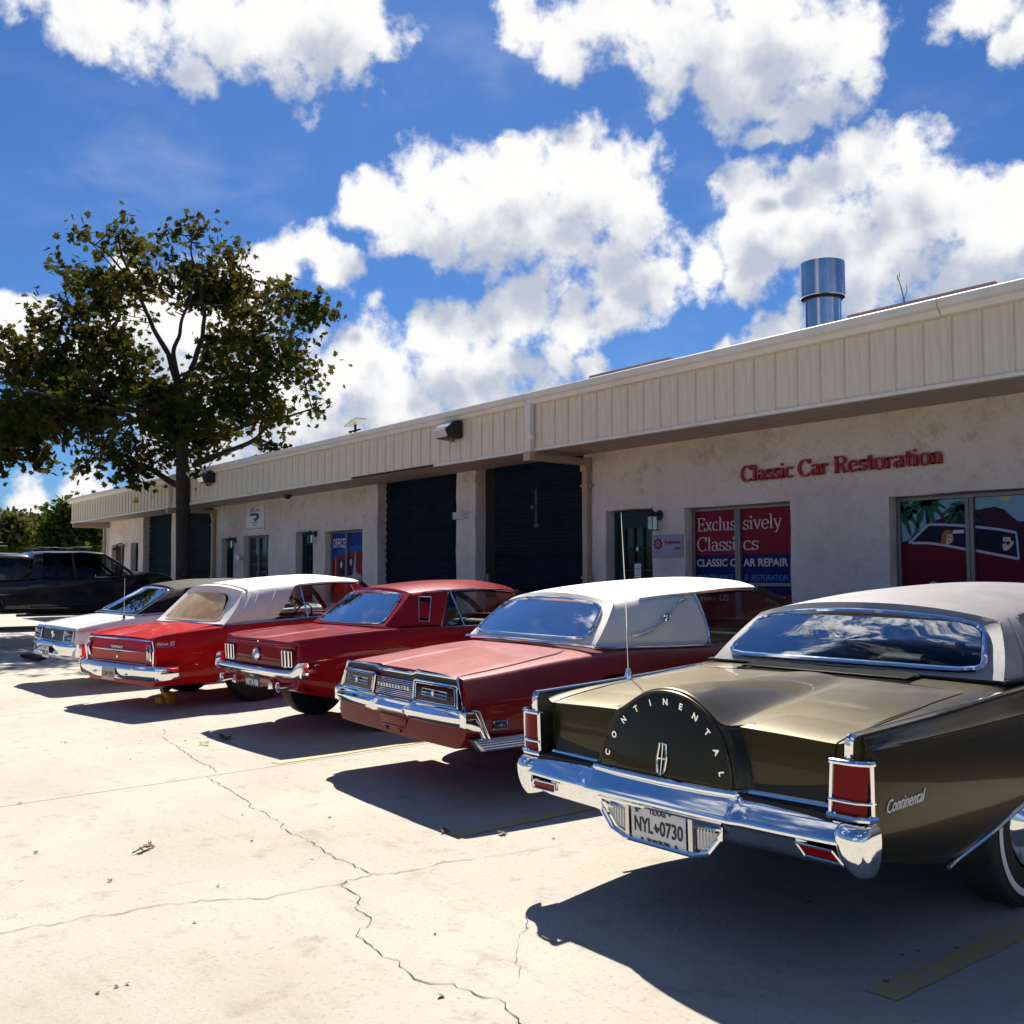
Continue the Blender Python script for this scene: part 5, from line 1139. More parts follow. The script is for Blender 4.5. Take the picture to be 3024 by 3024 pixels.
    interior(c, 1.85, 3.85, .70, 'vinylr', seat='whiteint', belt=.86)
    mr = c.add('rear_view_mirror', M().box((0, 3.30, 1.20), (.24, .03, .07)).tube([(0, 3.32, 1.22), (0, 3.38, 1.27)], .008), 'black', bev=.01)
    return c
TBIRD = build_tbird()
# ================================================================== dark red pony car
MT['candyred'] = paint('dark_red_paint', (.26, .004, .012), .30, .05, dust=.04, dirt=(.5, .3, .3))
def build_mustang():
    c = Car('pony_coupe', 'dark red hardtop coupe with triple bar tail lamps and black plate', -9.0, 3.77, 2.1)
    wd = C((.1, .848), (.5, .885), (1.1, .925), (1.6, .93), (3.0, .93), (3.6, .93), (4.6, .80))
    ws = C((.1, .868), (.3, .884), (1.05, .912), (1.55, .914), (1.9, .88), (2.6, .875), (3.2, .885), (4.4, .85))
    mid = C((.1, .80), (.5, .838), (1.5, .85), (3.5, .85), (4.4, .80)); us = C((.1, .725), (.4, .755), (1.5, .775), (3., .775), (4.5, .70))
    def sec(v):
        m, s, d, w = mid(v), us(v), wd(v), ws(v)
        return (v, [(0, d), (.38, d-.004), (.60, d-.012), (s-.05, w-.002), (s, w-.004)], [(s+.035, w-.045), (m-.004, .72), (m, .66), (m-.006, .50), (m-.025, zb(v)+.06), (m-.06, zb(v))])
    zb = C((.1, .44), (.3, .37), (.6, .30), (1., .26), (4.6, .26))
    rear = lambda u, w: .13+.13*(w-.62)+.015*(abs(u)/.75)**3+.04*sst(.6, .4, w)
    front = lambda u, w: 4.52-.05*(u/.8)**2
    me = lattice([sec(v) for v in (.14, .24, .5, .85, 1.2, 1.6, 2.0, 2.5, 3.0, 3.5, 4.0, 4.4, 4.52)], rear, front, [(4, .45)], [(3, .3)], .55)
    c.shell(me, 'candyred', [(arch(1.10, .32, .39, flat=.95), .55), (arch(3.84, .32, .39), .55)], [(-.62, 1.5), (.62, 1.5), (.67, 1.9), (.67, 3.0), (-.67, 3.0), (-.67, 1.9)])
    # recessed tail panel, lid lip, lamps, cap
    y = lambda u, z: rear(u, z)-.002
    pn = [(-.735, .785), (.735, .785), (.745, .628), (-.745, .628)]
    tp = c.add('tail_panel', M().prism(pn, lambda a, b: (a, y(a, b)-.004, b), lambda a, b: (a, y(a, b)+.02, b)), 'candyred')
    c.add('lid_lip', M().tube([(x, rear(x, .80)-.012+.01*(abs(x)/.72)**3, .802) for x in [-.72+1.44*i/16 for i in range(17)]], .020, 8, flat=(.8, .9, (0, 0, 1))), 'candyred', tp)
    c.gap([(-.63, -.2, .822), (0, -.2, .824), (.63, -.2, .822)], (0, 1, 0), .003)
    for sg in (1, -1):
        la = c.add('tail_lamp', M().box((sg*.606, y(.6, .70)+.004, .70), (.20, .03, .145)), 'lensd', tp, bev=.008)
        for k in range(3):
            x = sg*.606+(k-1)*.066
            def bz(hw, h, d): return [(x-hw, y(.6, .7)-d, .70+h), (x+hw, y(.6, .7)-d, .70+h), (x+hw, y(.6, .7)-d+.006, .70-h), (x-hw, y(.6, .7)-d+.006, .70-h)]
            c.add('lamp_bezel', M().tube(bz(.027, .069, .020), .0048, 6, closed=True), 'chrome', la)
        c.add('lamp_bezel', M().tube([(sg*.606-.10, y(.6, .70)-.012, .626), (sg*.606+.10, y(.6, .7)-.012, .626)], .008, 6), 'chrome', la)
        c.gap([(sg*.665, .2, 1.3), (sg*.665, .5, 1.3), (sg*.66, 1.0, 1.3)], (0, 0, -1), .003)
    cap = c.add('fuel_cap', M().lathe([(.02, .062), (-.012, .062), (-.022, .052), (-.018, .044), (-.026, .034), (-.030, .0)], 32, (0, y(0, .71)-.006, .708), 'y'), 'chrome', tp)
    c.add('cap_horse', M().tube([(-.022, -.0+y(0, .71)-.036, .700), (.0, y(0, .71)-.037, .712), (.022, y(0, .71)-.036, .703)], .006, 6), 'alu', cap)
    em = c.hit((0, .3, 1.3), (0, 0, -1)); c.add('deck_emblem', M().prism([(-.014, .836), (.014, .836), (.010, .815), (0, .806), (-.010, .815)], lambda a, b: (a, rear(0, .82)-.014, b), lambda a, b: (a, rear(0, .82)+.01, b)), 'chrome')
    # bumper
    def bs(x):
        k = abs(x)/.80; yy = .035+.045*k**4
        return [(x, yy+.06, .606), (x, yy+.02, .608), (x, yy-.004, .600), (x, yy-.012, .585), (x, yy-.008, .565), (x, yy+.006, .545), (x, yy+.03, .532), (x, yy+.06, .535)]
    rows = [bs(-.80+1.6*i/50) for i in range(51)]
    bp_ = c.add('bumper', M().grid(rows), 'chrome', ang=50)
    for sg in (1, -1):
        rr = []
        for t in range(9):
            f = t/8; x = .785+.085*sin(f*pi/2); yy = .072+.13*f**1.5; lift = .075*sst(.05, .55, f)
            rr.append([(sg*(x-.03), yy+.03*(1-f), .606+lift), (sg*(x), yy-.004, .602+lift), (sg*(x+.008), yy-.006, .57+lift*.5), (sg*(x+.002), yy, .545), (sg*(x-.03), yy+.02*(1-f), .532)])
        c.add('bumper_end', M().grid(rr), 'chrome', bp_, ang=60, solid=.008)
    # valance, exhaust trumpets, plate
    va = c.add('valance', M().grid([[(x, .16, .56), (x, .11+.05*(abs(x)/.8)**3, .52), (x, .13+.05*(abs(x)/.8)**3, .45), (x, .20+.05*(abs(x)/.8)**3, .425-.02*(x+.8)/1.6), (x, .32, .42)] for x in [-.80+1.6*i/24 for i in range(25)]]), 'candyred', ang=60)
    for sg in (1, -1):
        for x, q in ((.60, 0), (.41, 1)):
            if q: c.add('exhaust_fin', M().prism([(-.005, .0), (.085, .01), (.06, .07), (.0, .085)], lambda a, b: (sg*(x-.06+a), .07+b*.1, .415+b), lambda a, b: (sg*(x-.06+a*.6), .15, .42+b)), 'chrome', va)
            else:
                ex = c.add('exhaust_tip', M().lathe([(.22, .030), (.10, .033), (.03, .042), (.02, .044), (.022, .037), (.10, .028)], 24, (sg*x, .02, .455), 'y'), 'chrome', va)
                c.add('exhaust_bore', M().disc((sg*x, .11, .455), .03, 16, 'y', .001), 'matt', ex)
    plate(c, (.02, .070, .478), .30, .125, [('TEXAS', .026, 0, .032, .085), ('MTX·88', .078, 0, -.048, .25)], 'platetxt', 'white', 4)
    # side crease and trim marks
    for sg in (1, -1):
        c.add('side_crease', M().tube(c.on([(sg*1.3, .30, .735), (sg*1.3, .5, .738), (sg*1.3, .9, .74), (sg*1.3, 1.35, .735)], (-sg, 0, 0), .0), .006, 6), 'candyred')
        c.add('quarter_badge', M().tube(c.on([(sg*1.3, .285, .636), (sg*1.3, .31, .650), (sg*1.3, .34, .638)], (-sg, 0, 0), .003), .006, 6), 'chrome')
        for v in (1.10, 3.84): c.wheel(sg*.70, v, .345, .20, [(.085, .02), (.09, .05), (.05, .07), (.06, .12), (.09, .16), (.06, .18)], .18, sg)
    P = dict(hdr_corner=(.555, 1.50, 1.232), hdr_mid=(0, 1.44, 1.262), front=(.55, 2.86, 1.20), front_mid=(0, 2.93, 1.235), rail_u=((1.4, .56), (2.2, .60), (2.9, .55)), rail_w=((1.5, 1.232), (1.85, 1.246), (2.2, 1.25), (2.6, 1.232), (2.86, 1.195)),
             crown=((1.4, 1.27), (1.7, 1.312), (2.2, 1.336), (2.6, 1.325), (2.93, 1.25)), belt_u=((1.1, .725), (1.7, .755), (3.3, .74)), belt_w=((1.1, .928), (1.55, .925), (1.8, .892), (2.6, .885), (3.2, .90)),
             base_corner=(.70, 1.10, .930), base_mid=(0, 1.055, .930), pillar_m='black', pillar_top=1.93, pillar_base=1.72, ws_corner=(.63, 3.30, .92), ws_mid=(0, 3.46, .93), glass=((.62, 1.135, .948), (0, 1.085, .945), (.50, 1.455, 1.218), (0, 1.40, 1.242)), bulge=.012, round=1, trim_r=.010, gbow=.5, sw0=.0)
    G_ = greenhouse(c, P, 'candyred')
    for sg in (1, -1):
        def Sx(v, w):
            L_ = sorted((p for r in G_['sail'][sg] for p in r), key=lambda p: (p.y-v)**2+(p.z-w)**2)[:4]; q = [1/(1e-4+(p.y-v)**2+(p.z-w)**2) for p in L_]
            return sum(p.x*a for p, a in zip(L_, q))/sum(q)
        qw = [(1.47, .962), (1.59, .952), (1.695, 1.185), (1.565, 1.192)]
        pts = [Vector((Sx(a, b)+sg*.006, a, b)) for a, b in qw]
        mm = M(); mm.v = [tuple(p) for p in pts]; mm.f = [(0, 1, 2, 3)]
        w_ = c.add('quarter_window', mm, 'glassd', solid=.004)
        c.add('window_trim', M().tube(pts, .008, 6, closed=True), 'chrome', w_)
        top, bot = G_['side'][sg == -1]
        # opening edge, vent bar, belt trim
        c.add('window_trim', M().tube(curve_pts([bot[0]+Vector((sg*.012, 0, 0)), bot[0].lerp(top[0], .5)+Vector((sg*.012, 0, 0)), top[0]+Vector((sg*.012, 0, 0))]+[t+Vector((sg*.014, 0, .004)) for t in top[1:]], 3), .009, 6), 'chrome')
        c.add('vent_bar', M().tube([top[0]+Vector((sg*.012, .03, 0)), (sg*.735, 2.02, .885)], .010, 6), 'chrome')
        c.add('belt_trim', M().tube([b+Vector((sg*.015, 0, .004)) for b in bot], .006, 6), 'chrome')
    for sg in (1, -1): c.gap([(sg*1.4, 1.86, .84), (sg*1.4, 1.90, .6), (sg*1.4, 1.88, .33)], (-sg, 0, 0), .003)
    interior(c, 1.55, 3.15, .64, 'vinylr', belt=.88)
    c.add('sun_visor', M().box((.28, 2.72, 1.17), (.18, .012, .09), Matrix.Rotation(radians(20), 3, 'X')), 'black')
    c.add('windscreen_card', M().box((.42, 2.98, 1.08), (.17, .004, .17), Matrix.Rotation(radians(45), 3, 'Y')), 'white')
    c.add('windscreen_card', M().box((.10, 3.12, 1.0), (.12, .004, .05)), 'white')
    return c
MUSTANG = build_mustang()
# ================================================================== bright red convertible with a white top
MT['brightred'] = paint('bright_red_paint', (.52, .008, .011), .32, .0, dust=.04, dirt=(.6, .3, .3))
MT['canvas'] = mat('white_canvas_top', (.80, .77, .71), .75, var=.05, vscale=5, bump=.35, bscale=14)
MT['tanwin'] = mat('yellowed_plastic_window', (.74, .52, .20), .3, coat=.4, var=.25, vscale=5, bump=.5, bscale=7)
def build_nova():
    c = Car('convertible', 'bright red convertible with raised white canvas top and tan plastic window', -11.7, 3.36, 10.5)
    wd = C((.0, .765), (.4, .815), (1., .88), (1.6, .885), (3.2, .885), (3.7, .88), (4.6, .78))
    ws = C((.0, .775), (.19, .815), (.78, .852), (1.6, .868), (2.4, .87), (3.3, .87), (4.5, .79))
    mid = C((0, .80), (.4, .845), (1.2, .865), (3.4, .865), (4.5, .80)); us = C((0, .725), (.4, .765), (1.2, .79), (3.2, .79), (4.5, .74))
    zb = C((0, .265), (.4, .245), (.8, .23), (4.6, .23))
    def sec(v):
        m, s, d, w = mid(v), us(v), wd(v), ws(v)
        return (v, [(0, d), (.38, d-.004), (.60, d-.012), (s-.04, w-.006), (s, w-.002)], [(s+.030, w-.035), (m-.004, .655), (m, .61), (m-.008, .46), (m-.02, zb(v)+.06), (m-.06, zb(v))])
    rear = lambda u, w: .06+.10*max(0, w-.64)-.05*exp(-((w-.63)/.06)**2)*.3+.02*(abs(u)/.8)**3
    front = lambda u, w: 4.55-.06*(u/.8)**2
    me = lattice([sec(v) for v in (.06, .18, .45, .8, 1.15, 1.6, 2.1, 2.6, 3.1, 3.6, 4.1, 4.45, 4.55)], rear, front, [(4, .35)], [(2, .5)], .6)
    ra = [(.74, -.1), (.76, .20), (.85, .30), (.95, .42), (1.10, .52), (1.34, .55), (1.56, .50), (1.70, .38), (1.74, .22), (1.74, -.1)]
    c.shell(me, 'brightred', [(ra, .55), (arch(3.95, .33, .37), .55)], [(-.64, 1.30), (.64, 1.30), (.68, 1.7), (.68, 3.1), (-.68, 3.1), (-.68, 1.7)], floor=.30)
    U = C((.10, .64), (.5, .655), (.95, .62))
    deck(c, 'trunk_lid', U, (.085, .93), lambda u, v: wd(v)+.006-.014*(abs(u)/.64)**2+.010*exp(-(u/.16)**2)*sst(.08, .4, v), 'brightred', nu=32, nv=16)
    for sg in (1, -1): c.gap([(sg*.645, .12, 1.3), (sg*.66, .5, 1.3), (sg*.63, .93, 1.3)], (0, 0, -1), .003)
    y = lambda u, z: rear(u, z)-.003
    out = [(-.655, .752), (.655, .752), (.742, .742), (.793, .640), (.765, .482), (-.765, .482), (-.793, .640), (-.742, .742)]
    tp = c.add('tail_panel', M().prism([(a*.82, b) for a, b in ((-.78, .735), (.78, .735), (.78, .485), (-.78, .485))], lambda a, b: (a, y(a, b)-.002, b), lambda a, b: (a, y(a, b)+.02, b)), 'brightred')
    c.add('panel_trim', M().tube([(a, y(a, b)-.010, b) for a, b in [(.76, .484), (.792, .640), (.742, .742), (.655, .752), (-.655, .752), (-.742, .742), (-.792, .640), (-.76, .484)]], .010, 6), 'chrome', tp)
    c.add('panel_trim', M().tube([(-.63, y(.6, .49)-.008, .487), (.63, y(.6, .49)-.008, .487)], .007, 6), 'chrome', tp)
    for sg in (1, -1):
        q = [(sg*.655, .700), (sg*.715, .702), (sg*.750, .640), (sg*.725, .540), (sg*.672, .542), (sg*.678, .640)]
        la = c.add('tail_lamp', M().prism(q, lambda a, b: (a, y(a, b)-.014, b), lambda a, b: (a, y(a, b)+.01, b)), 'lens', tp)
        c.add('lamp_frame', M().tube([(a, y(a, b)-.016, b) for a, b in q], .011, 6, closed=True), 'chrome', la)
        c.add('reverse_lens', M().prism([(sg*.684, .625), (sg*.742, .625), (sg*.724, .548), (sg*.680, .548)], lambda a, b: (a, y(a, b)-.018, b), lambda a, b: (a, y(a, b), b)), 'lensw', la)
    c.add('tail_spear', M().tube([(-.60, y(.5, .625)-.004, .625), (-.2, y(0, .63)-.012, .629), (.2, y(0, .63)-.012, .629), (.60, y(.5, .625)-.004, .625)], [.003, .010, .010, .003], 6), 'chrome', tp)
    label_on('lettering', 'CHEVROLET', .036, (-.135, y(0, .66)-.004, .648), 'chrome', tp, width=.27, depth=.003)
    c.add('tail_badge', M().box((0, y(0, .615)-.012, .612), (.15, .012, .022)), 'black', tp, bev=.003)
    c.add('trunk_lock', M().lathe([(0, .020), (-.010, .018), (-.012, .0)], 16, (0, y(0, .55)-.002, .555), 'y'), 'chrome', tp)
    # bumper with wrapped ends
    def bs(x):
        k = abs(x)/.9; yy = -.035+.085*k**3.5
        return [(x, yy+.05, .487), (x, yy+.012, .484), (x, yy-.008, .470), (x, yy-.016, .435), (x, yy-.012, .395), (x, yy+.004, .350), (x, yy+.025, .322), (x, yy+.05, .318)]
    bp_ = c.add('bumper', M().grid([bs(-.88+1.76*i/50) for i in range(51)]), 'chrome', ang=50)
    for sg in (1, -1):
        rr = []
        for t in range(9):
            f = t/8; x = .865+.065*sin(f*pi/2); yy = .028+.24*f**1.5
            rr.append([(sg*(x-.03), yy+.03, .492-.02*f), (sg*x, yy-.002, .488-.02*f), (sg*(x+.012), yy-.008, .44-.01*f), (sg*(x+.006), yy-.004, .38+.01*f), (sg*(x-.006), yy+.01, .318+.03*f), (sg*(x-.03), yy+.03, .312+.04*f)])
        c.add('bumper_end', M().grid(rr), 'chrome', bp_, ang=60, solid=.008)
        for x, z in ((.50, .45), (.36, .375)): c.add('bumper_bolt', M().lathe([(.004, .017), (-.008, .013), (-.011, .0)], 12, (sg*x, bs(x)[3][1], z), 'y'), 'chrome', bp_)
    plate(c, (0, -.062, .375), .30, .140, [('L34·593', .075, 0, -.030, .25)], MT['plold'], MT['plred'], -4)
    # script on the rear quarter
    for sg in (1, -1):
        label_on('script', 'Nova SS', .066, (sg*(c.side_x(sg, .09, .09, .71, .004) if sg > 0 else c.side_x(sg, .28, .28, .71, .004)), .09 if sg > 0 else .28, .693), 'white', c.o, ((c.side_x(sg, .28, .28, .71)-c.side_x(sg, .09, .09, .71))/.19, sg, .0), (0, 0, 1), width=.20, depth=.003, shear=.45, bold=.0)
        c.add('script_bar', M().tube(c.on([(sg*1.4, .095, .684), (sg*1.4, .19, .684), (sg*1.4, .28, .684)], (-sg, 0, 0), .002), .004, 6), 'chrome')
        c.add('side_crease', M().tube(c.on([(sg*1.3, .12, .468), (sg*1.3, .4, .482), (sg*1.3, .68, .49)], (-sg, 0, 0), 0), .005, 6), 'brightred')
        c.add('fender_trim', M().tube(c.on([(sg*(us(v)+.002), v, 1.3) for v in (.10, .2, .3)], (0, 0, -1), .002), .006, 6), 'chrome')
        for v in (1.34, 3.95):
            w = c.wheel(sg*.755, v, .365, .21, [(.085, .0), (.09, .035), (.082, .04), (.070, .075), (.055, .145), (.050, .155), (.095, .175), (.10, .20), (.07, .205)], .205, sg, rim_m=MT['slotrim'])
            for k in range(8):
                a = 2*pi*k/8; obj('slot', M().disc((sg*.062, .115*cos(a), .115*sin(a)), .021, 12, 'x', .004), 'matt', w)
            obj('hub_cap', M().lathe([(sg*.08, .038), (sg*.105, .034), (sg*.11, 0)], 20), 'chrome', w)
    c.add('exhaust_pipe', M().tube([(.45, .9, .27), (.47, .45, .22), (.48, .35, .17)], .03, 10), 'under')
    # canvas top
    P = dict(hdr_corner=(.60, 1.28, 1.235), hdr_mid=(0, 1.20, 1.285), front=(.60, 3.05, 1.285), front_mid=(0, 3.12, 1.325), rail_u=((1.2, .60), (1.7, .655), (2.4, .66), (3.1, .60)), rail_w=((1.28, 1.235), (1.6, 1.275), (2.0, 1.292), (2.5, 1.31), (3.05, 1.292)),
             crown=((1.2, 1.29), (1.45, 1.335), (1.9, 1.375), (2.6, 1.398), (3.1, 1.335)), belt_u=((.9, .765), (1.6, .77), (3.3, .77)), belt_w=((.9, .868), (1.6, .882), (2.5, .885), (3.4, .90)),
             base_corner=(.765, .93, .872), base_mid=(0, .86, .885), pillar_top=1.98, pillar_base=1.60, ws_corner=(.66, 3.45, .90), ws_mid=(0, 3.62, .91), glass=((.64, .955, .895), (0, .89, .905), (.44, 1.235, 1.195), (0, 1.165, 1.235)), bulge=.055, round=3, trim_r=.006, gbow=.3, sail_bow=.02, pillar_m='black', drip0=5)
    G_ = greenhouse(c, P, 'canvas', trim=None, glass_m='tanwin')
    c.add('window_seam', M().tube([p+Vector((0, -.004, .002)) for p in G_['inner']], .008, 6, closed=True), 'canvas')
    top = [Vector((0, 0, 0))]
    # piping along the rear bow, foot trim, folds in the cloth
    c.add('bow_seam', M().tube([Vector(G_['roof_fn'](1.34, k/10))+Vector((0, 0, .004)) for k in range(-10, 11)], .008, 6), 'canvas', G_['roof'])
    for sg in (1, -1):
        rows = G_['sail'][sg]
        for k, amp in ((1, .012), (2, .010), (4, .008)):
            c.add('cloth_fold', M().tube([p+Vector((sg*.001, 0, 0)) for p in rows[k]], [.002, .007, .012, .013, .011, .008, .005, .002], 6), 'canvas', G_['roof'])
        bt = [(sg*.772, .925, .866), (sg*.785, 1.2, .872), (sg*.786, 1.6, .880), (sg*.785, 2.2, .888), (sg*.78, 3.0, .895)]
        c.add('belt_trim', M().tube(curve_pts(bt, 5), .009, 6), 'chrome')
        tp_, bt_ = G_['side'][sg == -1]
        c.add('window_trim', M().tube([(sg*.755, 2.10, .89), (sg*.66, 2.06, 1.262)], .010, 6), 'chrome')
        c.add('vent_bar', M().tube([(sg*.755, 3.0, .895), (sg*.64, 2.86, 1.262)], .009, 6), 'chrome')
        mr = c.add('door_mirror', M().lathe([(0, .0), (.012, .045), (.03, .052), (.055, .03), (.06, 0)], 20, (sg*.86, 3.02, .99), 'y'), 'chrome')
        c.add('mirror_stalk', M().tube([(sg*.80, 3.06, .89), (sg*.86, 3.05, .97)], .009, 6), 'chrome', mr)
    c.add('belt_trim', M().tube([(-.77, .925, .868), (-.4, .872, .880), (0, .848, .886), (.4, .872, .880), (.77, .925, .868)], .008, 6), 'chrome')
    interior(c, 1.45, 3.35, .66, 'redint', seat='redint', belt=.87)
    return c
MT['slotrim'] = mat('slotted_rim', (.62, .62, .63), .3, .25)
MT['plold'] = mat('old_plate', (.55, .50, .42), .5, var=.2, vscale=12); MT['plred'] = mat('plate_maroon', (.16, .03, .03), .5)
NOVA = build_nova()
# ================================================================== white coupe with a black vinyl roof
MT['whitepaint'] = paint('white_paint', (.82, .82, .82), .30, 0, dust=.04)
MT['vinylblack'] = mat('black_vinyl_roof', (.012, .013, .016), .7, spec=.15, bump=.35, bscale=160)
MT['meshgrille'] = mat('dark_mesh_grille', (.05, .05, .05), .4, .6, bump=.6, bscale=200)
def build_white():
    c = Car('white_coupe', 'white hardtop coupe with black vinyl roof and louvred tail lamps', -14.6, 3.28, 3.0)
    wd = C((.1, .775), (.5, .85), (1., .905), (1.6, .915), (3.6, .92), (4., .92), (5.1, .82))
    ws = C((.1, .765), (.3, .805), (.7, .86), (1.1, .90), (1.6, .905), (2.4, .88), (4., .89), (5.1, .80))
    mid = C((.1, .905), (.6, .945), (1.5, .96), (3.5, .96), (5., .90)); us = C((.1, .84), (.6, .85), (1.5, .84), (3.5, .85), (5., .82))
    zb = C((.1, .37), (.6, .29), (1., .27), (5.2, .27))
    def sec(v):
        m, s, d, w = mid(v), us(v), wd(v), ws(v)
        return (v, [(0, d), (.42, d-.004), (.66, d-.012), (s-.05, w+.002), (s, w-.008)], [(s+.04, w-.05), (m-.004, .68), (m, .60), (m-.006, .46), (m-.03, zb(v)+.06), (m-.08, zb(v))])
    rear = lambda u, w: .12+.16*(w-.6)+.02*(abs(u)/.9)**3
    front = lambda u, w: 5.1-.05*(u/.9)**2
    me = lattice([sec(v) for v in (.13, .24, .5, .9, 1.3, 1.7, 2.3, 3.0, 3.7, 4.2, 4.7, 5.0, 5.1)], rear, front, [(4, .3)], [(2, .3)], .6)
    c.shell(me, 'whitepaint', [(arch(1.3, .34, .40, flat=.95), .6), (arch(4.2, .34, .40), .6)], [(-.70, 1.5), (.70, 1.5), (.75, 2.0), (.75, 3.5), (-.75, 3.5), (-.75, 2.0)])
    y = lambda u, z: rear(u, z)-.004
    tp = c.add('tail_panel', M().prism([(-.50, .735), (.50, .735), (.48, .59), (-.48, .59)], lambda a, b: (a, y(a, b)-.006, b), lambda a, b: (a, y(a, b)+.02, b)), 'meshgrille')
    c.add('panel_trim', M().tube([(a, y(a, b)-.010, b) for a, b in ((-.84, .742), (0, .746), (.84, .742), (.83, .585), (-.83, .585))], .009, 6, closed=True), 'chrome', tp)
    c.add('tail_badge', M().lathe([(.0, .05), (-.014, .045), (-.018, .0)], 24, (-.0, y(0, .665)-.004, .665), 'y'), 'chrome', tp)
    for sg in (1, -1):
        la = c.add('tail_lamp', M().box((sg*.66, y(.6, .665)-.004, .665), (.32, .03, .14)), 'lensd', tp, bev=.006)
        for z in (.60, .633, .666, .699, .732): c.add('lamp_louvre', M().tube([(sg*.50, y(.5, z)-.020, z), (sg*.82, y(.8, z)-.016, z)], .0042, 6), 'chrome', la)
        for x in (.50, .82): c.add('lamp_louvre', M().tube([(sg*x, y(x, .6)-.018, .60), (sg*x, y(x, .73)-.016, .732)], .008, 6), 'chrome', la)
        c.gap([(sg*.70, .25, 1.3), (sg*.70, .6, 1.3), (sg*.68, .95, 1.3)], (0, 0, -1), .003)
        label_on('script', 'Supreme', .085, (sg*c.side_x(sg, .16, .42, .74), .16 if sg > 0 else .42, .725), 'alu', c.o, (0, sg, 0), (0, 0, 1), width=.26, depth=.003, shear=.4)
        for v in (1.3, 4.2): c.wheel(sg*.78, v, .345, .19, [(.085, .0), (.09, .06), (.06, .10), (.08, .17), (.06, .19)], .19, sg)
        c.add('marker_lamp', M().disc((sg*.945, .22, .55), .016, 12, 'x', .012), 'lens')
    def bs(x):
        k = abs(x)/.9; yy = .03+.10*k**4; g = .03*exp(-((abs(x)-.40)/.10)**2)
        return [(x, yy+.08, .578), (x, yy+.02-g, .575), (x, yy-.005-g, .55), (x, yy-g*.6, .51), (x, yy+.012, .47), (x, yy+.005-g*.6, .43), (x, yy+.03, .395), (x, yy+.08, .39)]
    bp_ = c.add('bumper', M().grid([bs(-.91+1.82*i/50) for i in range(51)]), 'chrome', ang=60)
    for sg in (1, -1): c.add('bumper_end', M().grid([[(sg*(.90+.035*sin(f*pi/2)), .13+.16*f, z) for z in (.57, .50, .42, .40)] for f in (0, .25, .5, 1)]), 'chrome', bp_, solid=.008)
    plate(c, (.02, .015, .44), .30, .15, [('TEXAS', .026, 0, .045, .09), ('BTK·67', .085, 0, -.04, .25)], 'white', 'platetxt', 0)
    P = dict(hdr_corner=(.60, 1.56, 1.225), hdr_mid=(0, 1.50, 1.268), front=(.58, 2.95, 1.245), front_mid=(0, 3.03, 1.285), rail_u=((1.5, .60), (2.1, .655), (3., .585)), rail_w=((1.55, 1.225), (1.9, 1.245), (2.4, 1.258), (2.95, 1.24)),
             crown=((1.5, 1.275), (1.75, 1.32), (2.1, 1.348), (2.6, 1.345), (3.03, 1.29)), belt_u=((.9, .80), (1.9, .82), (4., .80)), belt_w=((.9, .895), (1.6, .91), (2.4, .895), (4., .90)),
             base_corner=(.80, .95, .905), base_mid=(0, .93, .915), pillar_top=2.02, pillar_base=2.05, ws_corner=(.70, 3.5, .91), ws_mid=(0, 3.70, .92), glass=((.70, .985, .925), (0, .96, .93), (.555, 1.525, 1.215), (0, 1.475, 1.25)), bulge=.02, round=1, trim_r=.012, gbow=.5)
    G_ = greenhouse(c, P, 'vinylblack')
    c.add('roof_foot_trim', M().tube([(-.815, .94, .905), (0, .915, .918), (.815, .94, .905)], .009, 6), 'chrome')
    for sg in (1, -1): c.add('roof_foot_trim', M().tube(curve_pts([(sg*.815, .94, .905), (sg*.835, 1.4, .912), (sg*.838, 2.05, .902)], 4), .009, 6), 'chrome')
    an = c.add('aerial', M().tube([(.82, .78, .89), (.825, .785, 1.15), (.832, .79, 1.40)], [.005, .004, .003], 6), 'alu')
    c.add('aerial_base', M().lathe([(0, .008), (.02, .012), (-.02, .02)], 12, (.82, .78, .89), 'z'), 'black', an)
    interior(c, 1.6, 3.4, .68, 'vinylr', belt=.88)
    return c
WHITE = build_white()
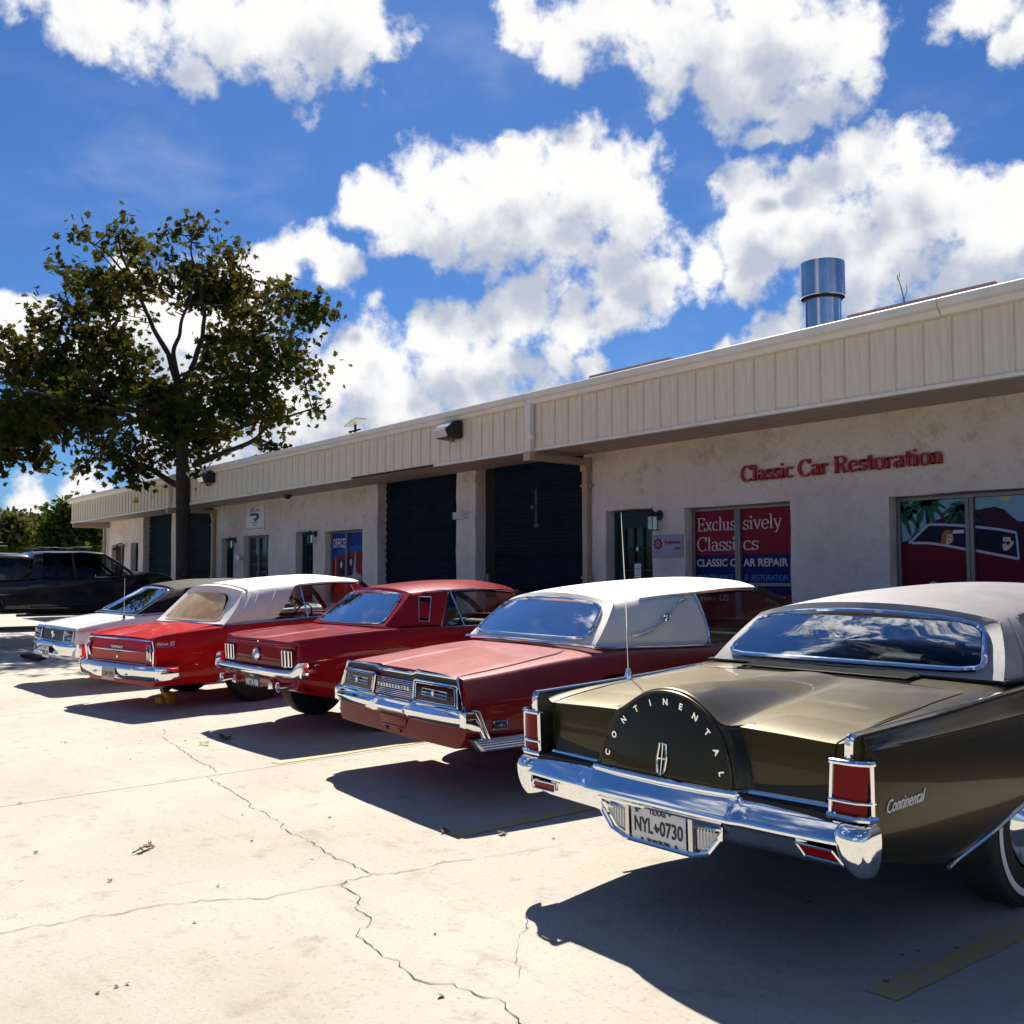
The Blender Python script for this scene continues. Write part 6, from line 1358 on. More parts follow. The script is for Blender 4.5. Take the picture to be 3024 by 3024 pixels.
# ================================================================== black pickup with a camper shell
MT['blackpaint'] = paint('black_paint', (.022, .022, .024), .25, .3, dust=.06, coat=1.)
def build_truck():
    c = Car('pickup_truck', 'black crew cab pickup truck with camper shell and roof rack feet', -27.0, 3.2, 0, None, z=.25, pitch=0, cat='pickup truck'); c.flat = 0.
    def sec(v, top, sh, m=.985, b=.36):
        return (v, [(0, top+.03), (.5, top+.02), (.80, top+.006), (.90, sh), (.93, sh-.02)], [(.955, sh-.06), (m-.01, .98), (m, .85), (m-.008, .70), (m-.02, b+.08), (m-.06, b)])
    wtop = C((0, 1.18), (2.2, 1.19), (2.35, 1.24), (4.55, 1.27), (4.75, 1.36), (5.1, 1.385), (5.45, 1.36), (5.70, 1.25), (5.85, 1.10))
    zb = C((0, .50), (.4, .42), (5.2, .38), (5.85, .46))
    rear = lambda u, w: .06; front = lambda u, w: 5.86-.16*(abs(u)/.95)**3+.04*(w-.7)
    me = lattice([sec(v, wtop(v), wtop(v)-.03, .985, zb(v)) for v in (.06, .2, .8, 1.5, 2.2, 2.5, 3.2, 4.0, 4.6, 5.0, 5.4, 5.72, 5.85)], rear, front, [(4, .4)], [(2, .4)], .4)
    c.shell(me, 'blackpaint', [(arch(1.20, .42, .50, flat=1.18), .62), (arch(4.98, .42, .50, flat=1.18), .62)], [(-.78, 2.45), (.78, 2.45), (.78, 4.5), (-.78, 4.5)])
    # cab
    P = dict(hdr_corner=(.70, 2.42, 1.80), hdr_mid=(0, 2.40, 1.86), front=(.68, 4.02, 1.82), front_mid=(0, 4.12, 1.86), rail_u=((2.3, .70), (3.2, .73), (4.1, .68)), rail_w=((2.4, 1.80), (3., 1.835), (3.6, 1.845), (4.02, 1.81)),
             crown=((2.3, 1.86), (3.0, 1.89), (3.6, 1.895), (4.1, 1.865)), belt_u=((2.2, .925), (4.8, .925)), belt_w=((2.2, 1.20), (4.8, 1.235)), base_corner=(.925, 2.26, 1.20), base_mid=(0, 2.26, 1.20), pillar_top=2.62, pillar_base=2.55,
             ws_corner=(.84, 4.72, 1.30), ws_mid=(0, 4.90, 1.36), glass=((.75, 2.30, 1.27), (0, 2.30, 1.27), (.62, 2.385, 1.75), (0, 2.375, 1.77)), bulge=.02, round=1, trim_r=.01, cexp=5)
    G_ = greenhouse(c, P, 'blackpaint', trim=None, glass_side='glassd', glass_m='glassd')
    cab = G_['roof']
    for sg in (1, -1):
        top, bot = G_['side'][sg == -1]
        c.add('window_frame', M().tube([t+Vector((sg*.010, 0, .01)) for t in top], .016, 6), 'blackpaint')
        c.add('window_frame', M().tube([(sg*.90, 3.33, 1.21), (sg*.755, 3.27, 1.82)], .035, 6), 'black')
        c.add('window_frame', M().tube([b+Vector((sg*.012, 0, 0)) for b in bot], .014, 6), 'black')
        for P_ in ([(2.62, 1.23), (2.64, .9), (2.66, .45)], [(3.33, 1.23), (3.33, .9), (3.34, .45)], [(4.58, 1.26), (4.58, .9), (4.55, .45)], [(2.22, 1.2), (2.24, .9), (2.22, .45)]): c.gap([(sg*1.4, a, b) for a, b in P_], (-sg, 0, 0), .006)
        for v, z in ((2.73, 1.06), (3.50, 1.09)):
            d = c.add('door_handle', M().tube([(sg*.985, v, z), (sg*1.015, v+.02, z+.005), (sg*1.015, v+.17, z+.01), (sg*.985, v+.2, z+.01)], .016, 8), 'black')
        c.add('side_moulding', M().tube(c.on([(sg*1.4, v, .53) for v in (2.3, 3., 3.8, 4.4)], (-sg, 0, 0), .0), .02, 6, flat=(1.6, .7, (0, 0, 1))), 'black')
        c.add('running_board', M().box((sg*.98, 3.3, .34), (.16, 2.6, .06)), 'black', bev=.02)
        mr = c.add('door_mirror', M().box((sg*1.11, 4.30, 1.36), (.16, .10, .25)).tube([(sg*.92, 4.36, 1.27), (sg*1.06, 4.34, 1.30)], .03), 'black', bev=.02)
        for vc in (1.20, 4.98): c.add('wheel_flare', M().tube([(sg*1.0, vc+.53*cos(pi*k/20), .42+.62*sin(pi*k/20)) for k in range(1, 20)], .035, 8, flat=(1, 1.4, (sg, 0, 0))), 'blackpaint')
        hb = c.add('head_lamp', M().prism([(5.45, 1.20), (5.70, 1.17), (5.76, 1.0), (5.50, 1.02)], lambda a, b: (sg*.78, a, b), lambda a, b: (sg*(.945-.10*max(0, a-5.45)*1.6), a, b)), 'amber', bev=.01)
        for v in (1.20, 4.98): c.wheel(sg*.84, v, .40, .27, [(.10, .0), (.11, .06), (.06, .10), (.09, .21), (.11, .24), (.07, .25)], .25, sg, rim_m='alu')
        for v, z in ((2.75, 1.90), (3.55, 1.92)):
            c.add('rack_foot', M().box((sg*.62, v, z+.02), (.09, .16, .07)).tube([(sg*.62, v-.28, z+.055), (sg*.62, v+.22, z+.06)], .018), 'black', bev=.008)
    c.add('front_bumper', M().box((0, 5.72, .62), (1.8, .16, .22)), 'black', bev=.04)
    c.add('rear_bumper', M().box((0, .0, .60), (1.8, .14, .16)), 'black', bev=.03)
    c.add('grille', M().box((0, 5.76, .93), (1.05, .08, .24)), 'black', bev=.02)
    # camper shell
    cs = M(); st = []
    for v, o in ((.10, 0), (.16, .01), (1.2, .02), (2.25, .02), (2.36, .0)):
        st.append([(x, v, z) for x, z in ((-.93, 1.17), (-.90, 1.45), (-.80, 1.74+o), (-.60, 1.80+o), (0, 1.83+o), (.60, 1.80+o), (.80, 1.74+o), (.90, 1.45), (.93, 1.17))])
    cs.grid(st); n = len(st[0]); cs.f.append(tuple(range(n))[::-1]); cs.f.append(tuple(range(4*n, 5*n)))
    sh = c.add('camper_shell', cs, 'blackpaint', sub=1, ang=40, recalc=True)
    for sg in (1, -1):
        w = M(); w.grid([[(sg*(.918-.06*t), v, 1.25+.38*t) for v in (.45, 1.0, 1.6, 1.95)] for t in (0, .5, 1)]); c.add('shell_window', w, 'glassd', sh, solid=.006)
        c.add('rack_foot', M().box((sg*.55, 1.6, 1.87), (.10, .2, .06)), 'black', sh, bev=.008)
    rk = c.add('roof_rack', M(), 'black') if False else None
    rb = M()
    for v in (.9, 1.65): rb.tube([(-.62, v, 1.93), (.62, v, 1.93)], .02)
    rb.tube([(-.5, .7, 1.98), (-.5, 1.85, 1.98)], .018).tube([(.5, .7, 1.98), (.5, 1.85, 1.98)], .018)
    for x in (-.5, .5):
        for v in (.9, 1.65): rb.tube([(x, v, 1.84), (x, v, 2.06)], .018)
        rb.tube([(x, .8, 2.06), (x, 1.75, 2.06)], .022)
    c.add('roof_rack', rb, 'black', sh)
    interior(c, 2.5, 4.55, .78, 'vinylr', belt=1.18)
    return c
TRUCK = build_truck()
# ================================================================== trees
MT['bark'] = mat('tree_bark', (.036, .029, .024), .95, var=.6, vscale=14, bump=1., bscale=30)
def leafmat(name, cols, scale=1.2):
    m = bpy.data.materials.new(name); m.use_nodes = True; t = m.node_tree; t.nodes.clear(); n = NT(t)
    co = n.n('ShaderNodeNewGeometry').outputs['Position']
    f = n.noise(co, scale, 3, .6)[0]; wn = n.n('ShaderNodeTexWhiteNoise', noise_dimensions='3D'); n.put(wn.inputs[0], n.v('SNAP', co, (.14, .14, .14)))
    v = n.m('MULTIPLY_ADD', wn.outputs[0], .34, n.m('SUBTRACT', f, .17))
    c = n.ramp(v, [(.30+.4*i/(len(cols)-1), q) for i, q in enumerate(cols)])
    d = n.n('ShaderNodeBsdfDiffuse'); tr = n.n('ShaderNodeBsdfTranslucent'); n.put(d.inputs[0], c); n.put(tr.inputs[0], n.mix(.5, c, (.20, .17, .03)))
    mx = n.n('ShaderNodeMixShader'); mx.inputs[0].default_value = .28; n.put(mx.inputs[1], d.outputs[0]); n.put(mx.inputs[2], tr.outputs[0])
    o = n.n('ShaderNodeOutputMaterial'); t.links.new(mx.outputs[0], o.inputs[0]); return m
MT['leaf'] = leafmat('oak_leaf', [(.013, .034, .008), (.019, .044, .010), (.027, .052, .010), (.050, .058, .012), (.078, .045, .012)])
MT['leaf2'] = leafmat('green_leaf', [(.018, .050, .010), (.030, .080, .014), (.055, .11, .02)])
MT['leaf3'] = leafmat('pale_leaf', [(.05, .075, .02), (.08, .10, .03), (.11, .11, .04)])
LOBE = [(0, -.5), (.10, -.22), (.40, -.30), (.30, -.05), (.52, .12), (.24, .18), (.20, .36), (0, .55), (-.20, .36), (-.24, .18), (-.52, .12), (-.30, -.05), (-.40, -.30), (-.10, -.22)]
def leaf_pts(c, s, rnd):
    n = Vector((rnd.gauss(0, .6), rnd.gauss(0, .6), rnd.gauss(.5, .55)))
    if n.length < .05: n = Vector((0, 0, 1))
    n.normalize(); a = n.orthogonal().normalized(); b = n.cross(a); t = rnd.uniform(0, 2*pi); a, b = a*cos(t)+b*sin(t), b*cos(t)-a*sin(t)
    cu = rnd.uniform(-.25, .25)
    return [c+(a*x+b*y)*s+n*(cu*x*x*2*s) for x, y in LOBE], n, a, b
def tree(name, label, loc, limbs, blobs, nleaf, lsize, bark, leafm, seed, twigs=220, single=0, group=None, gap=.45):
    """trunk and limbs from measured paths, leaves in uneven tufts along twigs inside the blobs"""
    rnd = random.Random(seed); T = thing(name, label, 'tree', loc, (0, 0, 0), group)
    tk = M()
    for path, r0, r1 in limbs[:1]: P = curve_pts(path, 6); tk.tube(P, [r0+(r1-r0)*i/(len(P)-1) for i in range(len(P))], 12)
    obj('trunk', tk, bark, T, ang=60)
    lb = M(); nodes = []
    for path, r0, r1 in limbs[1:]:
        P = curve_pts(path, 6); P = [p+Vector((noise.noise(p*2.)*.06, noise.noise(p*2.+Vector((9, 0, 0)))*.06, 0))*(i > 2) for i, p in enumerate(P)]
        lb.tube(P, [r0+(r1-r0)*i/(len(P)-1) for i in range(len(P))], 7); nodes += P[2:]
    tufts = []
    wts = [b[3]**2.2 for b in blobs]
    for k in range(twigs):
        b = rnd.choices(blobs, wts)[0]; d = Vector((rnd.gauss(0, 1), rnd.gauss(0, 1), rnd.gauss(0, 1))).normalized()*(rnd.random()**.45)*b[3]
        c = Vector(b[:3])+d
        if noise.noise(c*.9+Vector((seed, 0, 0)))+.35*noise.noise(c*2.3) < gap-.75: continue
        tufts.append(c)
        if nodes:
            q = min(nodes, key=lambda p: (p-c).length_squared+max(0, p.z-c.z)*.6)
            if (q-c).length < 3.2:
                m_ = q.lerp(c, .5)+Vector((rnd.uniform(-.15, .15), rnd.uniform(-.15, .15), rnd.uniform(-.05, .2))); e = c+(c-m_).normalized()*.12
                lb.tube([q, m_, e], [.018, .011, .004], 5, cap=False)
                if rnd.random() < .5: nodes.append(m_)
    if lb.v: obj('branches', lb, bark, T, ang=70)
    cr = M(); near = []; per = max(1, nleaf//max(1, len(tufts)))
    for c in tufts:
        rr = rnd.uniform(.16, .42)*(lsize/.2)**.5
        for j in range(max(3, int(rnd.gauss(per, per*.45)))):
            p = c+Vector((rnd.gauss(0, 1), rnd.gauss(0, 1), rnd.gauss(-.1, .8)))*rr*.75; s = lsize*rnd.uniform(.65, 1.25)
            L_, n, a, b_ = leaf_pts(p, s, rnd)
            if single and len(near) < single*6: near.append((p, s, n, a, b_))
            else: cr.add(L_, [(0, 1, 13), (1, 2, 3), (3, 4, 5), (5, 6, 7), (7, 8, 9), (9, 10, 11), (11, 12, 13), (1, 3, 13), (3, 11, 13), (3, 5, 11), (5, 9, 11), (5, 7, 9)])
    if single:
        near.sort(key=lambda q: (Vector(loc)+q[0]-Vector((0, 0, 1.5))).length)
        lm = M().add(*([(x, y, .15*x*x) for x, y in LOBE], [(0, 1, 13), (1, 2, 3), (3, 4, 5), (5, 6, 7), (7, 8, 9), (9, 10, 11), (11, 12, 13), (1, 3, 13), (3, 11, 13), (3, 5, 11), (5, 9, 11), (5, 7, 9)])) if False else None
        mm = M(); mm.add([(x, y, .15*x*x) for x, y in LOBE], [(0, 1, 13), (1, 2, 3), (3, 4, 5), (5, 6, 7), (7, 8, 9), (9, 10, 11), (11, 12, 13), (1, 3, 13), (3, 11, 13), (3, 5, 11), (5, 9, 11), (5, 7, 9)]); me = mesh_of('leaf', mm, smooth=False); me.materials.append(leafm)
        for i, (p, s, n, a, b_) in enumerate(near):
            if i < single:
                o = bpy.data.objects.new('leaf', me); COL.objects.link(o); o.parent = T
                o.matrix_local = Matrix(((a.x*s, b_.x*s, n.x*s, p.x), (a.y*s, b_.y*s, n.y*s, p.y), (a.z*s, b_.z*s, n.z*s, p.z), (0, 0, 0, 1)))
            else:
                L_ = [p+(a*x+b_*y)*s for x, y in LOBE]; cr.add(L_, [(0, 1, 13), (1, 2, 3), (3, 4, 5), (5, 6, 7), (7, 8, 9), (9, 10, 11), (11, 12, 13), (1, 3, 13), (3, 11, 13), (3, 5, 11), (5, 9, 11), (5, 7, 9)])
    c_ = obj('crown', cr, leafm, T, smooth=False); c_['kind'] = 'stuff'
    return T
tree('oak_tree', 'broad tree with lobed yellowing leaves standing before the far bay doors', (-24.40, 8.60, .25), [([(0, 0, -.1), (0, 0, .8), (-0.04, -0.05, 3.41), (-0.06, -0.07, 4.27), (-0.05, -0.07, 5.13), (-0.13, -0.17, 6.00)], .21, .10), ([(-0.13, -0.17, 5.95), (-0.34, -0.28, 6.50), (-0.56, -0.41, 7.01), (-0.85, -0.61, 7.52), (-1.00, -0.81, 8.11), (-1.26, -0.99, 8.74), (-1.42, -1.19, 9.33), (-1.48, -1.28, 9.88)], 0.085, 0.020), ([(-0.10, -0.14, 5.95), (0.20, -0.40, 6.58), (0.66, -0.45, 7.06), (0.94, -0.41, 7.57), (1.27, -0.31, 8.26)], 0.070, 0.020), ([(-0.09, -0.12, 5.95), (0.05, 0.07, 6.38), (0.01, 0.34, 7.10), (-0.07, 0.40, 7.72), (-0.12, 0.34, 8.55), (-0.21, 0.21, 9.05), (-0.28, 0.13, 9.69)], 0.080, 0.018), ([(0.05, 0.07, 6.33), (-0.25, 0.66, 6.75), (-0.50, 1.32, 7.23), (-0.49, 1.99, 7.84), (-0.31, 2.56, 8.31)], 0.050, 0.015), ([(-0.05, -0.07, 4.99), (-0.23, 0.53, 5.40), (-0.36, 1.18, 5.88), (-0.19, 1.88, 6.44), (0.14, 2.64, 6.89)], 0.060, 0.018), ([(0.11, 0.14, 3.98), (0.73, 0.62, 4.24), (1.46, 1.25, 4.62), (1.61, 1.28, 5.00), (2.04, 1.68, 5.08), (2.53, 2.15, 5.27), (2.70, 2.37, 5.39)], 0.075, 0.008), ([(-0.06, -0.08, 3.46), (-0.54, -0.21, 3.63), (-1.08, -0.42, 3.90), (-1.68, -0.72, 4.16), (-2.19, -1.05, 4.50), (-2.67, -1.51, 4.92)], 0.095, 0.020), ([(-0.06, -0.08, 4.51), (0.24, -0.68, 4.76), (0.45, -1.38, 5.13), (0.42, -2.08, 5.51), (0.24, -2.64, 6.02), (0.07, -3.02, 6.44)], 0.070, 0.016), ([(-0.06, -0.08, 4.75), (-0.82, -0.24, 5.40), (-1.69, -0.56, 6.09), (-2.53, -1.00, 6.78), (-3.02, -1.47, 7.52), (-3.40, -1.97, 8.34), (-3.51, -2.11, 9.22)], 0.060, 0.014), ([(0.45, -1.38, 5.13), (0.27, -2.12, 5.17), (0.07, -2.87, 5.30), (-0.29, -3.66, 5.53), (-0.93, -4.50, 5.80)], 0.045, 0.014), ([(-1.26, -0.99, 8.74), (-1.76, -1.47, 9.41), (-2.12, -1.95, 9.87), (-2.34, -2.23, 10.12)], 0.028, 0.010), ([(-0.50, 1.32, 7.23), (-0.17, 2.24, 7.40), (0.22, 2.92, 7.84), (0.66, 3.48, 8.25)], 0.026, 0.008)],
 [(-0.61, -1.62, 9.91, 0.25), (-1.05, -1.22, 10.07, 0.22), (-0.50, -1.23, 9.52, 0.22), (-1.55, -1.53, 9.55, 0.33), (-1.81, -1.89, 9.84, 0.20), (-0.90, -2.48, 9.66, 0.18), (0.59, -1.85, 8.69, 0.37), (-1.97, -0.64, 9.53, 0.34), (0.28, -0.91, 9.09, 0.21), (0.57, -0.09, 9.95, 0.18), (-1.08, 0.61, 10.21, 0.23), (0.04, -0.08, 9.56, 0.25), (-1.15, -0.12, 10.13, 0.15), (0.16, 0.08, 9.17, 0.33), (-0.11, 0.57, 9.44, 0.30), (1.58, 0.40, 9.02, 0.28), (0.35, 1.09, 9.37, 0.22), (-0.91, 1.03, 9.22, 0.50), (0.68, 1.02, 8.83, 0.33), (-0.99, 0.24, 9.14, 0.34), (-1.00, -0.25, 9.20, 0.30), (-0.64, -2.78, 8.64, 0.19), (-2.69, -2.21, 8.95, 0.23), (-1.97, -2.05, 8.61, 0.29), (-0.57, -1.96, 8.40, 0.39), (0.98, -1.87, 7.96, 0.40), (-2.24, -0.34, 8.92, 0.39), (-0.11, -0.34, 8.38, 0.40), (-0.72, 0.61, 8.54, 0.49), (-0.80, 1.41, 8.69, 0.46), (0.16, 1.44, 8.73, 0.22), (-3.45, -2.39, 8.54, 0.19), (-1.51, -2.56, 7.99, 0.22), (-2.88, -1.81, 8.15, 0.34), (-1.03, -1.73, 7.77, 0.40), (-3.02, -0.60, 8.37, 0.39), (-2.37, -0.09, 8.32, 0.35), (1.81, -0.81, 7.32, 0.27), (2.01, -0.15, 7.21, 0.37), (1.89, 0.54, 7.43, 0.35), (-0.42, 2.11, 8.47, 0.31), (1.55, 1.71, 8.22, 0.22), (1.32, 2.23, 8.21, 0.26), (2.23, 2.27, 7.72, 0.25), (2.10, 2.75, 7.93, 0.22), (2.29, 2.76, 7.69, 0.14), (2.08, 2.14, 7.35, 0.20), (-2.62, -3.05, 7.56, 0.24), (-2.45, -2.78, 7.81, 0.22), (-3.54, -2.44, 7.58, 0.42), (-2.51, -2.08, 7.43, 0.49), (-3.38, -1.18, 7.63, 0.56), (-2.73, -0.67, 7.58, 0.47), (-1.73, 1.53, 7.59, 0.52), (0.20, 1.44, 7.32, 0.49), (2.35, 1.12, 7.15, 0.34), (0.56, 2.44, 7.80, 0.33), (-3.66, -3.28, 7.28, 0.37), (-3.57, -2.88, 6.96, 0.50), (-2.23, -2.49, 6.73, 0.52), (-2.50, -1.73, 6.68, 0.58), (0.37, -1.82, 6.19, 0.49), (-2.42, -0.35, 7.04, 0.38), (-0.04, 0.54, 6.60, 0.32), (1.65, 0.56, 6.32, 0.50), (2.72, 0.82, 6.40, 0.44), (0.44, 2.39, 7.16, 0.33), (0.54, 2.78, 7.04, 0.33), (-2.17, -3.80, 6.27, 0.46), (-3.25, -3.07, 6.19, 0.57), (-1.68, -2.69, 5.90, 0.55), (-0.01, -2.40, 5.54, 0.52), (-0.08, -1.68, 5.63, 0.53), (-1.99, -0.37, 6.31, 0.46), (-2.17, 0.20, 6.04, 0.39), (2.40, -0.50, 5.49, 0.25), (0.11, 0.99, 6.04, 0.45), (2.73, 0.59, 5.69, 0.48), (0.72, 2.12, 6.33, 0.45), (2.13, 2.08, 6.19, 0.35), (1.17, 2.81, 6.04, 0.29), (1.09, 2.95, 6.47, 0.21), (-3.12, -4.06, 6.20, 0.52), (-3.55, -3.53, 5.59, 0.65), (-1.88, -3.20, 5.26, 0.66), (-0.38, -2.80, 5.01, 0.63), (-1.82, -1.74, 5.20, 0.64), (1.17, -1.85, 4.86, 0.58), (0.90, -1.12, 5.01, 0.51), (0.54, 0.00, 5.35, 0.26), (-0.03, 0.75, 5.40, 0.41), (2.14, 0.52, 5.23, 0.42), (2.69, 0.85, 5.24, 0.34), (0.26, 2.23, 5.50, 0.33), (2.25, 2.39, 5.31, 0.16), (1.06, 2.87, 5.71, 0.14), (-3.30, -3.55, 4.77, 0.55), (-2.20, -3.24, 4.63, 0.53), (-1.93, -2.69, 4.55, 0.54), (-1.70, -2.12, 4.47, 0.54), (-1.76, -1.46, 4.58, 0.50), (-1.23, -1.05, 4.41, 0.46), (-0.77, -0.63, 4.49, 0.45), (-0.27, 0.46, 4.91, 0.32), (-1.17, 1.30, 5.09, 0.38), (-3.16, -4.10, 5.00, 0.63), (-2.72, -3.64, 4.08, 0.27), (-2.94, -3.35, 4.31, 0.27), (-1.49, -2.82, 3.93, 0.26), (-1.39, -2.53, 3.85, 0.22), (-2.82, -1.64, 4.07, 0.28), (-1.23, -1.50, 4.09, 0.23), (-0.89, -0.95, 3.71, 0.27), (0.98, -1.26, 3.82, 0.25), (0.04, -0.41, 4.05, 0.31), (-0.24, 0.16, 4.35, 0.36), (1.40, -0.28, 3.57, 0.19), (-0.16, 0.52, 4.61, 0.23), (0.19, 0.98, 4.47, 0.21), (2.41, 1.37, 4.32, 0.17), (0.89, 1.75, 4.60, 0.18), (-2.26, -3.04, 4.13, 0.18), (-0.83, 0.16, 4.95, 0.42), (0.57, -0.38, 5.21, 0.39), (-0.77, 0.25, 4.46, 0.37), (-1.14, 0.08, 4.73, 0.42), (1.89, -1.10, 4.79, 0.41), (1.96, -0.64, 4.78, 0.33), (-0.98, 0.15, 5.86, 0.37), (-2.13, 0.91, 6.11, 0.34), (0.90, -0.87, 5.58, 0.34)],
 15500, .19, MT['bark'], MT['leaf'], 11, twigs=1350, single=300, gap=.44)
tree('dense_tree', 'dense dark green tree beyond the far corner of the workshop', (-46.65, 11.49, .2), [([(0, 0, -.2), (0, 0, 1.2), (-0.03, -0.04, 3.30)], 0.20, 0.10), ([(-0.01, -0.02, 2.37), (0.18, 0.24, 3.53), (0.31, 0.41, 4.11)], .07, .02), ([(-0.01, -0.02, 2.37), (-0.31, -0.41, 3.30), (-0.46, -0.60, 3.88)], .07, .02)],
 [(-0.25, -0.54, 3.64, 0.58), (-0.26, 0.12, 3.89, 0.70), (1.03, 0.46, 3.27, 0.65), (-0.08, -0.78, 2.93, 0.58), (0.64, -0.08, 2.81, 0.81), (1.10, 0.78, 2.81, 0.51), (0.08, 0.58, 4.24, 0.46), (0.38, -0.48, 4.19, 0.33), (0.03, -0.57, 2.24, 0.70), (-0.52, 0.67, 2.15, 0.70), (2.18, 0.51, 2.11, 0.58), (-0.89, -0.82, 3.31, 0.35), (-1.55, -0.86, 2.38, 0.35)], 5200, 0.26, MT['bark'], MT['leaf2'], 21, twigs=371, group='trees beyond the far end', gap=0.30)
tree('sparse_tree', 'thin half bare tree at the left beyond the dense tree', (-62.61, 13.69, .2), [([(0, 0, -.2), (0, 0, 1.2), (-0.03, -0.05, 3.61)], 0.20, 0.10), ([(-0.03, -0.04, 3.30), (0.14, 0.18, 4.22), (0.32, 0.42, 4.83)], .07, .02), ([(-0.03, -0.04, 3.30), (-0.23, -0.30, 4.22), (-0.37, -0.48, 4.77)], .07, .02), ([(0.02, 0.02, 3.76), (0.23, 0.30, 4.37), (0.41, 0.54, 4.68)], .07, .02), ([(-0.09, -0.12, 3.76), (-0.32, -0.42, 4.07), (-0.55, -0.72, 4.37)], .07, .02)],
 [(0.48, -0.32, 4.34, 0.49), (1.03, -0.02, 4.63, 0.43), (-1.31, -0.21, 3.95, 0.43), (1.17, 0.24, 4.18, 0.37), (0.98, -0.27, 3.57, 0.43), (-0.21, -0.59, 4.36, 0.31), (-0.57, 0.23, 3.01, 0.37)], 700, 0.28, MT['bark'], MT['leaf3'], 22, twigs=50, group='trees beyond the far end', gap=0.30)
tree('bushy_tree', 'pale green bushy tree at the left edge beyond the pickup', (-54.85, 10.65, .2), [([(0, 0, -.2), (0, 0, 1.2), (-0.03, -0.04, 3.04)], 0.20, 0.10), ([(-0.02, -0.02, 2.51), (-0.20, -0.26, 3.56), (-0.29, -0.37, 4.09)], .07, .02), ([(-0.02, -0.02, 2.51), (0.13, 0.16, 3.43), (0.15, 0.20, 3.96)], .07, .02)],
 [(0.96, -0.71, 3.51, 0.79), (0.62, -0.07, 3.93, 0.63), (0.68, 0.06, 3.15, 0.69), (-1.37, -0.14, 2.80, 0.79), (0.57, 0.44, 3.29, 0.42), (-0.70, 0.84, 2.66, 0.58), (0.43, -1.07, 3.26, 1.06), (0.49, -0.17, 4.33, 0.32)], 3000, 0.26, MT['bark'], MT['leaf3'], 23, twigs=214, group='trees beyond the far end', gap=0.30)
tree('bushy_tree', 'low olive bushes in front of the grey far house', (-56.30, 12.05, .2), [([(0, 0, -.2), (0, 0, 1.2), (-0.02, -0.02, 2.41)], 0.20, 0.10)],
 [(-0.59, -0.03, 2.51, 0.44), (-0.93, 0.69, 2.58, 0.49), (-0.27, -0.60, 2.41, 0.44), (1.62, 0.75, 2.39, 0.55)], 1600, 0.24, MT['bark'], MT['leaf2'], 24, twigs=114, group='trees beyond the far end', gap=0.30)

LEAVES = [(-9.02, 3.22), (-8.59, 3.83), (-12.49, 3.21), (-12.21, 2.48), (-9.75, 2.35), (-9.73, 2.38), (-9.13, 2.57), (-8.49, 2.58), (-10.04, 2.67), (-10.23, 3.27), (-11.21, 3.37), (-14.07, 3.2), (-7.43, 1.54), (-9.97, 3.51), (-5.52, 2.36), (-6.13, 2.56), (-5.7, 2.95), (-9.32, 2.92), (-9.05, 3.58), (-6.09, 1.35), (-5.51, 2.36), (-5.29, 1.52), (-3.64, 2.38), (-4.42, 3.68), (-4.86, 1.91), (-3.95, 1.1), (-3.96, 1.17), (-3.96, 1.21), (-4.44, 1.64), (-3.11, 2.06), (-2.26, 3.65), (-2.24, 3.73), (-2.16, 3.38), (-2.16, 3.87)]
CHK = (-11.65, 3.88)
BND = (-18.75, 4.02)
FARH = (-102.1, 23.2, .1)
# ================================================================== yard
def conc_fn(n, b, co):
    f1 = n.noise(co, .7, 6, .6)[0]; f2 = n.noise(co, 5, 7, .68)[0]; f3 = n.noise(co, 42, 5, .65)[0]; f4 = n.noise(n.v('MULTIPLY', co, (1., 4., 1)), 1.6, 5, .65)[0]
    c = n.ramp(f1, [(.25, (.365, .33, .27)), (.5, (.43, .395, .335)), (.8, (.48, .45, .39))])
    c = n.mix(n.m('MULTIPLY', n.ss(f2, .53, .72), .5), c, (.24, .205, .155))
    c = n.mix(n.m('MULTIPLY', n.ss(f4, .54, .78), .45), c, (.27, .235, .185))
    c = n.mix(n.m('MULTIPLY', n.ss(f3, .54, .72), .42), c, (.17, .145, .115))
    vo = n.n('ShaderNodeTexVoronoi', feature='F1'); n.put(vo.inputs['Vector'], co); vo.inputs['Scale'].default_value = 2.6
    spot = n.m('MULTIPLY', n.ss(vo.outputs['Distance'], .045, .02), n.ss(f2, .48, .56))
    c = n.mix(n.m('MULTIPLY', spot, .7), c, (.06, .05, .045))
    n.put(b.inputs['Base Color'], c)
    bp = n.n('ShaderNodeBump'); bp.inputs['Strength'].default_value = .6; bp.inputs['Distance'].default_value = .010
    n.put(bp.inputs['Height'], n.m('ADD', n.m('MULTIPLY', f3, .7), n.m('MULTIPLY', n.noise(co, 180, 3, .6)[0], .4))); n.put(b.inputs['Normal'], bp.outputs[0])
MT['concrete'] = mat('weathered_concrete', (.35, .3, .25), .88, fn=conc_fn)
MT['asphalt'] = mat('old_asphalt', (.10, .095, .085), .9, var=.3, vscale=.5)
MT['crack'] = mat('crack_dirt', (.035, .03, .026), .95)
def line_fn(n, b, co):
    f = n.noise(co, 14, 6, .7)[0]
    n.put(b.inputs['Base Color'], n.mix(n.ss(f, .40, .60), (.48, .38, .12), (.40, .36, .27)))
MT['yellow'] = mat('worn_yellow_line', (.5, .38, .08), .8, fn=line_fn)
gr = obj('ground', M().grid([[(x, y, gz(x, y)-.03) for x in (-900, -60, -30, 0, 30, 900)] for y in (-900, -6, 0, 9.6, 60, 900)]), 'asphalt'); tag(gr, kind='structure')
yd = obj('yard', M().grid([[(x, y, gz(x, y)-.014) for x in (-22.3, 0, 20)] for y in (-24, -6, 9.6, 9.88)]), 'crack'); tag(yd, kind='structure')
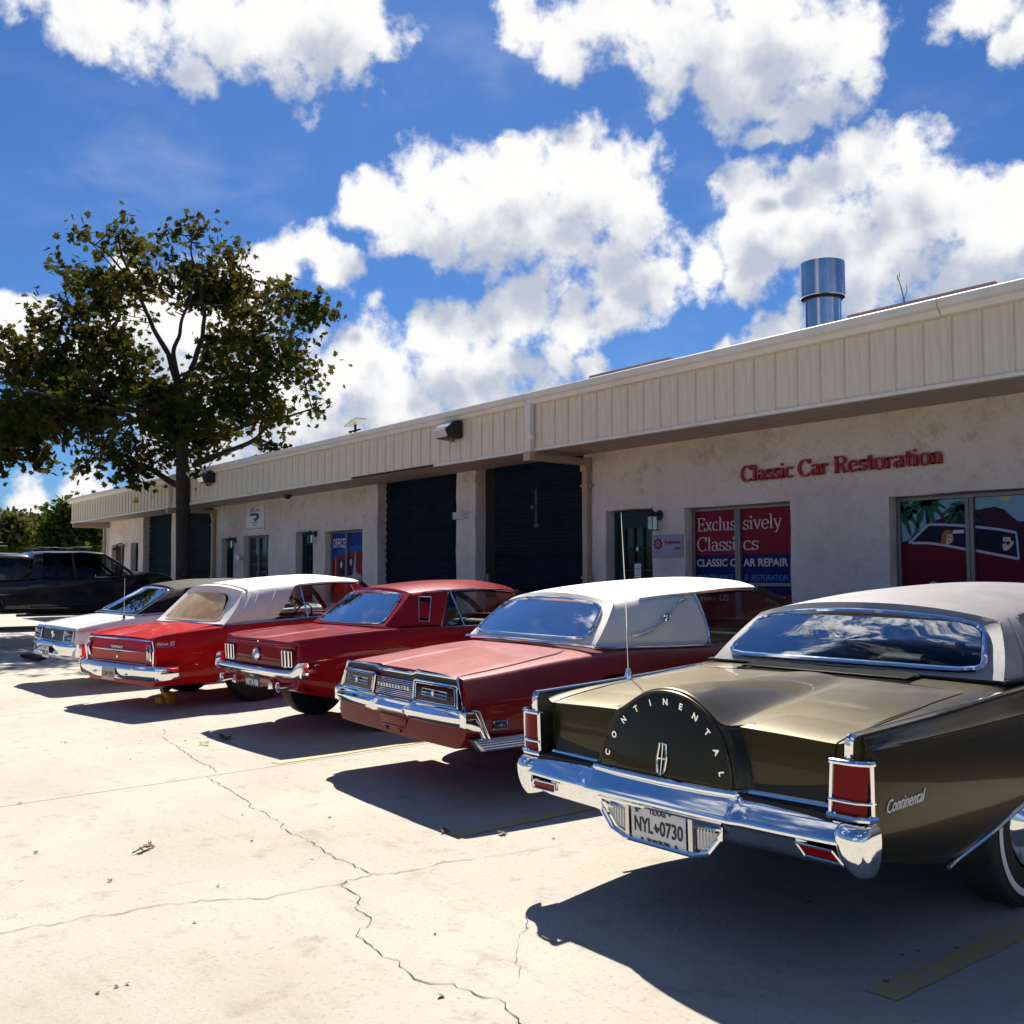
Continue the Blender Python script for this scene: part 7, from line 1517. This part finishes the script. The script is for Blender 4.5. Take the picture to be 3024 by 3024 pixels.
xj = [-22.29, -16.56, -11.99, -7.42, 1.72, 6.29, 19.9]; yj = [-23.9, -10., -3.1, 7.15, 9.86]
for a, b in zip(xj, xj[1:]):
    for c_, d in zip(yj, yj[1:]):
        g_ = .004; ys_ = [c_+g_]+[v for v in (-6, 9.6) if c_+g_ < v < d-g_]+[d-g_]
        mm = M(); rows = [[(a+g_, y, gz(0, y)-.013), (a+g_, y, gz(0, y)-.003), (a+g_+.004, y, gz(0, y)), (b-g_-.004, y, gz(0, y)), (b-g_, y, gz(0, y)-.003), (b-g_, y, gz(0, y)-.013)] for y in ys_]
        obj('slab', mm.grid(rows), 'concrete', yd, smooth=False)
sw_ = obj('sidewalk', M().box2((-60, -24, -.2), (-22.46, 9.87, .252)), 'concrete', bev=.0); tag(sw_, kind='structure')
kb = obj('kerb', M().box2((-22.455, -24, -.2), (-22.302, 9.87, .256)), 'concrete', bev=.012); tag(kb, kind='structure')
def ribbon(path, w, name, m, rise=.0035, jit=.0, parent=None):
    rnd = random.Random(len(path)); P = []
    for p, q in zip(path, path[1:]):
        n = max(1, int(hypot(q[0]-p[0], q[1]-p[1])/.035))
        for k in range(n): P.append((p[0]+(q[0]-p[0])*k/n+rnd.uniform(-jit, jit), p[1]+(q[1]-p[1])*k/n+rnd.uniform(-jit, jit)))
    P.append(path[-1]); L_ = []; R_ = []
    for i, p in enumerate(P):
        a = P[max(0, i-1)]; b = P[min(len(P)-1, i+1)]; d = Vector((b[0]-a[0], b[1]-a[1])); d = d.normalized() if d.length > 1e-9 else Vector((1, 0)); ww = w*rnd.uniform(.25, 1.2)*(1 if 0 < i < len(P)-1 else .1)
        L_.append((p[0]-d.y*ww, p[1]+d.x*ww, gz(0, p[1])+rise)); R_.append((p[0]+d.y*ww, p[1]-d.x*ww, gz(0, p[1])+rise))
    return obj(name, M().grid([L_, R_]), m, parent, smooth=False)
CRK = dict(A=[(-9.85, 3.296), (-9.625, 3.246), (-9.474, 3.131), (-9.256, 3.123), (-9.083, 3.088), (-8.906, 3.091), (-8.611, 3.049), (-8.332, 3.01), (-8.023, 2.971), (-7.748, 2.967), (-7.466, 2.921)],
 A2=[(-7.40, 2.813), (-7.196, 2.79), (-6.988, 2.768), (-6.811, 2.761), (-6.646, 2.751), (-6.464, 2.731), (-6.23, 2.674), (-6.101, 2.684), (-5.915, 2.666), (-5.776, 2.666), (-5.659, 2.618), (-5.522, 2.599), (-5.408, 2.616), (-5.233, 2.602), (-4.994, 2.572), (-4.774, 2.58), (-4.632, 2.59), (-4.519, 2.586)],
 C=[(-4.90, .5), (-4.871, 0.944), (-4.86, 1.06), (-4.813, 1.172), (-4.825, 1.3), (-4.774, 1.389), (-4.78, 1.483), (-4.773, 1.589), (-4.717, 1.667), (-4.709, 1.777), (-4.643, 1.866), (-4.587, 1.945), (-4.53, 2.025), (-4.546, 2.123), (-4.532, 2.24), (-4.495, 2.365), (-4.51, 2.438), (-4.51, 2.581), (-4.466, 2.685), (-4.431, 2.822), (-4.458, 2.968), (-4.397, 3.135)],
 D=[(-4.518, 2.443), (-4.45, 2.382), (-4.331, 2.374), (-4.205, 2.328), (-4.114, 2.263), (-3.994, 2.264), (-3.919, 2.222), (-3.886, 2.153), (-3.814, 2.106), (-3.67, 2.102), (-3.565, 2.083), (-3.504, 2.109), (-3.402, 2.074), (-3.299, 2.077), (-3.239, 2.098), (-3.161, 2.159), (-3.086, 2.16), (-2.933, 2.208), (-2.895, 2.179), (-2.807, 2.159), (-2.767, 2.141), (-2.3, 2.2)])
FINE = [[(-3.577, 2.793), (-3.461, 2.735), (-3.4, 2.647), (-3.256, 2.519), (-3.049, 2.366)], [(-4.397, 3.135), (-4.337, 3.367), (-4.308, 3.572), (-4.286, 3.729)]]
for k_ in CRK: o = ribbon(CRK[k_], .0027, 'crack', 'crack', jit=.015, parent=yd)
for q in FINE: ribbon(q, .0012, 'crack', 'crack', jit=.012, parent=yd)
def stripe(Q, seed):
    rnd = random.Random(seed); (a, b, c_, d) = [Vector(q) for q in Q]; n = 60; L_ = []; R_ = []
    for i in range(n+1):
        t = i/n; p = a.lerp(b, t); q = d.lerp(c_, t); p += Vector((rnd.uniform(-.008, .008), 0)); q += Vector((rnd.uniform(-.008, .008), 0))
        L_.append((p.x, p.y, gz(0, p.y)+.004)); R_.append((q.x, q.y, gz(0, q.y)+.004))
    return tag(obj('parking_line', M().grid([L_, R_]), 'yellow', smooth=False), kind='structure')
stripe([(-4.92, 3.28), (-4.80, 8.0), (-4.67, 8.0), (-4.79, 3.30)], 1); stripe([(-7.60, 3.40), (-7.68, 8.0), (-7.55, 8.0), (-7.47, 3.42)], 2); stripe([(-2.17, 3.26), (-2.12, 8.0), (-2.0, 8.0), (-2.05, 3.27)], 3)
# ---- litter
MT['dryleaf'] = mat('dry_leaf', (.16, .085, .04), .8, var=.5, vscale=20); MT['greenleaf'] = mat('fallen_green_leaf', (.06, .10, .02), .7); MT['paleleaf'] = mat('pale_leaf_litter', (.42, .36, .22), .8)
rl = random.Random(5)
def leaf_mesh(m, cu):
    mm = M(); mm.add([(x, y, cu*(x*x+.6*y*y)+.02) for x, y in LOBE], [(0, 1, 13), (1, 2, 3), (3, 4, 5), (5, 6, 7), (7, 8, 9), (9, 10, 11), (11, 12, 13), (1, 3, 13), (3, 11, 13), (3, 5, 11), (5, 9, 11), (5, 7, 9)]); me = mesh_of('dry_leaf', mm, smooth=False); me.materials.append(MT[m]); return me
LM = [leaf_mesh('dryleaf', .7), leaf_mesh('dryleaf', 1.1), leaf_mesh('paleleaf', .5), leaf_mesh('greenleaf', .5)]
for i, (x, y) in enumerate(LEAVES):
    o = bpy.data.objects.new('dry_leaf', LM[0 if i % 3 else 1]); COL.objects.link(o); s = rl.uniform(.018, .038)
    o.location = (x, y, gz(0, y)+.003); o.scale = (s*rl.uniform(.5, 1), s, s*rl.uniform(.6, 1.1)); o.rotation_euler = (rl.uniform(-.3, .3), rl.uniform(-.3, .3), rl.uniform(0, 6.3)); tag(o, 'small curled brown leaf lying on the concrete yard', 'leaf', 'brown leaves scattered over the concrete')
def one_leaf(x, y, s, k, lab, rot=.5, tilt=.3):
    o = bpy.data.objects.new('dry_leaf', LM[k]); COL.objects.link(o); o.location = (x, y, gz(0, y)+.004); o.scale = (s, s, s); o.rotation_euler = (tilt, .1, rot); return tag(o, lab, 'leaf')
one_leaf(-8.86, 3.53, .17, 3, 'green leaf lying in the shadow of the dark red pony coupe', 2.); one_leaf(-8.70, 3.27, .12, 2, 'pale cream leaf just left of the pony coupe shadow tip'); one_leaf(-4.93, 3.29, .07, 1, 'brown leaf at the corner of the landau coupe shadow', 1.2); one_leaf(-4.68, 3.52, .07, 0, 'dark leaf on the yellow line behind the bronze coupe', 2.2)
dcl = thing('leaf_cluster', 'crumpled dry leaf and stalk on the bare concrete at left', 'leaf', (-5.77, 1.85, gz(0, 1.85)))
for i in range(3):
    o = bpy.data.objects.new('leaf', LM[i % 2]); COL.objects.link(o); o.parent = dcl; o.location = (.03*i, -.035*i+.02, .012); o.scale = (.055, .06, .07); o.rotation_euler = (.6*(i-1), .5, i*1.3)
obj('stalk', M().tube([(0, .03, .01), (.05, -.03, .025), (.08, -.10, .01)], .004, 6), 'dryleaf', dcl)
# ---- yellow chock and maroon bundle
ck = thing('wheel_chock', 'yellow stepped wheel chock with a grey plate behind the red convertible', 'wheel chock', (CHK[0], CHK[1], gz(0, CHK[1])), (0, 0, radians(15)))
MT['chock'] = mat('chock_yellow', (.55, .32, .02), .5, var=.2, vscale=8)
obj('lower_block', M().box((0, 0, .045), (.13, .11, .07)).box((.07, .05, .055), (.09, .09, .11)), 'chock', ck, bev=.012); obj('upper_block', M().box((.045, .03, .125), (.11, .09, .045)).box((.02, .02, .16), (.08, .08, .035)), 'chock', ck, bev=.01); obj('plate', M().box((.03, .02, .195), (.11, .09, .03)), MT['framegrey'], ck, bev=.005)
bd = M(); rows = []
for i in range(13):
    t = i/12; r = .07*sin(pi*min(1, t*.92+.04))**.45
    rows.append([(.95*(t-.5)+.012*sin(k*2.1), (r*(1+.22*sin(3*k+5*t)+.12*sin(9*t+k)))*cos(2*pi*k/14), .075+(r*.8*(1+.25*sin(2*k+9*t)))*sin(2*pi*k/14)) for k in range(14)])
bd.grid(rows, True)
bo = obj('cloth_bundle', bd, mat('maroon_cloth', (.05, .012, .014), .9, var=.4, vscale=10), sub=1, ang=80); tag(bo, 'dark maroon cloth bundle lying under the white coupe bumper', 'bundle'); bo.location = (BND[0], BND[1], gz(0, BND[1])-.005); bo.rotation_euler = (0, 0, radians(10))
# ---- far things
tl = M(); rt_ = random.Random(9); rows = [[], [], [], []]
for k in range(241):
    a = 2*pi*k/240; R_ = 165+6*sin(a*7)+4*sin(a*17); h = 4.4+1.8*noise.noise(Vector((cos(a)*9, sin(a)*9, 0)))+1.2*rt_.random()
    for i, (dr_, hh) in enumerate(((0, -.5), (1.2, h*.55), (3., h*.9), (7., h))): rows[i].append(((R_+dr_+rt_.uniform(-.8, .8))*cos(a), (R_+dr_+rt_.uniform(-.8, .8))*sin(a), hh+rt_.uniform(-.3, .3)*(i > 0)))
for i in range(4): rows[i][-1] = rows[i][0]
MT['fartree'] = mat('far_foliage', (.035, .055, .022), .95, var=.5, vscale=.4, bump=1., bscale=1.5)
tag(obj('treeline', tl.grid(rows), 'fartree', smooth=False), kind='stuff')
hs_ = thing('far_house', 'low pale grey building far behind the bushes at left', 'building', FARH, (0, 0, radians(30))); obj('wall', M().box((0, 0, 1.3), (9, 5, 2.6)), mat('pale_wall', (.42, .43, .44), .8), hs_); obj('roof', M().prism([(-2.8, 2.6), (2.8, 2.6), (0, 3.6)], lambda a, b: (-4.8, a, b), lambda a, b: (4.8, a, b)), mat('pale_roof', (.38, .39, .41), .6), hs_)
